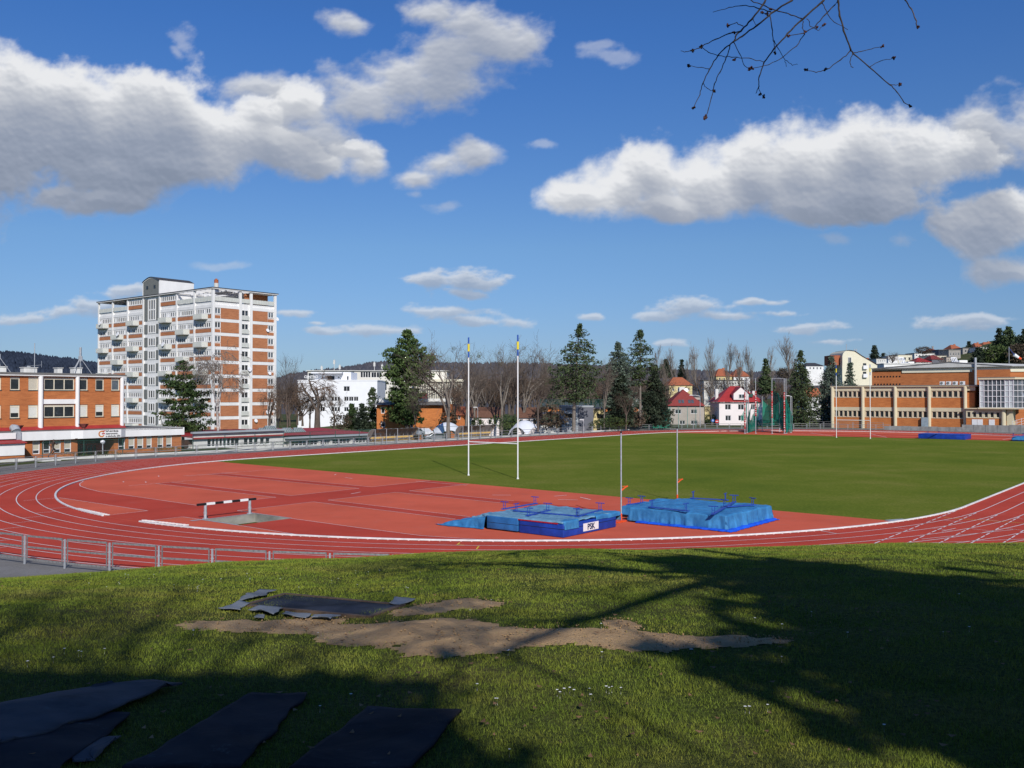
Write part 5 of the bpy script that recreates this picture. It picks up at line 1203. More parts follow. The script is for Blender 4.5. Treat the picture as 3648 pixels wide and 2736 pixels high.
m_.tube([(0,0,0),(0,0,5.2)], .05, 6); m_.build('mast', MT['steel'], wsk)
tip0 = at(*cD(2145,315), 205)-Vector(wsk.location); tip1 = at(*cD(2192,345), 205)-Vector(wsk.location); k1 = tip0.lerp(tip1, .62)
m_ = MB(); m_.tube([tip0, k1], [.36,.27], 10); m_.build('sock', MT['whitepost'], wsk); m_ = MB(); m_.tube([k1, tip1], [.27,.20], 10); m_.build('sock_end', MT['orangered'], wsk)
m_ = MB(); m_.bar((0,0,4.9),tip0,.05); m_.tube([(0,0,.0),(0,0,.35)], .35, 8); m_.build('arm', MT['bluepaint'], wsk)
# ================================================================ simple houses
def rp(px, y, Y, base): p = at(px, y, Y); return (p.x-base.x, p.z-base.z)
def house(name, label, cat, x0, x1, yt, yb, Y, wall, roof=None, wins=(), depth=9., group=None, glass='glass', frame='pvc', drop=5., chim=(), over=.35, rz=0., wnx=2):
    """front wall between the picture columns x0..x1 at distance Y; windows given in picture points on that wall"""
    base = at((x0+x1)/2, yb, Y); r = empty(name, base, rz, label, cat, group); k = Y/F/1.0
    a0, _ = rp(x0, yb, Y, base); a1, zt = rp(x1, yt, Y, base); s = Y/F
    m_ = MB(); ops = []
    for w in wins:
        w0, z1 = rp(w[0], w[2], Y, base); w1, z0 = rp(w[1], w[3], Y, base); ops.append((w0, w1, z0, z1))
    wall_open(m_, a0, a1, -drop, zt, ops, 0, .25); m_.box(a0, a0+.25, .25, depth, -drop, zt); m_.box(a1-.25, a1, .25, depth, -drop, zt); m_.box(a0+.25, a1-.25, .8, depth, -drop, zt-.02)
    o = over
    if roof and roof[0] == 'gable':       # gable wall faces the viewer
        zr = rp(x0, roof[1], Y, base)[1]; xm = (a0+a1)/2; m_.add([(a0,0,zt),(a1,0,zt),(xm,0,zr)], [(0,1,2)]); m_.add([(a0,depth,zt),(a1,depth,zt),(xm,depth,zr)], [(0,2,1)])
    m_.build('wall', MT[wall], r)
    for (w0, w1, z0, z1) in ops:
        window(r, 0, w1-w0, 0, z1-z0, nx=wnx if (w1-w0) > .9 else 1, fw=.09, dep=.05, base=(w0, .15, z0), glass=glass, frame=frame)
    if roof:
        q = MB(); kind = roof[0]
        if kind == 'flat': q.box(a0-o, a1+o, -o, depth+o, zt, zt+.28)
        elif kind == 'gable':
            dz = o*(zr-zt)/((a1-a0)/2)
            for sx_ in (-1, 1):
                e = a0 if sx_ < 0 else a1; q.add([(e+sx_*o,-o,zt-dz),(xm,-o,zr),(xm,depth+o,zr),(e+sx_*o,depth+o,zt-dz),(e+sx_*o,-o,zt-dz+.18),(xm,-o,zr+.2),(xm,depth+o,zr+.2),(e+sx_*o,depth+o,zt-dz+.18)], [(0,1,2,3),(7,6,5,4),(0,4,5,1),(2,6,7,3),(3,7,4,0)])
        elif kind == 'side':                # ridge runs left to right
            zr = rp(x0, roof[1], Y, base)[1]; q.add([(a0-o,-o,zt-.1),(a1+o,-o,zt-.1),(a1+o,depth+o,zt-.1),(a0-o,depth+o,zt-.1),(a0-o,depth/2,zr),(a1+o,depth/2,zr)], [(0,1,5,4),(2,3,4,5),(1,2,5),(3,0,4),(3,2,1,0)])
        elif kind == 'hip':
            zr = rp(x0, roof[1], Y, base)[1]; ins = roof[3] if len(roof) > 3 else .35; xa, xb = a0+(a1-a0)*ins, a1-(a1-a0)*ins
            q.add([(a0-o,-o,zt-.08),(a1+o,-o,zt-.08),(a1+o,depth+o,zt-.08),(a0-o,depth+o,zt-.08),(xa,depth/2,zr),(xb,depth/2,zr)], [(0,1,5,4),(2,3,4,5),(1,2,5),(3,0,4),(3,2,1,0)])
        ro = q.build('roof', MT[roof[2]], r)
        for (cx_, cy0, cy1, wd) in chim:
            xc, z1 = rp(cx_, cy0, Y, base); _, z0 = rp(cx_, cy1, Y, base); q = MB(); q.box(xc-wd/2, xc+wd/2, depth*.5, depth*.5+.6, z0-1.0, z1); q.box(xc-wd/2-.06, xc+wd/2+.06, depth*.5-.06, depth*.5+.66, z1, z1+.12); q.build('chimney', MT['concrete'] if roof[2] != 'tile' else MT['brick_tower'], ro)
    return r, base
def wgrid(x0, x1, n, y0, y1, f=.6):
    d = (x1-x0)/n; return [(x0+d*(i+.5-f/2), x0+d*(i+.5+f/2), y0, y1) for i in range(n)]
MT['pink'] = M_('pale_pink_render', (.80,.73,.71), .04, .4, .85); MT['ochre'] = M_('yellow_render', (.66,.55,.28), .08, .6, .85); MT['beige'] = M_('beige_grey_render', (.42,.37,.32), .08, .6, .85)
MT['panelwhite'] = M_('white_cladding', (.80,.81,.83), .03, .5, .5); MT['greyrender'] = M_('light_grey_render', (.34,.37,.40), .06, .5, .8); MT['greydark'] = M_('dark_grey_render', (.14,.145,.17), .1, .6, .8); MT['greyhouse'] = M_('grey_house_render', (.33,.31,.28), .12, .6, .9)
# white office with lettering
r, bs = house('office_building', 'bright white office building with stepped upper floors and ribbon windows behind the trees', 'office building', 1060, 1344, 1357, 1560, 250, 'panelwhite', ('flat',0,'panelwhite'),
   wgrid(1100,1158,3,1413,1429,.9)+wgrid(1180,1212,3,1413,1429,.94)+wgrid(1225,1277,3,1413,1429,.94)+wgrid(1100,1158,3,1450,1466,.9)+wgrid(1180,1212,3,1450,1466,.94)+wgrid(1225,1277,3,1450,1466,.94)+wgrid(1290,1325,2,1450,1466,.9)+[(1224,1246,1376,1394),(1320,1334,1379,1400)]+wgrid(1225,1277,3,1488,1503,.94), 16, drop=2, over=.1)
q = MB()
def pb(q, bs, Y, x0, x1, y0, y1, dy0, dy1):
    a, z1 = rp(x0, y0, Y, bs); b, z0 = rp(x1, y1, Y, bs); q.box(a, b, dy0, dy1, z0, z1)
pb(q, bs, 250, 1112, 1218, 1331, 1357, 3, 12); pb(q, bs, 250, 1218, 1246, 1325, 1357, 2, 12); q.build('upper_storey', MT['panelwhite'], r)
q = MB(); pb(q, bs, 250, 1106, 1216, 1325, 1330, .5, 13); q.build('canopy_roof', MT['panelwhite'], r)
q = MB(); pb(q, bs, 250, 1159, 1184, 1339, 1355, 2.9, 3.1); pb(q, bs, 250, 1140, 1144, 1342, 1346, 2.9, 3.1); pb(q, bs, 250, 1198, 1202, 1342, 1346, 2.9, 3.1); pb(q, bs, 250, 1232, 1237, 1340, 1356, 1.9, 2.1); q.build('upper_window', MT['glass'], r)
c0, z0 = rp(1109, 1343, 250, bs); text('CENTRO', .95, r, (c0, -.3, z0), (PI/2, 0, 0), MT['pvc'], 'roof_lettering', .06)
q = MB(); a, z = rp(1093, 1349, 250, bs); b, _ = rp(1125, 1349, 250, bs); q.bar((a,-.2,z),(b,-.2,z),.08); q.build('lettering_rail', MT['pvc'], r)
# long cream building behind it
r, bs = house('long_building', 'long cream flat-roofed building with a glazed right wing behind the white office', 'office building', 1096, 1592, 1322, 1480, 330, 'creampale', ('flat',0,'concretewhite'),
   [(1247,1262,1325,1346),(1098,1134,1329,1356)]+wgrid(1284,1320,4,1324,1345,.95)+wgrid(1322,1360,2,1326,1345,.95)+wgrid(1345,1378,4,1358,1391,.92)+wgrid(1500,1540,3,1335,1350,.5), 16, drop=0, over=.5)
q = MB(); pb(q, bs, 330, 1482, 1648, 1361, 1440, -4, -.1); gq = q.build('glazed_wing', MT['glassblue'], r); q = MB()
for i in range(28): x = 1482+166*i/27; a, z1 = rp(x, 1360, 330, bs); _, z0 = rp(x, 1440, 330, bs); q.box(a-.22, a+.1, -4.4, -4.02, z0, z1)
q.build('fin', MT['winframe'], gq); q = MB(); pb(q, bs, 330, 1478, 1655, 1352, 1361, -5, -.1); q.build('wing_roof', MT['creamlight'], r)
for x, y0, y1 in ((1183,1278,1312),(1203,1296,1312),(1328,1286,1310),(1356,1294,1310),(1138,1300,1318)):
    q = MB(); a, z1 = rp(x, y0, 330, bs); _, z0 = rp(x, y1, 330, bs); q.tube([(a,4,z0-1),(a,4,z1)], .12, 5); q.box(a-.35,a+.35,3.8,4.2,z1-1.8,z1-.4); q.build('antenna_mast', MT['concretewhite'], r)
# pavilion with red roof and skylights: front along the straight
MT['skyglass'] = M_('pale_green_glass', (.15,.21,.20), .4, 1.5, .25)
pv = empty('pavilion', W(8, 60, -2.2), TH, 'low white pavilion with red roof, glass skylights and a long glazed front', 'pavilion')
def px_(x, y, b=60.): a, z = onB(x, y, b); return a-8, z+2.2
L0 = px_(690, 1540)[0]; Lm = px_(1012, 1540)[0]; L1 = px_(1336, 1540)[0]; ze = px_(1331, 1549)[1]; zb_ = px_(1029, 1590)[1]
ops = [];
for x in (738,752,765,778,792,806,820,836,868,886,904,926,946): a0 = px_(x,1570)[0]; ops.append((a0, a0+.8, zb_+.5, px_(x,1559)[1]))
m_ = MB(); wall_open(m_, L0, Lm, -1, px_(800, 1541)[1], ops, 0, .3); m_.box(L0, L1+1, .6, 14, -1, ze-.3); 
gl = [px_(x,1570)[0] for x in (1017,1032,1132,1136,1175,1178,1247,1251,1330)]
m_.box(Lm+.0, L1, 0, .3, ze-.42, ze); m_.box(Lm, L1, .0,.3, -1, zb_-.05)
for i in (1, 3, 5, 7): m_.box(gl[i]-.15, gl[i]+.25, -.1, .3, -1, ze)
m_.build('wall', MT['white_dirty'], pv)
for (a0, a1, z0, z1) in ops: window(pv, 0, a1-a0, 0, z1-z0, nx=1, fw=.08, base=(a0, .15, z0))
for i0, i1, n in ((0,1,2),(1,3,7),(3,5,4),(5,7,5),(7,8,6)):
    if gl[i1]-gl[i0] > .8: window(pv, 0, gl[i1]-gl[i0]-.5, 0, ze-.45-zb_, nx=n, nz=2, fw=.07, base=(gl[i0]+.3, .16, zb_))
m_ = MB(); m_.box(Lm, L1+.6, -.9, .1, ze, ze+.26); m_.box(L0-.4, Lm, -.5, .1, px_(800,1541)[1], px_(800,1541)[1]+.24); m_.build('eave', MT['greyrender'], pv)
m_ = MB(); zq = ze+.2; m_.add([(L0-.4,-.3,zq+.45),(Lm,-.3,zq+.3),(L1+.6,-.3,zq+.05),(L1+.6,15,zq+.6),(L0-.4,15,zq+1.1)], [(0,1,2,3,4)]); m_.box(L0-.4,Lm,-.45,-.35,zq+.30,zq+.5); m_.build('roof', MT['redroof'], pv)
for (x, y) in ((868,1536),(915,1530),(960,1534),(1000,1530),(1040,1529),(938,1522)):
    a, z = onB(x, y, 66); a -= 8; z += 2.2; m_ = MB(); w_ = 2.6
    m_.add([(a,5,z-1.0),(a+w_,5,z-1.0),(a+w_,8,z-1.0),(a,8,z-1.0),(a+.6,6.3,z+.2),(a+w_-.6,6.3,z+.2)], [(0,1,5,4),(2,3,4,5),(1,2,5),(3,0,4)], 0)
    for i in range(6): t_ = i/5; m_.bar((a+w_*t_,4.98,z-1.0),(a+.6+(w_-1.2)*t_,6.25,z+.23),.08, .05, 1)
    m_.build('skylight', [MT['skyglass'], MT['greyrender']], pv)
# between school and pavilion
m_ = MB(); p = at(690, 1560, 138); r = empty('market_canopy', (p.x, p.y, -1.5), TH, 'dark grey curved canopy on posts between the school wing and the birch', 'canopy')
V = []; n = 8
for i in range(n+1):
    for y in (0, 5): V.append((-3+6.*i/n, y, 2.6+.9*math.sin(PI*i/n)))
m_.add(V, [(2*i,2*i+1,2*i+3,2*i+2) for i in range(n)], 0, True); m_.build('canopy_roof', MT['greydark'], r)
for x in (-3, 3): q = MB(); q.bar((x,0,0),(x,0,2.6),.1); q.bar((x,5,0),(x,5,2.6),.1); q.build('post', MT['darkmetal'], r)
p = at(745, 1597, 126); r = empty('stage_box', (p.x, p.y, -.4), TH, 'long dark timber bench box with grey slats beside the birch trunk', 'bench')
q = MB(); q.box(-9,4,0,1,0,1.5); q.build('body', M_('dark_stained_timber', (.07,.03,.022), .3, 2, .8), r); q = MB()
for i in range(7): q.bar((-8.6+1.7*i,-.3,.35),(-7.4+1.7*i,-.1,.75),.35,.05)
q.build('slats', MT['steel'], r)
# brick villa and its neighbours
r, bs = house('brick_villa', 'orange brick villa with grey hipped roof edge and terrace behind the tall pine', 'villa', 1342, 1575, 1441, 1550, 172, 'brick_pale', ('hip',1424,'roofgrey',.12), [(1357,1371,1449,1473),(1357,1372,1502,1522),(1461,1468,1464,1478),(1461,1470,1500,1522)], 10, drop=3, over=1.0, wnx=1)
q = MB(); pb(q, bs, 172, 1345, 1400, 1420, 1434, 2, 2.2); pb(q, bs, 172, 1480, 1604, 1420, 1431, 2, 2.2); q.build('balustrade', MT['white_dirty'], r)
q = MB(); pb(q, bs, 172, 1484, 1512, 1400, 1424, 4, 6); q.build('roof_light', MT['redroof'], r)
q = MB(); pb(q, bs, 172, 1570, 1606, 1441, 1530, 1.5, 8); q.build('side_wing', MT['brick'], r)
house('tile_house', 'small orange house with bright tiled roof between villa and first rugby post', 'house', 1606, 1665, 1478, 1525, 195, 'brick', ('side',1449,'tile'), [(1632,1640,1480,1494),(1614,1622,1500,1512)], 8, wnx=1)
house('pink_house', 'low pinkish house with brown tiled roof right of the first rugby post', 'house', 1672, 1778, 1486, 1530, 192, 'pink', ('side',1451,'tilebrown'), [(1681,1692,1494,1511),(1704,1716,1494,1511),(1740,1750,1494,1511),(1760,1768,1494,1511)], 8, frame='darkmetal', wnx=1)
house('pink_house', 'low pinkish house with brown tiled roof and three windows right of the second rugby post', 'house', 1846, 1928, 1487, 1530, 190, 'pink', ('side',1452,'tilebrown'), [(1852,1863,1494,1511),(1876,1888,1495,1512),(1899,1911,1495,1512)], 8, frame='darkmetal', wnx=1)
house('garage', 'low white garage wall right of the pinkish houses', 'garage', 1926, 1990, 1512, 1535, 186, 'white_dirty', ('flat',0,'tilebrown'), [], 6)
r, bs = house('grey_house', 'modern flat-roofed house in two greys behind the leaning spruce trunk', 'house', 2001, 2114, 1450, 1540, 186, 'greyrender', ('flat',0,'greyrender'), [(2012,2043,1474,1489),(2065,2082,1472,1489),(2085,2100,1472,1489),(2013,2029,1512,1517),(2016,2040,1455,1459),(2066,2096,1455,1459)], 9, over=.05, frame='darkmetal')
q = MB(); pb(q, bs, 186, 2060, 2114, 1451, 1540, -.06, -.0); q.build('dark_render', MT['greydark'], r)
r, bs = house('orange_house', 'apricot house wing with white door right of the grey house', 'house', 2114, 2153, 1458, 1540, 189, 'ochre', ('flat',0,'beige'), [(2126,2149,1475,1489),(2126,2146,1512,1536)], 8, frame='darkmetal')
house('terracotta_strip', 'long low terracotta building below the green court fence', 'building', 1930, 2275, 1456, 1462, 222, 'brick_pale', ('flat',0,'tilebrown'), [], 6, drop=.3)
r, bs = house('red_roof_house', 'beige house with dark red hipped roof and paired roof windows', 'house', 2381, 2509, 1447, 1515, 225, 'beige', None, [(2405,2427,1459,1474),(2461,2484,1459,1474),(2421,2441,1498,1512),(2461,2484,1498,1512)], 10)
q = MB(); a0, zt = rp(2376, 1446, 225, bs); a1, _ = rp(2513, 1446, 225, bs); xm, zr = rp(2443, 1387, 225, bs); q.add([(a0,-.5,zt),(a1,-.5,zt),(a1,10.5,zt),(a0,10.5,zt),(xm,3.2,zr),(xm+.3,7,zr)], [(0,1,4),(1,2,5,4),(2,3,5),(3,0,4,5),(3,2,1,0)]); ro = q.build('roof', MT['tilered'], r)
for x0, x1 in ((2418,2427),(2429,2438),(2453,2462),(2464,2473)):
    q = MB(); f0 = .26; a, _ = rp(x0, 1430, 225, bs); b, _ = rp(x1, 1430, 225, bs); z0_, z1_ = rp(x0, 1436, 225, bs)[1], rp(x0, 1424, 225, bs)[1]; g_ = lambda z: -.5+3.7*(z-zt)/(zr-zt)-.08
    q.add([(a,g_(z0_),z0_),(b,g_(z0_),z0_),(b,g_(z1_),z1_),(a,g_(z1_),z1_)], [(0,1,2,3)]); q.build('roof_window', MT['glassblue'], ro)
q = MB(); pb(q, bs, 225, 2436, 2456, 1378, 1400, 6, 7.5); q.build('chimney', MT['white_dirty'], ro); q = MB(); pb(q, bs, 225, 2484, 2506, 1416, 1424, 4, 9); pb(q, bs, 225, 2488, 2503, 1424, 1446, 4.5, 8.5); q.build('dormer', MT['beige'], ro)
q = MB(); a, z = rp(2460, 1390, 225, bs); q.disc((a,5.5,z),(0,-1,.3), .55, 14, 0, .06); q.build('satellite_dish', MT['pvc'], ro)
# white house with bright red roof
r, bs = house('white_house', 'white house with bright red hipped roof and gabled dormer behind the hammer cage', 'house', 2562, 2716, 1434, 1512, 222, 'pink', None,
  [(2582.5,2604,1440,1460),(2629,2650.5,1440,1460),(2675,2690,1440,1460),(2584,2604,1480,1499),(2630,2650,1480,1499),(2683,2695,1480,1499)], 10)
q = MB(); a0, zt = rp(2553, 1432, 222, bs); a1, _ = rp(2724, 1432, 222, bs); b0_, zr = rp(2617, 1375, 222, bs); b1_, _ = rp(2652, 1375, 222, bs); q.add([(a0,-.6,zt),(a1,-.6,zt),(a1,10.6,zt),(a0,10.6,zt),(b0_,5,zr),(b1_,5,zr)], [(0,1,5,4),(2,3,4,5),(1,2,5),(3,0,4),(3,2,1,0)]); ro = q.build('roof', MT['redroof'], r)
q = MB(); d0, dz0 = rp(2612, 1424, 222, bs); d1, dz1 = rp(2665, 1401, 222, bs); dm, dzp = rp(2638.5, 1379, 222, bs); q.poly([(d0,-.45,dz0),(d1,-.45,dz0),(d1,-.45,dz1),(dm,-.45,dzp),(d0,-.45,dz1)]); q.add([(d0,-.45,dz0),(d0,-.45,dz1),(d0,4,dz1),(d1,-.45,dz0),(d1,-.45,dz1),(d1,4,dz1)], [(0,1,2),(3,5,4)]); do = q.build('dormer', MT['pink'], ro)
q = MB(); q.add([(d0-.35,-.75,dz1-.3),(dm,-.75,dzp+.12),(dm,5,dzp+.12),(d0-.35,4,dz1-.3),(d1+.35,-.75,dz1-.3),(d1+.35,4,dz1-.3)], [(0,1,2,3),(1,4,5,2)]); q.build('dormer_roof', MT['redroof'], do)
a, z0_ = rp(2630, 1419, 222, bs); b, z1_ = rp(2651, 1404, 222, bs); window(do, 0, b-a, 0, z1_-z0_, nx=2, fw=.09, base=(a,-.47,z0_))
for x, y0, y1 in ((2567,1385,1424),(2701,1392,1416)): q = MB(); pb(q, bs, 222, x-5, x+5, y0, y1, 4, 5); q.build('chimney', MT['white_dirty'], ro)
q = MB(); a, z1_ = rp(2681, 1408, 222, bs); q.box(a-.8,a+.3,.6,.75,z1_-.4,z1_+.4); q.build('roof_window', MT['greenmetal'], ro)
house('yellow_garage', 'pale yellow garage with brown base between the two red roofs', 'garage', 2511, 2553, 1448, 1515, 240, 'ochre', ('flat',0,'creamlight'), [], 6)
house('orange_roof_house', 'white house with orange tiled roof half hidden between two spruces', 'house', 2872, 2925, 1412, 1480, 262, 'white', ('side',1382,'tile'), [(2900,2908,1430,1442)], 8)
r, bs = house('curved_apartments', 'cream apartment house with big curved roof line above the sports hall', 'apartment building', 3001, 3125, 1300, 1400, 300, 'creamlight', None, [(3020,3034,1272+40,1330)], 14)
q = MB(); P = [(3001,1302)]+[(3001+22*(1-math.cos(a_)), 1270-22*math.sin(a_)+0) for a_ in np.linspace(0, PI/2, 7)]+[(3045,1251),(3070,1268),(3098,1284),(3125,1300)]
V = [rp(x, y, 300, bs) for x, y in P]; n = len(V); q.add([(x,-.02,z) for x,z in V]+[(x,13,z) for x,z in V], [tuple(range(n-1,-1,-1)), tuple(range(n, 2*n))]+[(i,i+1,n+i+1,n+i) for i in range(n-1)]); q.build('gable_wall', MT['creamlight'], r)
q = MB(); 
for (xa,za),(xb,zb2) in zip(V[6:], V[7:]): q.add([(xa,-.4,za+.1),(xb,-.4,zb2+.1),(xb,13,zb2+.1),(xa,13,za+.1)], [(0,1,2,3)])
q.build('roof', MT['tile'], r)
a, z0_ = rp(3021, 1292, 300, bs); window(r, 0, 1.1, 0, 1.8, nx=2, fw=.1, base=(a,-.05,z0_))
for y in (1312, 1342): q = MB(); pb(q, bs, 300, 3073, 3088, y-10, y+3, -.8, -.05); q.build('balcony', MT['pvc'], r); q = MB(); pb(q, bs, 300, 3074, 3086, y-18, y-10, -.06, -.02); q.build('window', MT['glass'], r)
q = MB(); pb(q, bs, 300, 2966, 3001, 1265, 1300, 2, 8); q.build('roof_extension', MT['tile'], r); q = MB(); pb(q, bs, 300, 3075, 3120, 1272, 1300, 6, 12); q.build('roof_extension', MT['tile'], r)
q = MB(); a, z1_ = rp(3035, 1222, 300, bs); q.tube([(a,5,z1_-4),(a,5,z1_)], .1, 5); pb(q, bs, 300, 3064, 3066, 1240, 1264, 5, 5.2); pb(q, bs, 300, 3071, 3073, 1240, 1268, 5, 5.2); q.build('antenna', MT['steel'], r)
house('yellow_house', 'yellow villa with orange hipped roof among the bare poplars', 'house', 2383, 2466, 1372, 1425, 300, 'ochre', ('hip',1343,'tile',.3), wgrid(2390,2462,4,1383,1393,.35), 10)
house('villa', 'yellow villa with orange roof and white dormer, left of its twin', 'house', 2552, 2607, 1340, 1370, 380, 'ochre', ('hip',1312,'tile',.35), wgrid(2556,2604,3,1346,1355,.35), 12, chim=((2590,1310,1330,1.),))
house('villa', 'pale villa with brownish tiled roof, right of its yellow twin', 'house', 2614, 2672, 1341, 1372, 380, 'white', ('hip',1314,'tile',.35), wgrid(2618,2668,3,1347,1356,.35), 12, chim=((2650,1308,1330,1.),))
house('flats', 'long white flat-roofed block with rows of windows beyond the bare trees', 'apartment building', 2508, 2660, 1356, 1400, 345, 'white_dirty', ('flat',0,'roofgrey'), wgrid(2512,2656,14,1362,1370,.5)+wgrid(2512,2656,14,1380,1388,.5), 10)
house('flats', 'low white block left of the yellow villa, partly hidden by trunks', 'apartment building', 2230, 2300, 1388, 1420, 330, 'white_dirty', ('flat',0,'roofgrey'), wgrid(2232,2298,5,1396,1404,.5), 10)
house('white_villa', 'white rounded villa with dark roof left of the curved apartments', 'house', 2872, 2934, 1303, 1335, 420, 'white', ('hip',1291,'roofdark',.25), wgrid(2880,2930,4,1308,1316,.4), 12)
# houses climbing the hill on the right
def cR(x, y): return (3080+x*.26517, 1120+y*.26517)
HH = [
 (160,295,597,660,440,'white_dirty',None,4,'small grey-white cube house at the foot of the hill'),
 (318,445,566,650,450,'white',None,4,'bright white cube house with three dark windows'),
 (448,640,545,655,470,'creamlight',None,3,'cream cube house with a solar panel on its flat roof'),
 (670,940,524,585,500,'white_dirty',None,6,'long off-white flat house under the bare bush'),
 (860,1100,556,660,455,'creamlight',None,3,'pale yellow cube house right of the red pyramid roof'),
 (905,1060,604,650,440,'greydark','tilered',0,'low dark house with maroon roof edge'),
 (895,1000,490,540,520,'brick_tower','tilered',2,'small brick house with dark red roof and two chimneys'),
 (1000,1130,478,590,505,'greydark',None,3,'dark grey cube house in the middle of the hill'),
 (1132,1290,478,600,490,'greyhouse',None,4,'grey cube house with a parapet stepping to the right'),
 (1170,1315,462,480,530,'greyhouse','tile',0,'grey house whose orange hipped roof shows above the cube houses'),
 (1320,1460,455,540,510,'greyhouse',None,2,'dull grey cube house left of the dark evergreen'),
 (1500,1612,438,460,540,'beige','tile',0,'house with orange roof left of the highest roof'),
 (1530,1690,446,520,500,'white',None,0,'plain white house wall below the orange roofs'),
 (1600,1800,425,450,550,'brick_tower','tile',0,'highest house with a broad orange hipped roof and chimney'),
 (1690,1950,424,520,500,'greyhouse',None,5,'large grey house with many balconies near the top of the hill'),
 (1670,1850,515,610,470,'greyhouse',None,3,'grey house with terrace walls below the largest one'),
 (1100,1180,575,650,450,'beige',None,2,'narrow beige house between the yellow cube and the tilted frame'),
 (1960,2060,470,560,490,'greyhouse',None,2,'small grey house beside the right-hand evergreens'),
]
for (x0, x1, y0, y1, Y, wl, rf_, nw, lb) in HH:
    (a, ya), (b, yb) = cR(x0, y0), cR(x1, y1); h_ = yb-ya
    ws = wgrid(a+2, b-2, nw, ya+h_*.30, ya+h_*.62, .42) if nw else []
    house('hillside_house', lb, 'house', a, b, ya, yb, Y, wl, ('hip', ya-(16 if x0 != 895 else 9), rf_, .3) if rf_ else ('flat', 0, 'roofgrey' if wl != 'white' else 'concretewhite'), ws, 11, group='houses stepping up the hill on the right', over=.25, chim=(((a+b)/2+8, ya-18, ya-6, .9),) if rf_ else (), drop=9, wnx=1)
(a, ya), (b, yb) = cR(690, 640), cR(905, 662)
house('red_pyramid_house', 'house with a deep red pyramid roof in front of the yellow cube house', 'house', a, b, ya, yb, 440, 'white', ('hip', cR(0,572)[1], 'redroof', .47), [], 12, drop=6)
# modern white building with rounded corners just behind the sports hall
r, bs = house('modern_building', 'modern white building with rounded ends and tilted skylight frames behind the sports hall roof', 'building', cR(262,0)[0], cR(1420,0)[0], cR(0,668)[1], cR(0,735)[1], 330, 'white', ('flat',0,'concretewhite'), wgrid(cR(280,0)[0], cR(640,0)[0], 12, cR(0,706)[1], cR(0,728)[1], .7), 12, drop=6, over=.2)
for x in (490, 1205):
    (a, z0_), (b, z1_) = rp(*cR(x, 655), 330, bs), rp(*cR(x+95, 575), 330, bs); q = MB()
    for t_ in (0, .33, .66, 1): q.bar((a+(b-a)*.75*t_, 1, z0_), (a+(b-a)*(.3+.7*t_), 4, z1_), .25)
    q.bar((a,1,z0_),(a+(b-a)*.75,1,z0_),.25); q.bar((a+(b-a)*.3,4,z1_),(b,4,z1_),.3); q.bar((b,4,z1_),(b,4,z0_),.3); q.build('skylight_frame', MT['pvc'], r)
for x0, x1, y0, y1 in ((262,470,655,672),(620,700,632,648),(1310,1420,612,630),(470,640,650,690)):
    q = MB(); (a, z1_), (b, z0_) = rp(*cR(x0, y0), 330, bs), rp(*cR(x1, y1), 330, bs); q.tube([((a+b)/2, 3, z0_-1), ((a+b)/2, 3, z1_)], (b-a)/2, 14, 0, True, False) if x0 == 262 else q.box(a, b, 2, 8, z0_-1, z1_); q.build('roof_volume', MT['white'], r)

# ================================================================ nets, lamps, signs, tents, cars
def mesh_fence(name, label, pts, zt, zb, post, netm, cat='fence', pr=.05, sag=0., top=True):
    base = pts[0]; r = empty(name, (base[0], base[1], zb), 0, label, cat); P = [Vector((p[0], p[1], 0))-Vector((base[0], base[1], 0)) for p in pts]; h = zt-zb
    for p in P: q = MB(); q.tube([p, p+Vector((0,0,h))], pr, 6); q.build('post', MT[post], r)
    for p, w in zip(P, P[1:]):
        q = MB(); n = 6; V = []
        for i in range(n+1): c = p.lerp(w, i/n); V += [c, c+Vector((0,0,h-sag*math.sin(PI*i/n)))]
        q.add(V, [(2*i,2*i+2,2*i+3,2*i+1) for i in range(n)]); q.build('net_panel', MT[netm], r)
        if top: q = MB(); q.tube([p+Vector((0,0,h)), w+Vector((0,0,h))], pr*.6, 5); q.tube([p+Vector((0,0,h*.55)), w+Vector((0,0,h*.55))], pr*.5, 5); q.build('rail', MT[post], r)
    return r
m, t, b = newmat('chain_link_green', .8, 0, .1); b.inputs['Base Color'].default_value = (.02,.10,.075,1); b.inputs['Alpha'].default_value = .22; MT['link'] = m
m, t, b = newmat('pale_wire_mesh', .8, 0, .1); b.inputs['Base Color'].default_value = (.10,.17,.15,1); b.inputs['Alpha'].default_value = .12; MT['linkpale'] = m
MT['netpost'] = M_('pale_green_steel', (.20,.33,.29), .15, 3, .5)
mesh_fence('court_fence', 'tall green mesh fence of a ball court behind the grey house', [at(x, 1430, 226) for x in (1925,1962,1998,2028,2064,2087,2122,2163,2200,2232,2262,2290)], at(2000,1423,226).z, at(2000,1456,226).z, 'greenmetal', 'link', pr=.06)
mesh_fence('practice_net', 'high dark green throwing net with sagging top left of the red roof house', [at(x, 1500, 201) for x in (2283,2318,2349,2386)], at(2300,1451,201).z, -.2, 'netpost', 'netthin', pr=.09, sag=.9, top=False)
mesh_fence('practice_net', 'high pale wire net on slim posts before the red roof house', [at(x, 1500, 203) for x in (2388,2417,2449,2479)], at(2300,1449,203).z, -.2, 'netpost', 'linkpale', pr=.07, sag=.3, top=False)
def cB(x, y): return (900+x*.40687, 1100+y*.40687)
fp = [W(a, 52.6) for a in np.arange(-17.5, 60, 4.6)]
mesh_fence('mesh_fence', 'thin green mesh fence with dark posts between the plinth and the pavilion', fp, 2.0, -.8, 'greenmetal', 'linkpale', pr=.045)
mesh_fence('mesh_fence', 'thin mesh fence on tall posts behind the far bend railing', [at(x, 1520, 207) for x in (2790,2828,2865,2895,2930,2958)], 3.2, 0, 'steel', 'linkpale', pr=.05)
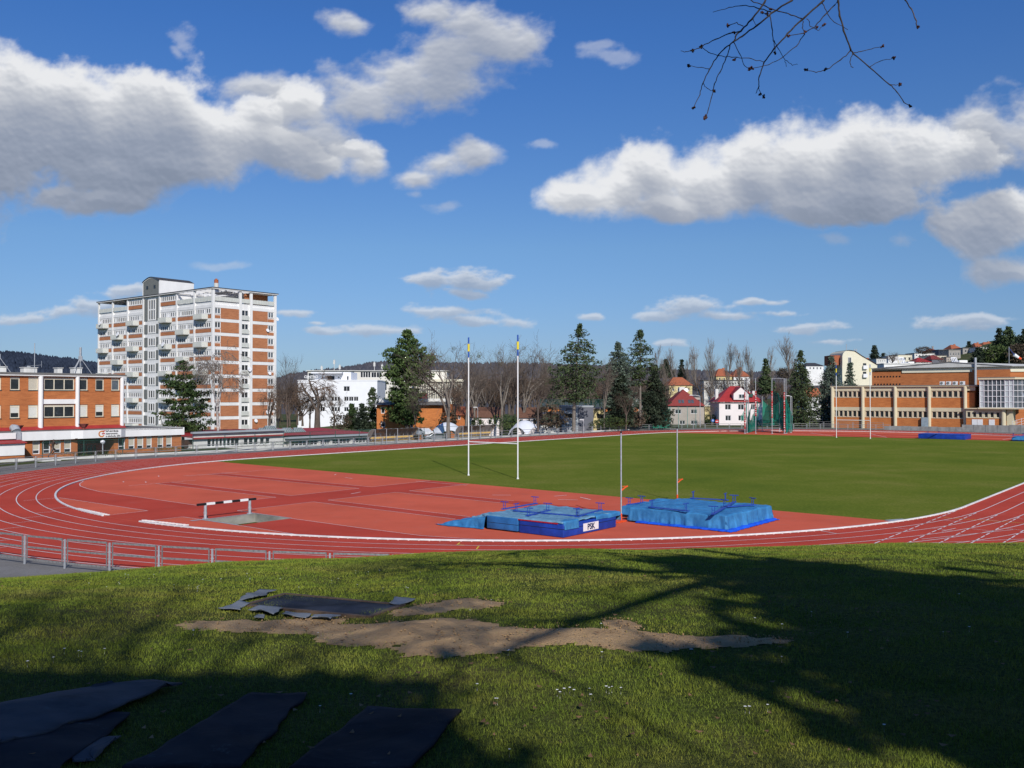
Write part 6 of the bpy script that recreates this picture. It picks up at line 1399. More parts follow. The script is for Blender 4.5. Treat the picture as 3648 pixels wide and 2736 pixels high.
def lamp(px, yt, Y, label, arm=0., style='globe', zb=-1.):
    T = at(px, yt, Y); r = empty('street_lamp', (T.x, T.y, zb), 0, label, 'street lamp'); h = T.z-zb
    q = MB(); q.tube([(0,0,0),(0,0,h*.5),(0,0,h-.1)], [.09,.07,.05], 8); q.build('pole', MT['steel'], r); q = MB()
    if style == 'globe': q.tube([(0,0,h-.25),(0,0,h-.1),(0,0,h+.1),(0,0,h+.2)], [.08,.26,.26,.06], 12)
    else: q.tube([(0,0,h-.1),(-arm*.5,0,h+.12),(-arm,0,h+.15)], [.05,.045,.04], 6); q.box(-arm-.4,-arm+.4,-.12,.12,h+.08,h+.2)
    q.build('lamp_head', MT['pvc'], r)
lamp(366, 1574, 106, 'white mushroom lamp on a short pole before the school entrance', zb=.0)
lamp(2494, 1410, 205, 'tall street lamp with curved arm in front of the red roof house', 2.0, 'arm', 0); lamp(2821, 1412, 196, 'lamp post right of the hammer cage with short arm and floodlight', 1.0, 'arm', 0)
lamp(1702, 1453, 185, 'thin street lamp before the first pinkish house', .5, 'arm'); lamp(2079, 1498, 172, 'grey lamp with flat white head before the grey house', .35, 'arm'); lamp(2320, 1490, 205, 'low lamp with flat head behind the green throwing net', .3, 'arm')
def sign(px, py, Y, label, kind):
    P_ = at(px, py, Y); r = empty('road_sign', (P_.x, P_.y, 0), 0, label, 'road sign'); q = MB(); q.tube([(0,0,0),(0,0,P_.z+.3)], .04, 6); q.build('post', MT['steel'], r)
    q = MB(); q.disc((0,-.06,P_.z),(0,-1,0), .36 if kind == 'blue' else .42, 20, 0, .03); d = q.build('disc', MT['signblue' if kind == 'blue' else 'signred'], r); q = MB()
    if kind == 'blue': q.add([(-.05,-.085,P_.z-.2),(.05,-.085,P_.z-.2),(.05,-.085,P_.z+.02),(.16,-.085,P_.z+.02),(0,-.085,P_.z+.22),(-.16,-.085,P_.z+.02),(-.05,-.085,P_.z+.02)], [(0,1,2,3,4,5,6)])
    else: q.box(-.28,.28,-.09,-.08,P_.z-.07,P_.z+.07)
    q.build('symbol', MT['pvc'], d)
MT['signblue'] = M_('sign_blue', (.02,.14,.45), .05, 3, .4); MT['signred'] = M_('sign_red', (.50,.02,.02), .05, 3, .4)
sign(2539.5, 1498, 214, 'round blue road sign with white arrow beside the white house', 'blue'); sign(2554, 1501, 212, 'round red no entry sign with white bar beside the white house', 'red')
def tent(x0, x1, yt, Y, label, rz, zb=-.8):
    A, B_ = at(x0, 1540, Y), at(x1, 1540, Y); r = empty('tent', ((A.x+B_.x)/2, Y, zb), rz, label, 'tent'); w = (B_.x-A.x)/2*.86; H_ = at(x0, yt, Y).z-zb; n = 16; V = []
    for j in range(n+1):
        for i in range(n+1):
            u, v = 2*i/n-1, 2*j/n-1; z = H_*((1-u*u)*.5+(1-v*v)*.5)**.72; V.append((u*w, v*w, z))
    o = npmesh('canopy', np.array(V), np.array([(j*(n+1)+i, j*(n+1)+i+1, (j+1)*(n+1)+i+1, (j+1)*(n+1)+i) for j in range(n) for i in range(n)]), MT['tentw'], True); o.parent = r
    q = MB()
    for s_ in (-1, 1): q.tube([(w*(2*i/n-1), s_*w, H_*((1-(2*i/n-1)**2)*.5)**.72) for i in range(n+1)], .08, 6); q.tube([(s_*w, w*(2*i/n-1), H_*((1-(2*i/n-1)**2)*.5)**.72) for i in range(n+1)], .08, 6)
    q.build('edge_tube', MT['tentw'], r)
MT['tentw'] = M_('white_tent_membrane', (.66,.68,.72), .06, .6, .6)
tent(1536, 1652, 1504, 158, 'white arched dome tent behind the first team shelter', .25); tent(1820, 1920, 1497, 172, 'white arched dome tent behind the second rugby post', .9)
def car(px, py, Y, label, col, rz, zb=-1.3):
    P_ = at(px, py, Y); r = empty('parked_car', (P_.x, P_.y, P_.z-.75), rz, label, 'car'); prof = [(-2.1,.35),(-2.15,.75),(-1.9,.98),(-1.35,1.05),(-.75,1.42),(.65,1.46),(1.5,1.05),(2.05,.95),(2.12,.4)]
    q = MB(); n = len(prof); V = [(x, y, z) for y in (-.85, .85) for x, z in prof]; q.add(V, [tuple(range(n-1,-1,-1)), tuple(range(n, 2*n))]+[(i,i+1,n+i+1,n+i) for i in range(n-1)]+[(n-1,0,n,2*n-1)]); b_ = q.build('body', MT[col], r)
    md = b_.modifiers.new('bevel', 'BEVEL'); md.width = .08; md.segments = 2
    for y in (-.86, .86): q = MB(); q.add([(-1.1,y,1.06),(-.68,y,1.36),(.6,y,1.38),(1.2,y,1.06)], [(0,1,2,3)]); q.build('side_window', MT['glass'], r)
    q = MB(); q.add([(-1.36,-.7,1.07),(-1.36,.7,1.07),(-.78,.66,1.40),(-.78,-.66,1.40)], [(0,1,2,3)], 0); q.build('windscreen', MT['glass'], r)
    for x in (-1.35, 1.3):
        for y in (-.86, .86): q = MB(); q.disc((x,y,.33),(0,1,0), .33, 14, 0, .2); wq = q.build('wheel', MT['black'], r); q = MB(); q.disc((x,y*1.12,.33),(0,1,0), .2, 10, 0, .02); q.build('rim', MT['steel'], wq)
MT['carwhite'] = M_('white_car_paint', (.72,.72,.72), .03, 1, .25, spec=.6); MT['carsilver'] = M_('silver_car_paint', (.38,.40,.42), .05, 1, .25, .4, .6); MT['cardark'] = M_('dark_car_paint', (.04,.045,.06), .05, 1, .25, .2, .6)
car(1507, 1540, 158, 'white car parked behind the first team shelter', 'carwhite', -.9); car(1556, 1557, 152, 'silver car parked beneath the white dome tent', 'carsilver', .3); car(2500, 1510, 232, 'dark car parked beside the white house', 'cardark', .2)
# bronze runner on a plinth
P_ = G(165, 1634, .35); P_ = at(172, 1632, 99.5); rn = empty('runner_statue', (P_.x, P_.y, P_.z), TH, 'dark bronze statue of a running athlete in front of the school', 'statue')
MT['bronze'] = M_('weathered_bronze', (.085,.055,.04), .35, 8, .55, .3, .5)
J = {'pelvis':(0,0,1.02,.15),'waist':(.02,0,1.18,.13),'chest':(.06,0,1.42,.17),'neck':(.09,0,1.60,.07),'head':(.11,0,1.74,.11),'htop':(.12,0,1.86,.09),
     'shL':(.05,.2,1.50,.075),'elL':(-.22,.34,1.32,.055),'haL':(-.02,.36,1.12,.045),'shR':(.07,-.2,1.50,.075),'elR':(.28,-.32,1.30,.055),'haR':(.42,-.2,1.50,.045),
     'hiL':(0,.1,.97,.12),'knL':(.36,.1,.78,.085),'anL':(.10,.1,.46,.055),'toL':(.0,.1,.36,.045),'hiR':(0,-.1,.97,.12),'knR':(-.20,-.1,.56,.085),'anR':(-.46,-.1,.22,.055),'toR':(-.42,-.1,.06,.045)}
E_ = [('pelvis','waist'),('waist','chest'),('chest','neck'),('neck','head'),('head','htop'),('chest','shL'),('shL','elL'),('elL','haL'),('chest','shR'),('shR','elR'),('elR','haR'),('pelvis','hiL'),('hiL','knL'),('knL','anL'),('anL','toL'),('pelvis','hiR'),('hiR','knR'),('knR','anR'),('anR','toR')]
ks = list(J); me = bpy.data.meshes.new('figure'); me.from_pydata([J[k][:3] for k in ks], [(ks.index(a), ks.index(b)) for a, b in E_], []); fo_ = bpy.data.objects.new('figure', me); COL.objects.link(fo_); fo_.parent = rn; fo_.scale = (1.1,1.1,1.1)
me.materials.append(MT['bronze']); sk = fo_.modifiers.new('skin', 'SKIN'); 
for v, k in zip(me.skin_vertices[0].data, ks): v.radius = (J[k][3], J[k][3]); v.use_root = (k == 'pelvis')
sb = fo_.modifiers.new('smooth', 'SUBSURF'); sb.levels = 1; sb.render_levels = 1; fo_.location = (.45, 0, 0)
q = MB(); q.box(-.9,1.1,-.6,.6,-.9,.02); q.build('plinth', MT['concretewhite'], rn)
# ================================================================ trees
def leaf_mat(name, c, dark, tip, sc=.6):
    m, t, b = newmat(name, .8, 0, .15)
    vec = t.n('ShaderNodeTexCoord').outputs['Object']; n = t.noise(vec, sc, 5, .7)
    cc = t.ramp(n, [(.32, dark), (.5, c), (.68, tip)])
    rnd_ = t.n('ShaderNodeTexWhiteNoise', noise_dimensions='3D'); t.l(t.vmath('SNAP', vec, (.25,.25,.25)), rnd_.inputs[0])
    cc = t.mix(rnd_.outputs[0], t.mix(1., cc, (.6,.6,.6), 'MULTIPLY'), t.mix(1., cc, (1.45,1.45,1.35), 'MULTIPLY')); t.l(cc, b.inputs['Base Color']); return m
MT['pine'] = leaf_mat('pine_needles', (.065,.105,.034), (.028,.05,.02), (.13,.165,.055)); MT['pinedark'] = leaf_mat('dark_pine_needles', (.040,.070,.024), (.018,.034,.014), (.085,.115,.036)); MT['spruce'] = leaf_mat('spruce_needles', (.055,.082,.036), (.024,.038,.02), (.11,.135,.06))
MT['bluespruce'] = leaf_mat('blue_spruce_needles', (.085,.115,.088), (.035,.052,.042), (.17,.21,.17)); MT['darkspruce'] = leaf_mat('dark_needles', (.026,.038,.024), (.011,.018,.013), (.075,.095,.06)); MT['thuja'] = leaf_mat('thuja_foliage', (.036,.062,.022), (.016,.03,.012), (.07,.10,.035))
MT['bushbrown'] = leaf_mat('brown_winter_bush', (.080,.062,.046), (.04,.032,.025), (.12,.088,.058)); MT['bushgreen'] = leaf_mat('green_shrub', (.05,.075,.025), (.02,.032,.012), (.10,.13,.04)); MT['mistletoe'] = leaf_mat('mistletoe', (.12,.12,.03), (.06,.065,.02), (.18,.17,.04), 2)
MT['twig'] = M_('grey_brown_twigs', (.17,.135,.11), .3, 3, .95, stretch=(1,1,1)); MT['twigred'] = M_('reddish_twigs', (.19,.125,.085), .3, 1, .95); MT['twigdark'] = M_('dark_twigs', (.13,.10,.075), .3, 3, .95); MT['birch'] = M_('white_birch_bark', (.62,.59,.54), .45, 3, .8, stretch=(1,1,2.5), col2=(.10,.085,.08)); MT['twigpale'] = M_('pale_poplar_twigs', (.26,.215,.18), .25, 3, .95)
MINR = [.016]
class Twigs:
    """many thin tapered 3- or 4-sided rods in one array"""
    def __init__(s): s.seg = []
    def add(s, a, b, ra, rb): s.seg.append((*a, *b, ra, rb))
    def build(s, name, mat, parent, n=3):
        A = np.array(s.seg); p, q, ra, rb = A[:, :3], A[:, 3:6], A[:, 6], A[:, 7]; d = q-p; d /= np.linalg.norm(d, axis=1)[:, None]+1e-9
        up = np.where(np.abs(d[:, 2:3]) < .9, [[0,0,1.]], [[1.,0,0]]); x = np.cross(up, d); x /= np.linalg.norm(x, axis=1)[:, None]+1e-9; y = np.cross(d, x); V = []
        for P_, R_ in ((p, ra), (q, rb)):
            for k in range(n): c, s_ = math.cos(2*PI*k/n), math.sin(2*PI*k/n); V.append(P_+(x*c+y*s_)*R_[:, None])
        V = np.stack(V, 1).reshape(-1, 3); m_ = len(A); base = np.arange(m_)[:, None]*2*n
        Fs = np.concatenate([base+np.array([[k, (k+1)%n, n+(k+1)%n, n+k]]) for k in range(n)], 0)
        o = npmesh(name, V, Fs, MT[mat], True); o.parent = parent; return o
def grow(tw_, tr, p, d, L, r, lv, R, style, maxlv):
    nseg = 4 if lv < 2 else 3; pts = [(p.copy(), r)]; end = r*(.55 if lv else .6)
    for i in range(nseg):
        wob = {'round': .16, 'poplar': .07, 'weep': .18, 'gnarl': .30}[style]
        d = (d+Vector((R.gauss(0, wob), R.gauss(0, wob), R.gauss(0, wob*.6)))).normalized()
        if style == 'weep' and lv >= 2: d = (d+Vector((0,0,-.32))).normalized()
        elif style == 'poplar': d = (d+Vector((0,0,.22))).normalized()
        elif lv >= 1: d = (d+Vector((0,0,.10))).normalized()
        q = p+d*L/nseg; r2 = r+(end-r)*(i+1)/nseg
        (tr if lv < 2 else tw_).add(p, q, r+(end-r)*i/nseg, r2); p = q; pts.append((p.copy(), r2, d.copy()))
    if lv >= maxlv: return
    nch = {'round': (6,6,6,5), 'poplar': (24,7,5,3), 'weep': (7,7,7,6), 'gnarl': (6,6,5,5)}[style][min(lv, 3)]
    for k in range(nch):
        f = R.uniform(.35 if lv else .3, 1.); i = min(nseg-1, int(f*nseg)); a, b = pts[i][0], pts[i+1][0]; o = a.lerp(b, f*nseg-i if f < 1 else 1); dd = pts[i+1][2]
        ang = {'round': R.uniform(.5, 1.0), 'poplar': R.uniform(.22, .42), 'weep': R.uniform(.6, 1.1), 'gnarl': R.uniform(.6, 1.2)}[style]
        ax = dd.cross(Vector((R.gauss(0,1), R.gauss(0,1), R.gauss(0,1)))).normalized(); nd = (Matrix.Rotation(ang, 3, ax) @ dd).normalized()
        ln = L*({'round': .68, 'poplar': .42 if lv == 0 else .5, 'weep': .58, 'gnarl': .66}[style])*R.uniform(.7, 1.1)*(1.15-.45*f if lv == 0 else 1)
        grow(tw_, tr, o, nd, ln, max(MINR[0], pts[i+1][1]*R.uniform(.45,.65)), lv+1, R, style, maxlv)
def bare_proto(name, H_, style, seed, bark='bark', twig='twig', maxlv=4, tr0=.03, low=.35):
    R = random.Random(seed); root = empty(name, (0,0,0)); tr, tws = Twigs(), Twigs(); d = Vector((R.gauss(0,.04), R.gauss(0,.04), 1)).normalized()
    if style == 'poplar': grow(tws, tr, Vector((0,0,0)), d, H_*.95, H_*tr0*.6, 0, R, style, maxlv-1)
    else:
        h0 = H_*low; p = Vector((0,0,0)); r0 = H_*tr0
        tr.add((0,0,-.5), p+d*h0*.5, r0*1.25, r0*.95); tr.add(p+d*h0*.5, p+d*h0, r0*.95, r0*.85); top = p+d*h0
        for k in range(4 if style != 'weep' else 3):
            a_ = k*2*PI/4+R.uniform(-.4,.4); t_ = R.uniform(.25, .6) if k else .08; nd = Vector((math.sin(t_)*math.cos(a_), math.sin(t_)*math.sin(a_), math.cos(t_)))
            grow(tws, tr, top-d*R.uniform(0,.18)*h0, nd, H_*.42*R.uniform(.8,1.1), r0*R.uniform(.5,.75), 1, R, style, maxlv)
    zz = [g_[5] for g_ in tws.seg+tr.seg]; zz.sort(); tr.build('trunk', bark, root, 6); tws.build('crown', twig, root, 3); root['h'] = zz[int(len(zz)*(.992 if style == 'poplar' else .965))]; return root
def place(proto, p, h, label, cat, group=None, rz=0., sx=1., mats=None, use=[]):
    if id(proto) in use: o = copy_tree(proto, None, kids_of[proto.name])
    else: o = proto; use.append(id(proto)); kids_of[proto.name] = kids(proto)
    s = h/proto['h']; o.location = p; o.scale = (s*sx, s*sx, s); o.rotation_euler = (0, 0, rz); tag(o, label, cat, group); return o
kids_of = {}
def tree_at(proto, px, yt, yb, Y, label, group=None, sx=1., rz=0., cat='tree'):
    B_, T = at(px, yb, Y), at(px, yt, Y); return place(proto, B_, T.z-B_.z, label, cat, group, rz, sx)
def needle_tree(name, H_, prof, mat, seed, dens=1., bark='bark', base=.12, droop=.25, nw=26, ts=.30, gap=0., trunk_r=.022, lean=0., up=0.):
    """prof(t) half width at height fraction t (of the whole height); branches in whorls carry clouds of small needle faces"""
    R = random.Random(seed); G_ = np.random.default_rng(seed); root = empty(name, (0,0,0)); root['h'] = H_; C = []; D = []; br = Twigs()
    n = int(nw*(1-base)); 
    ax = lambda z: Vector((lean*z*z/H_, 0, z))
    for w in range(n):
        t_ = base+(1-base)*(w+R.uniform(-.3,.3))/n; t_ = min(.995, max(base, t_)); z = t_*H_; half = prof(t_)*H_*(.96 if 'evergreen' in name else 1.18 if 'pine' in name else 1.28)
        if half < .05: half = .05
        nb = R.choice((5,6,7)); a0 = R.uniform(0, 2*PI)
        for k in range(nb):
            if gap and R.random() < gap: continue
            a_ = a0+2*PI*k/nb+R.uniform(-.3,.3); L_ = half*R.uniform(.50, 1.22); o = ax(z); m_ = max(4, int(L_/H_*60*dens)); pp = o
            for i in range(1, 5):
                f = i/4; q = o+Vector((math.cos(a_)*L_*f, math.sin(a_)*L_*f, -droop*L_*f**1.6+up*L_*f*f+R.gauss(0,.02)*L_)); br.add(pp, q, .012*H_*(1-f*.8)*.35+.01, .012*H_*(1-f)*.35+.008); pp = q
            for j in range(m_):
                f = R.uniform(.18, 1.)**.8; sp = (.05+.10*math.sin(PI*min(1, f*.95)))*L_*.9+.05
                C.append((o.x+math.cos(a_)*L_*f+R.gauss(0, sp), o.y+math.sin(a_)*L_*f+R.gauss(0, sp), o.z-droop*L_*f**1.6+up*L_*f*f+R.gauss(0, sp*.45)-.02*H_*R.random()*(1-up)))
    for j in range(int(60*dens)): t_ = R.uniform(.93, 1.0); C.append((ax(t_*H_).x+R.gauss(0, .15), R.gauss(0,.15), t_*H_))
    C = np.array(C); k = 5; C = np.repeat(C, k, 0)+G_.normal(0, ts*.55, (len(C)*k, 3))*[1,1,.55]; m_ = len(C); s_ = ts*G_.uniform(.5, 1.25, m_)
    u = G_.normal(0,1,(m_,3)); u /= np.linalg.norm(u,axis=1)[:,None]; v = np.cross(u, G_.normal(0,1,(m_,3))); v /= np.linalg.norm(v,axis=1)[:,None]
    V = np.stack([C-u*s_[:,None]*.5, C+u*s_[:,None]*.5, C+v*s_[:,None]*.9], 1).reshape(-1,3)
    o = npmesh('crown', V, np.arange(m_*3).reshape(-1,3), MT[mat]); o.parent = root
    q = MB(); q.tube([ax(z) for z in np.linspace(-.5, H_*.97, 9)], [H_*trunk_r*(1-.9*i/8) for i in range(9)], 9); q.build('trunk', MT[bark], root); br.build('branches', bark, root, 3)
    return root
def bush(px, py, Y, w, h, mat, label, cat='bush', n=900, seed=1, group=None, zb=None, ts=.16):
    P_ = at(px, py, Y); G_ = np.random.default_rng(seed); root_z = P_.z if zb is None else zb
    d = G_.normal(0,1,(n,3)); d /= np.linalg.norm(d,axis=1)[:,None]; rr = G_.uniform(.35,1,n)**.5; C = d*rr[:,None]*[w/2,w/2*.8,h/2]; lump = np.array([1+.35*noise.noise(Vector((c[0]*1.6+seed, c[1]*1.6, c[2]*1.6))) for c in C]); C = C*lump[:,None]+[0,0,h/2]
    C[:,2] = np.maximum(C[:,2], .03); s_ = ts*G_.uniform(.6,1.3,n)*max(.6, h/2.5); u = G_.normal(0,1,(n,3)); u /= np.linalg.norm(u,axis=1)[:,None]; v = np.cross(u, G_.normal(0,1,(n,3))); v /= np.linalg.norm(v,axis=1)[:,None]
    V = np.stack([C-u*s_[:,None]*.5, C+u*s_[:,None]*.5, C+v*s_[:,None]], 1).reshape(-1,3); o = npmesh(cat.replace(' ', '_'), V, np.arange(n*3).reshape(-1,3), MT[mat]); o.location = (P_.x, P_.y, root_z); tag(o, label, cat, group); return o
R6 = random.Random(11)
# --- the marked evergreens
def lin(*pts):
    xs = [p[0] for p in pts]; ys = [p[1] for p in pts]; return lambda t_: float(np.interp(t_, xs, ys))
def ev_tree(px, yt, yb, Y, label, prof, mat, seed, **kw):
    B_, T = at(px, yb, Y), at(px, yt, Y); h = T.z-B_.z; r = needle_tree(kw.pop('name', 'spruce_tree'), h, prof, mat, seed, **kw); r.location = B_; r.rotation_euler = (0,0,kw.get('rz', 0)); tag(r, label, 'tree'); return r
ev_tree(652, 1288, 1575, 134, 'spreading layered pine in front of the tower block', lin((.1,.30),(.2,.37),(.35,.34),(.55,.28),(.75,.20),(.9,.12),(1,.03)), 'pinedark', 1, name='pine_tree', nw=12, droop=-.03, gap=.08, dens=2.9, ts=.28, base=.15, trunk_r=.020, up=.12)
ev_tree(1450, 1179, 1545, 166, 'tall dense pine in front of the brick villa', lin((.05,.11),(.2,.14),(.35,.15),(.5,.19),(.66,.21),(.78,.15),(.9,.08),(1,.015)), 'pine', 2, name='pine_tree', nw=19, droop=-.02, gap=.05, dens=3.4, ts=.42, base=.10, up=.22)
ev_tree(2044, 1157, 1530, 178, 'tall spruce with long bare leaning trunk before the grey house', lin((.30,.10),(.36,.17),(.5,.19),(.62,.19),(.7,.15),(.85,.10),(1,.015)), 'spruce', 3, nw=30, droop=.18, gap=.10, dens=1.3, ts=.36, base=.30, lean=.06, trunk_r=.020, bark='barkpale')
ev_tree(2203, 1222, 1510, 186, 'blue-green spruce between the two long-trunked spruces', lin((.02,.13),(.2,.15),(.4,.16),(.7,.15),(.82,.11),(.93,.05),(1,.01)), 'bluespruce', 4, nw=30, droop=.25, dens=1.6, ts=.34, base=.04)
ev_tree(2215, 1340, 1508, 184, 'dark low spruce crown at the foot of the blue-green spruce', lin((.02,.20),(.3,.20),(.6,.17),(.85,.10),(1,.03)), 'darkspruce', 24, nw=20, droop=.25, dens=1.6, ts=.34, base=.04)
ev_tree(2281, 1177, 1515, 187, 'thin spruce with high crown and straight bare trunk', lin((.40,.05),(.50,.10),(.62,.17),(.72,.15),(.85,.08),(1,.012)), 'spruce', 5, nw=32, droop=.10, gap=.12, dens=1.4, ts=.34, base=.44, trunk_r=.016, bark='barkpale')
ev_tree(2333, 1302, 1510, 192, 'broad dark green spruce left of the red roof house', lin((.02,.22),(.2,.23),(.45,.20),(.7,.13),(.9,.05),(1,.01)), 'darkspruce', 6, nw=24, droop=.28, dens=1.7, ts=.36, base=.04)
ev_tree(2853, 1250, 1512, 206, 'big drooping spruce right of the hammer cage', lin((.03,.16),(.15,.19),(.35,.19),(.6,.14),(.8,.08),(.92,.05),(1,.008)), 'spruce', 7, nw=26, droop=.55, dens=1.6, ts=.34, base=.05)
ev_tree(2962, 1270, 1512, 209, 'dense spruce left of the sports hall', lin((.03,.15),(.2,.18),(.5,.17),(.75,.11),(.9,.05),(1,.008)), 'bluespruce', 8, nw=26, droop=.4, dens=1.6, ts=.34, base=.05)
ev_tree(3029, 1294, 1512, 216, 'smaller spruce behind the left corner of the sports hall', lin((.03,.13),(.3,.14),(.6,.11),(.85,.05),(1,.008)), 'bluespruce', 9, nw=24, droop=.4, dens=1.4, ts=.34, base=.05)
ev_tree(2373, 1282, 1345, 340, 'small round-topped pine among the poplars', lin((.05,.3),(.4,.33),(.7,.22),(1,.03)), 'darkspruce', 10, nw=12, ts=.5, name='pine_tree'); ev_tree(2429, 1283, 1350, 340, 'slim pointed spruce between the poplars', lin((.05,.2),(.5,.14),(1,.01)), 'darkspruce', 12, nw=14, ts=.4)
ev_tree(2728, 1280, 1410, 300, 'conical spruce beyond the hammer cage', lin((.05,.2),(.4,.17),(1,.01)), 'spruce', 13, nw=16, ts=.5); ev_tree(3115, 1232, 1290, 460, 'lone dark spruce on the skyline right of the curved apartments', lin((.05,.24),(.4,.2),(1,.01)), 'darkspruce', 14, nw=14, ts=.6)
ev_tree(3146, 1260, 1295, 460, 'tiny spruce just right of the lone skyline spruce', lin((.05,.24),(.4,.2),(1,.01)), 'darkspruce', 15, nw=10, ts=.5); ev_tree(3486, 1240, 1300, 400, 'spreading dark evergreen in front of the grey hillside house', lin((.05,.42),(.4,.36),(.8,.16),(1,.02)), 'darkspruce', 16, nw=14, ts=.7)
ev_tree(3452, 1218, 1250, 520, 'small spruce top behind the orange roofs', lin((.05,.3),(.5,.2),(1,.02)), 'darkspruce', 17, nw=8, ts=.6); ev_tree(3593, 1166, 1300, 430, 'tall loose cedar near the right edge of the hill', lin((.1,.26),(.4,.28),(.7,.2),(.9,.1),(1,.02)), 'spruce', 18, nw=16, ts=.8, gap=.1, name='cedar_tree'); ev_tree(3560, 1172, 1260, 440, 'dark narrow spruce left of the loose cedar', lin((.05,.24),(.5,.16),(1,.01)), 'darkspruce', 19, nw=14, ts=.7)
ev_tree(3655, 1176, 1310, 410, 'dark evergreen cut by the right edge of the view', lin((.05,.35),(.5,.28),(.8,.16),(1,.02)), 'darkspruce', 20, nw=16, ts=.9)
ev_tree(1253, 1440, 1526, 178, 'small cone-shaped thuja below the white office', lin((.02,.24),(.3,.23),(.7,.13),(1,.01)), 'thuja', 21, nw=16, ts=.24, base=.02, name='thuja', droop=-.3)
ev_tree(1327, 1385, 1530, 176, 'loose dark conifer left of the brick villa', lin((.02,.22),(.3,.20),(.55,.12),(.8,.10),(1,.02)), 'spruce', 22, nw=20, ts=.3, base=.03, name='thuja', droop=-.1, gap=.15); ev_tree(1290, 1440, 1530, 174, 'short dark conifer beside the thuja', lin((.02,.3),(.5,.22),(1,.02)), 'darkspruce', 23, nw=12, ts=.28, base=.03, name='thuja', droop=-.1)
# --- bare trees
b1 = bare_proto('birch_tree', 11, 'weep', 5, 'birch', 'twigpale', 4, .013, .42); tree_at(b1, 781, 1262, 1598, 131, 'white-barked birch with hanging bare twigs beside the layered pine', sx=.95)
b2 = bare_proto('bare_tree', 14, 'round', 8, 'bark', 'twigdark', 4, .017, .28); tree_at(b2, 1022, 1283, 1588, 146, 'tall slim bare tree right of the tower block', sx=.55)
b3 = bare_proto('bare_tree', 9, 'weep', 15, 'bark', 'twigred', 4, .03, .30); tree_at(b3, 1130, 1352, 1535, 182, 'reddish-brown weeping tree in front of the white office', sx=1.45)
b4 = bare_proto('bare_tree', 15, 'gnarl', 22, 'barkpale', 'twig', 4, .020, .16); tree_at(b4, 1596, 1236, 1545, 151, 'many-stemmed bare tree with mistletoe beside the first rugby post', sx=.85)
b5 = bare_proto('bare_tree', 16, 'round', 33, 'barkpale', 'twig', 4, .020, .25)
b6 = bare_proto('bare_tree', 13, 'gnarl', 44, 'bark', 'twigdark', 4, .024, .3)
pp = bare_proto('poplar_tree', 20, 'poplar', 51, 'barkpale', 'twigpale', 4, .016); pp2 = bare_proto('poplar_tree', 20, 'poplar', 57, 'barkpale', 'twigpale', 4, .016)
GB = 'bare trees of the belt behind the far straight'
for (pr, x, yt, yb, Y, s_, lb) in ((b5,1660,1262,1530,166,.8,'bare tree directly behind the first rugby post'),(b5,1786,1238,1528,186,.8,'tall bare tree with clumps of mistletoe between the rugby posts'),(b6,1917,1330,1530,169,.6,'dark knotty bare tree right of the second rugby post'),(b4,1868,1242,1525,192,.8,'bare tree with spreading top behind the second rugby post'),
    (b5,2152,1285,1518,181,.45,'slender double bare tree left of the blue-green spruce'),(b6,2230,1400,1525,180,.7,'low bare shrub-like tree below the dark spruce'),(b6,2535,1440,1515,218,.9,'small bare tree before the white house'),(b2,1480,1400,1545,158,.8,'bare sapling in front of the villa wall'),
    (b3,960,1390,1560,170,.7,'brownish bare tree close to the right edge of the tower'),(b5,1735,1330,1525,200,.75,'medium bare tree between the rugby posts behind the pinkish house'),(b4,2100,1340,1480,240,.9,'wide bare tree behind the court fence'),(b5,1960,1345,1500,230,.8,'bare tree behind the terracotta strip'),(b2,1830,1290,1525,196,.9,'slim bare tree just left of the second rugby post top'),(b3,1745,1345,1525,205,.9,'reddish bare tree between the pinkish houses'),(b5,1690,1300,1525,188,.75,'bare tree right of the first rugby post behind the lamp'),(b6,2000,1330,1500,235,.9,'dark bare tree behind the left end of the court fence'),(b2,2110,1310,1490,238,.9,'bare tree between the leaning spruce and the blue-green one'),(b3,1620,1380,1530,178,.7,'low reddish bare tree at the villa side wing'),(b5,990,1340,1560,178,.5,'tall bare tree hugging the right edge of the tower'),(b6,1190,1400,1530,186,.8,'bare tree at the left part of the white office'),(b5,2480,1400,1500,236,.8,'bare tree behind the right side of the red roof house')):
    tree_at(pr, x, yt, yb, Y, lb, GB, s_, R6.uniform(0, 6))
GP = 'row of bare poplars on the horizon'
for i, (x, yt) in enumerate(((2331,1231),(2405,1240),(2446,1264),(2489,1229),(2542,1206),(2591,1218),(2642,1233),(2690,1230),(2731,1236),(2827,1199),(1932,1258),(2377,1275),(1941,1266))):
    tree_at(pp if i % 2 else pp2, x, yt, 1430, 330 if x > 2000 else 300, ['poplar standing left of the slim group, nearest the thin spruce','bare poplar behind the yellow villa, second from the left','short bare poplar right of the yellow villa','bare poplar between the yellow villa and the twin villas','tallest bare poplar behind the twin villas','bare poplar right of the tallest one','bare poplar above the white red-roofed house','bare poplar above the hammer cage left pole','bare poplar behind the hammer cage','wide bare poplar rising above the drooping spruce','bare forked poplar left of the leaning spruce','low bare poplar beside the round-topped pine','second stem of the forked poplar left of the leaning spruce'][i], GP, 1.2 if x != 2827 else 1.6, R6.uniform(0, 6))
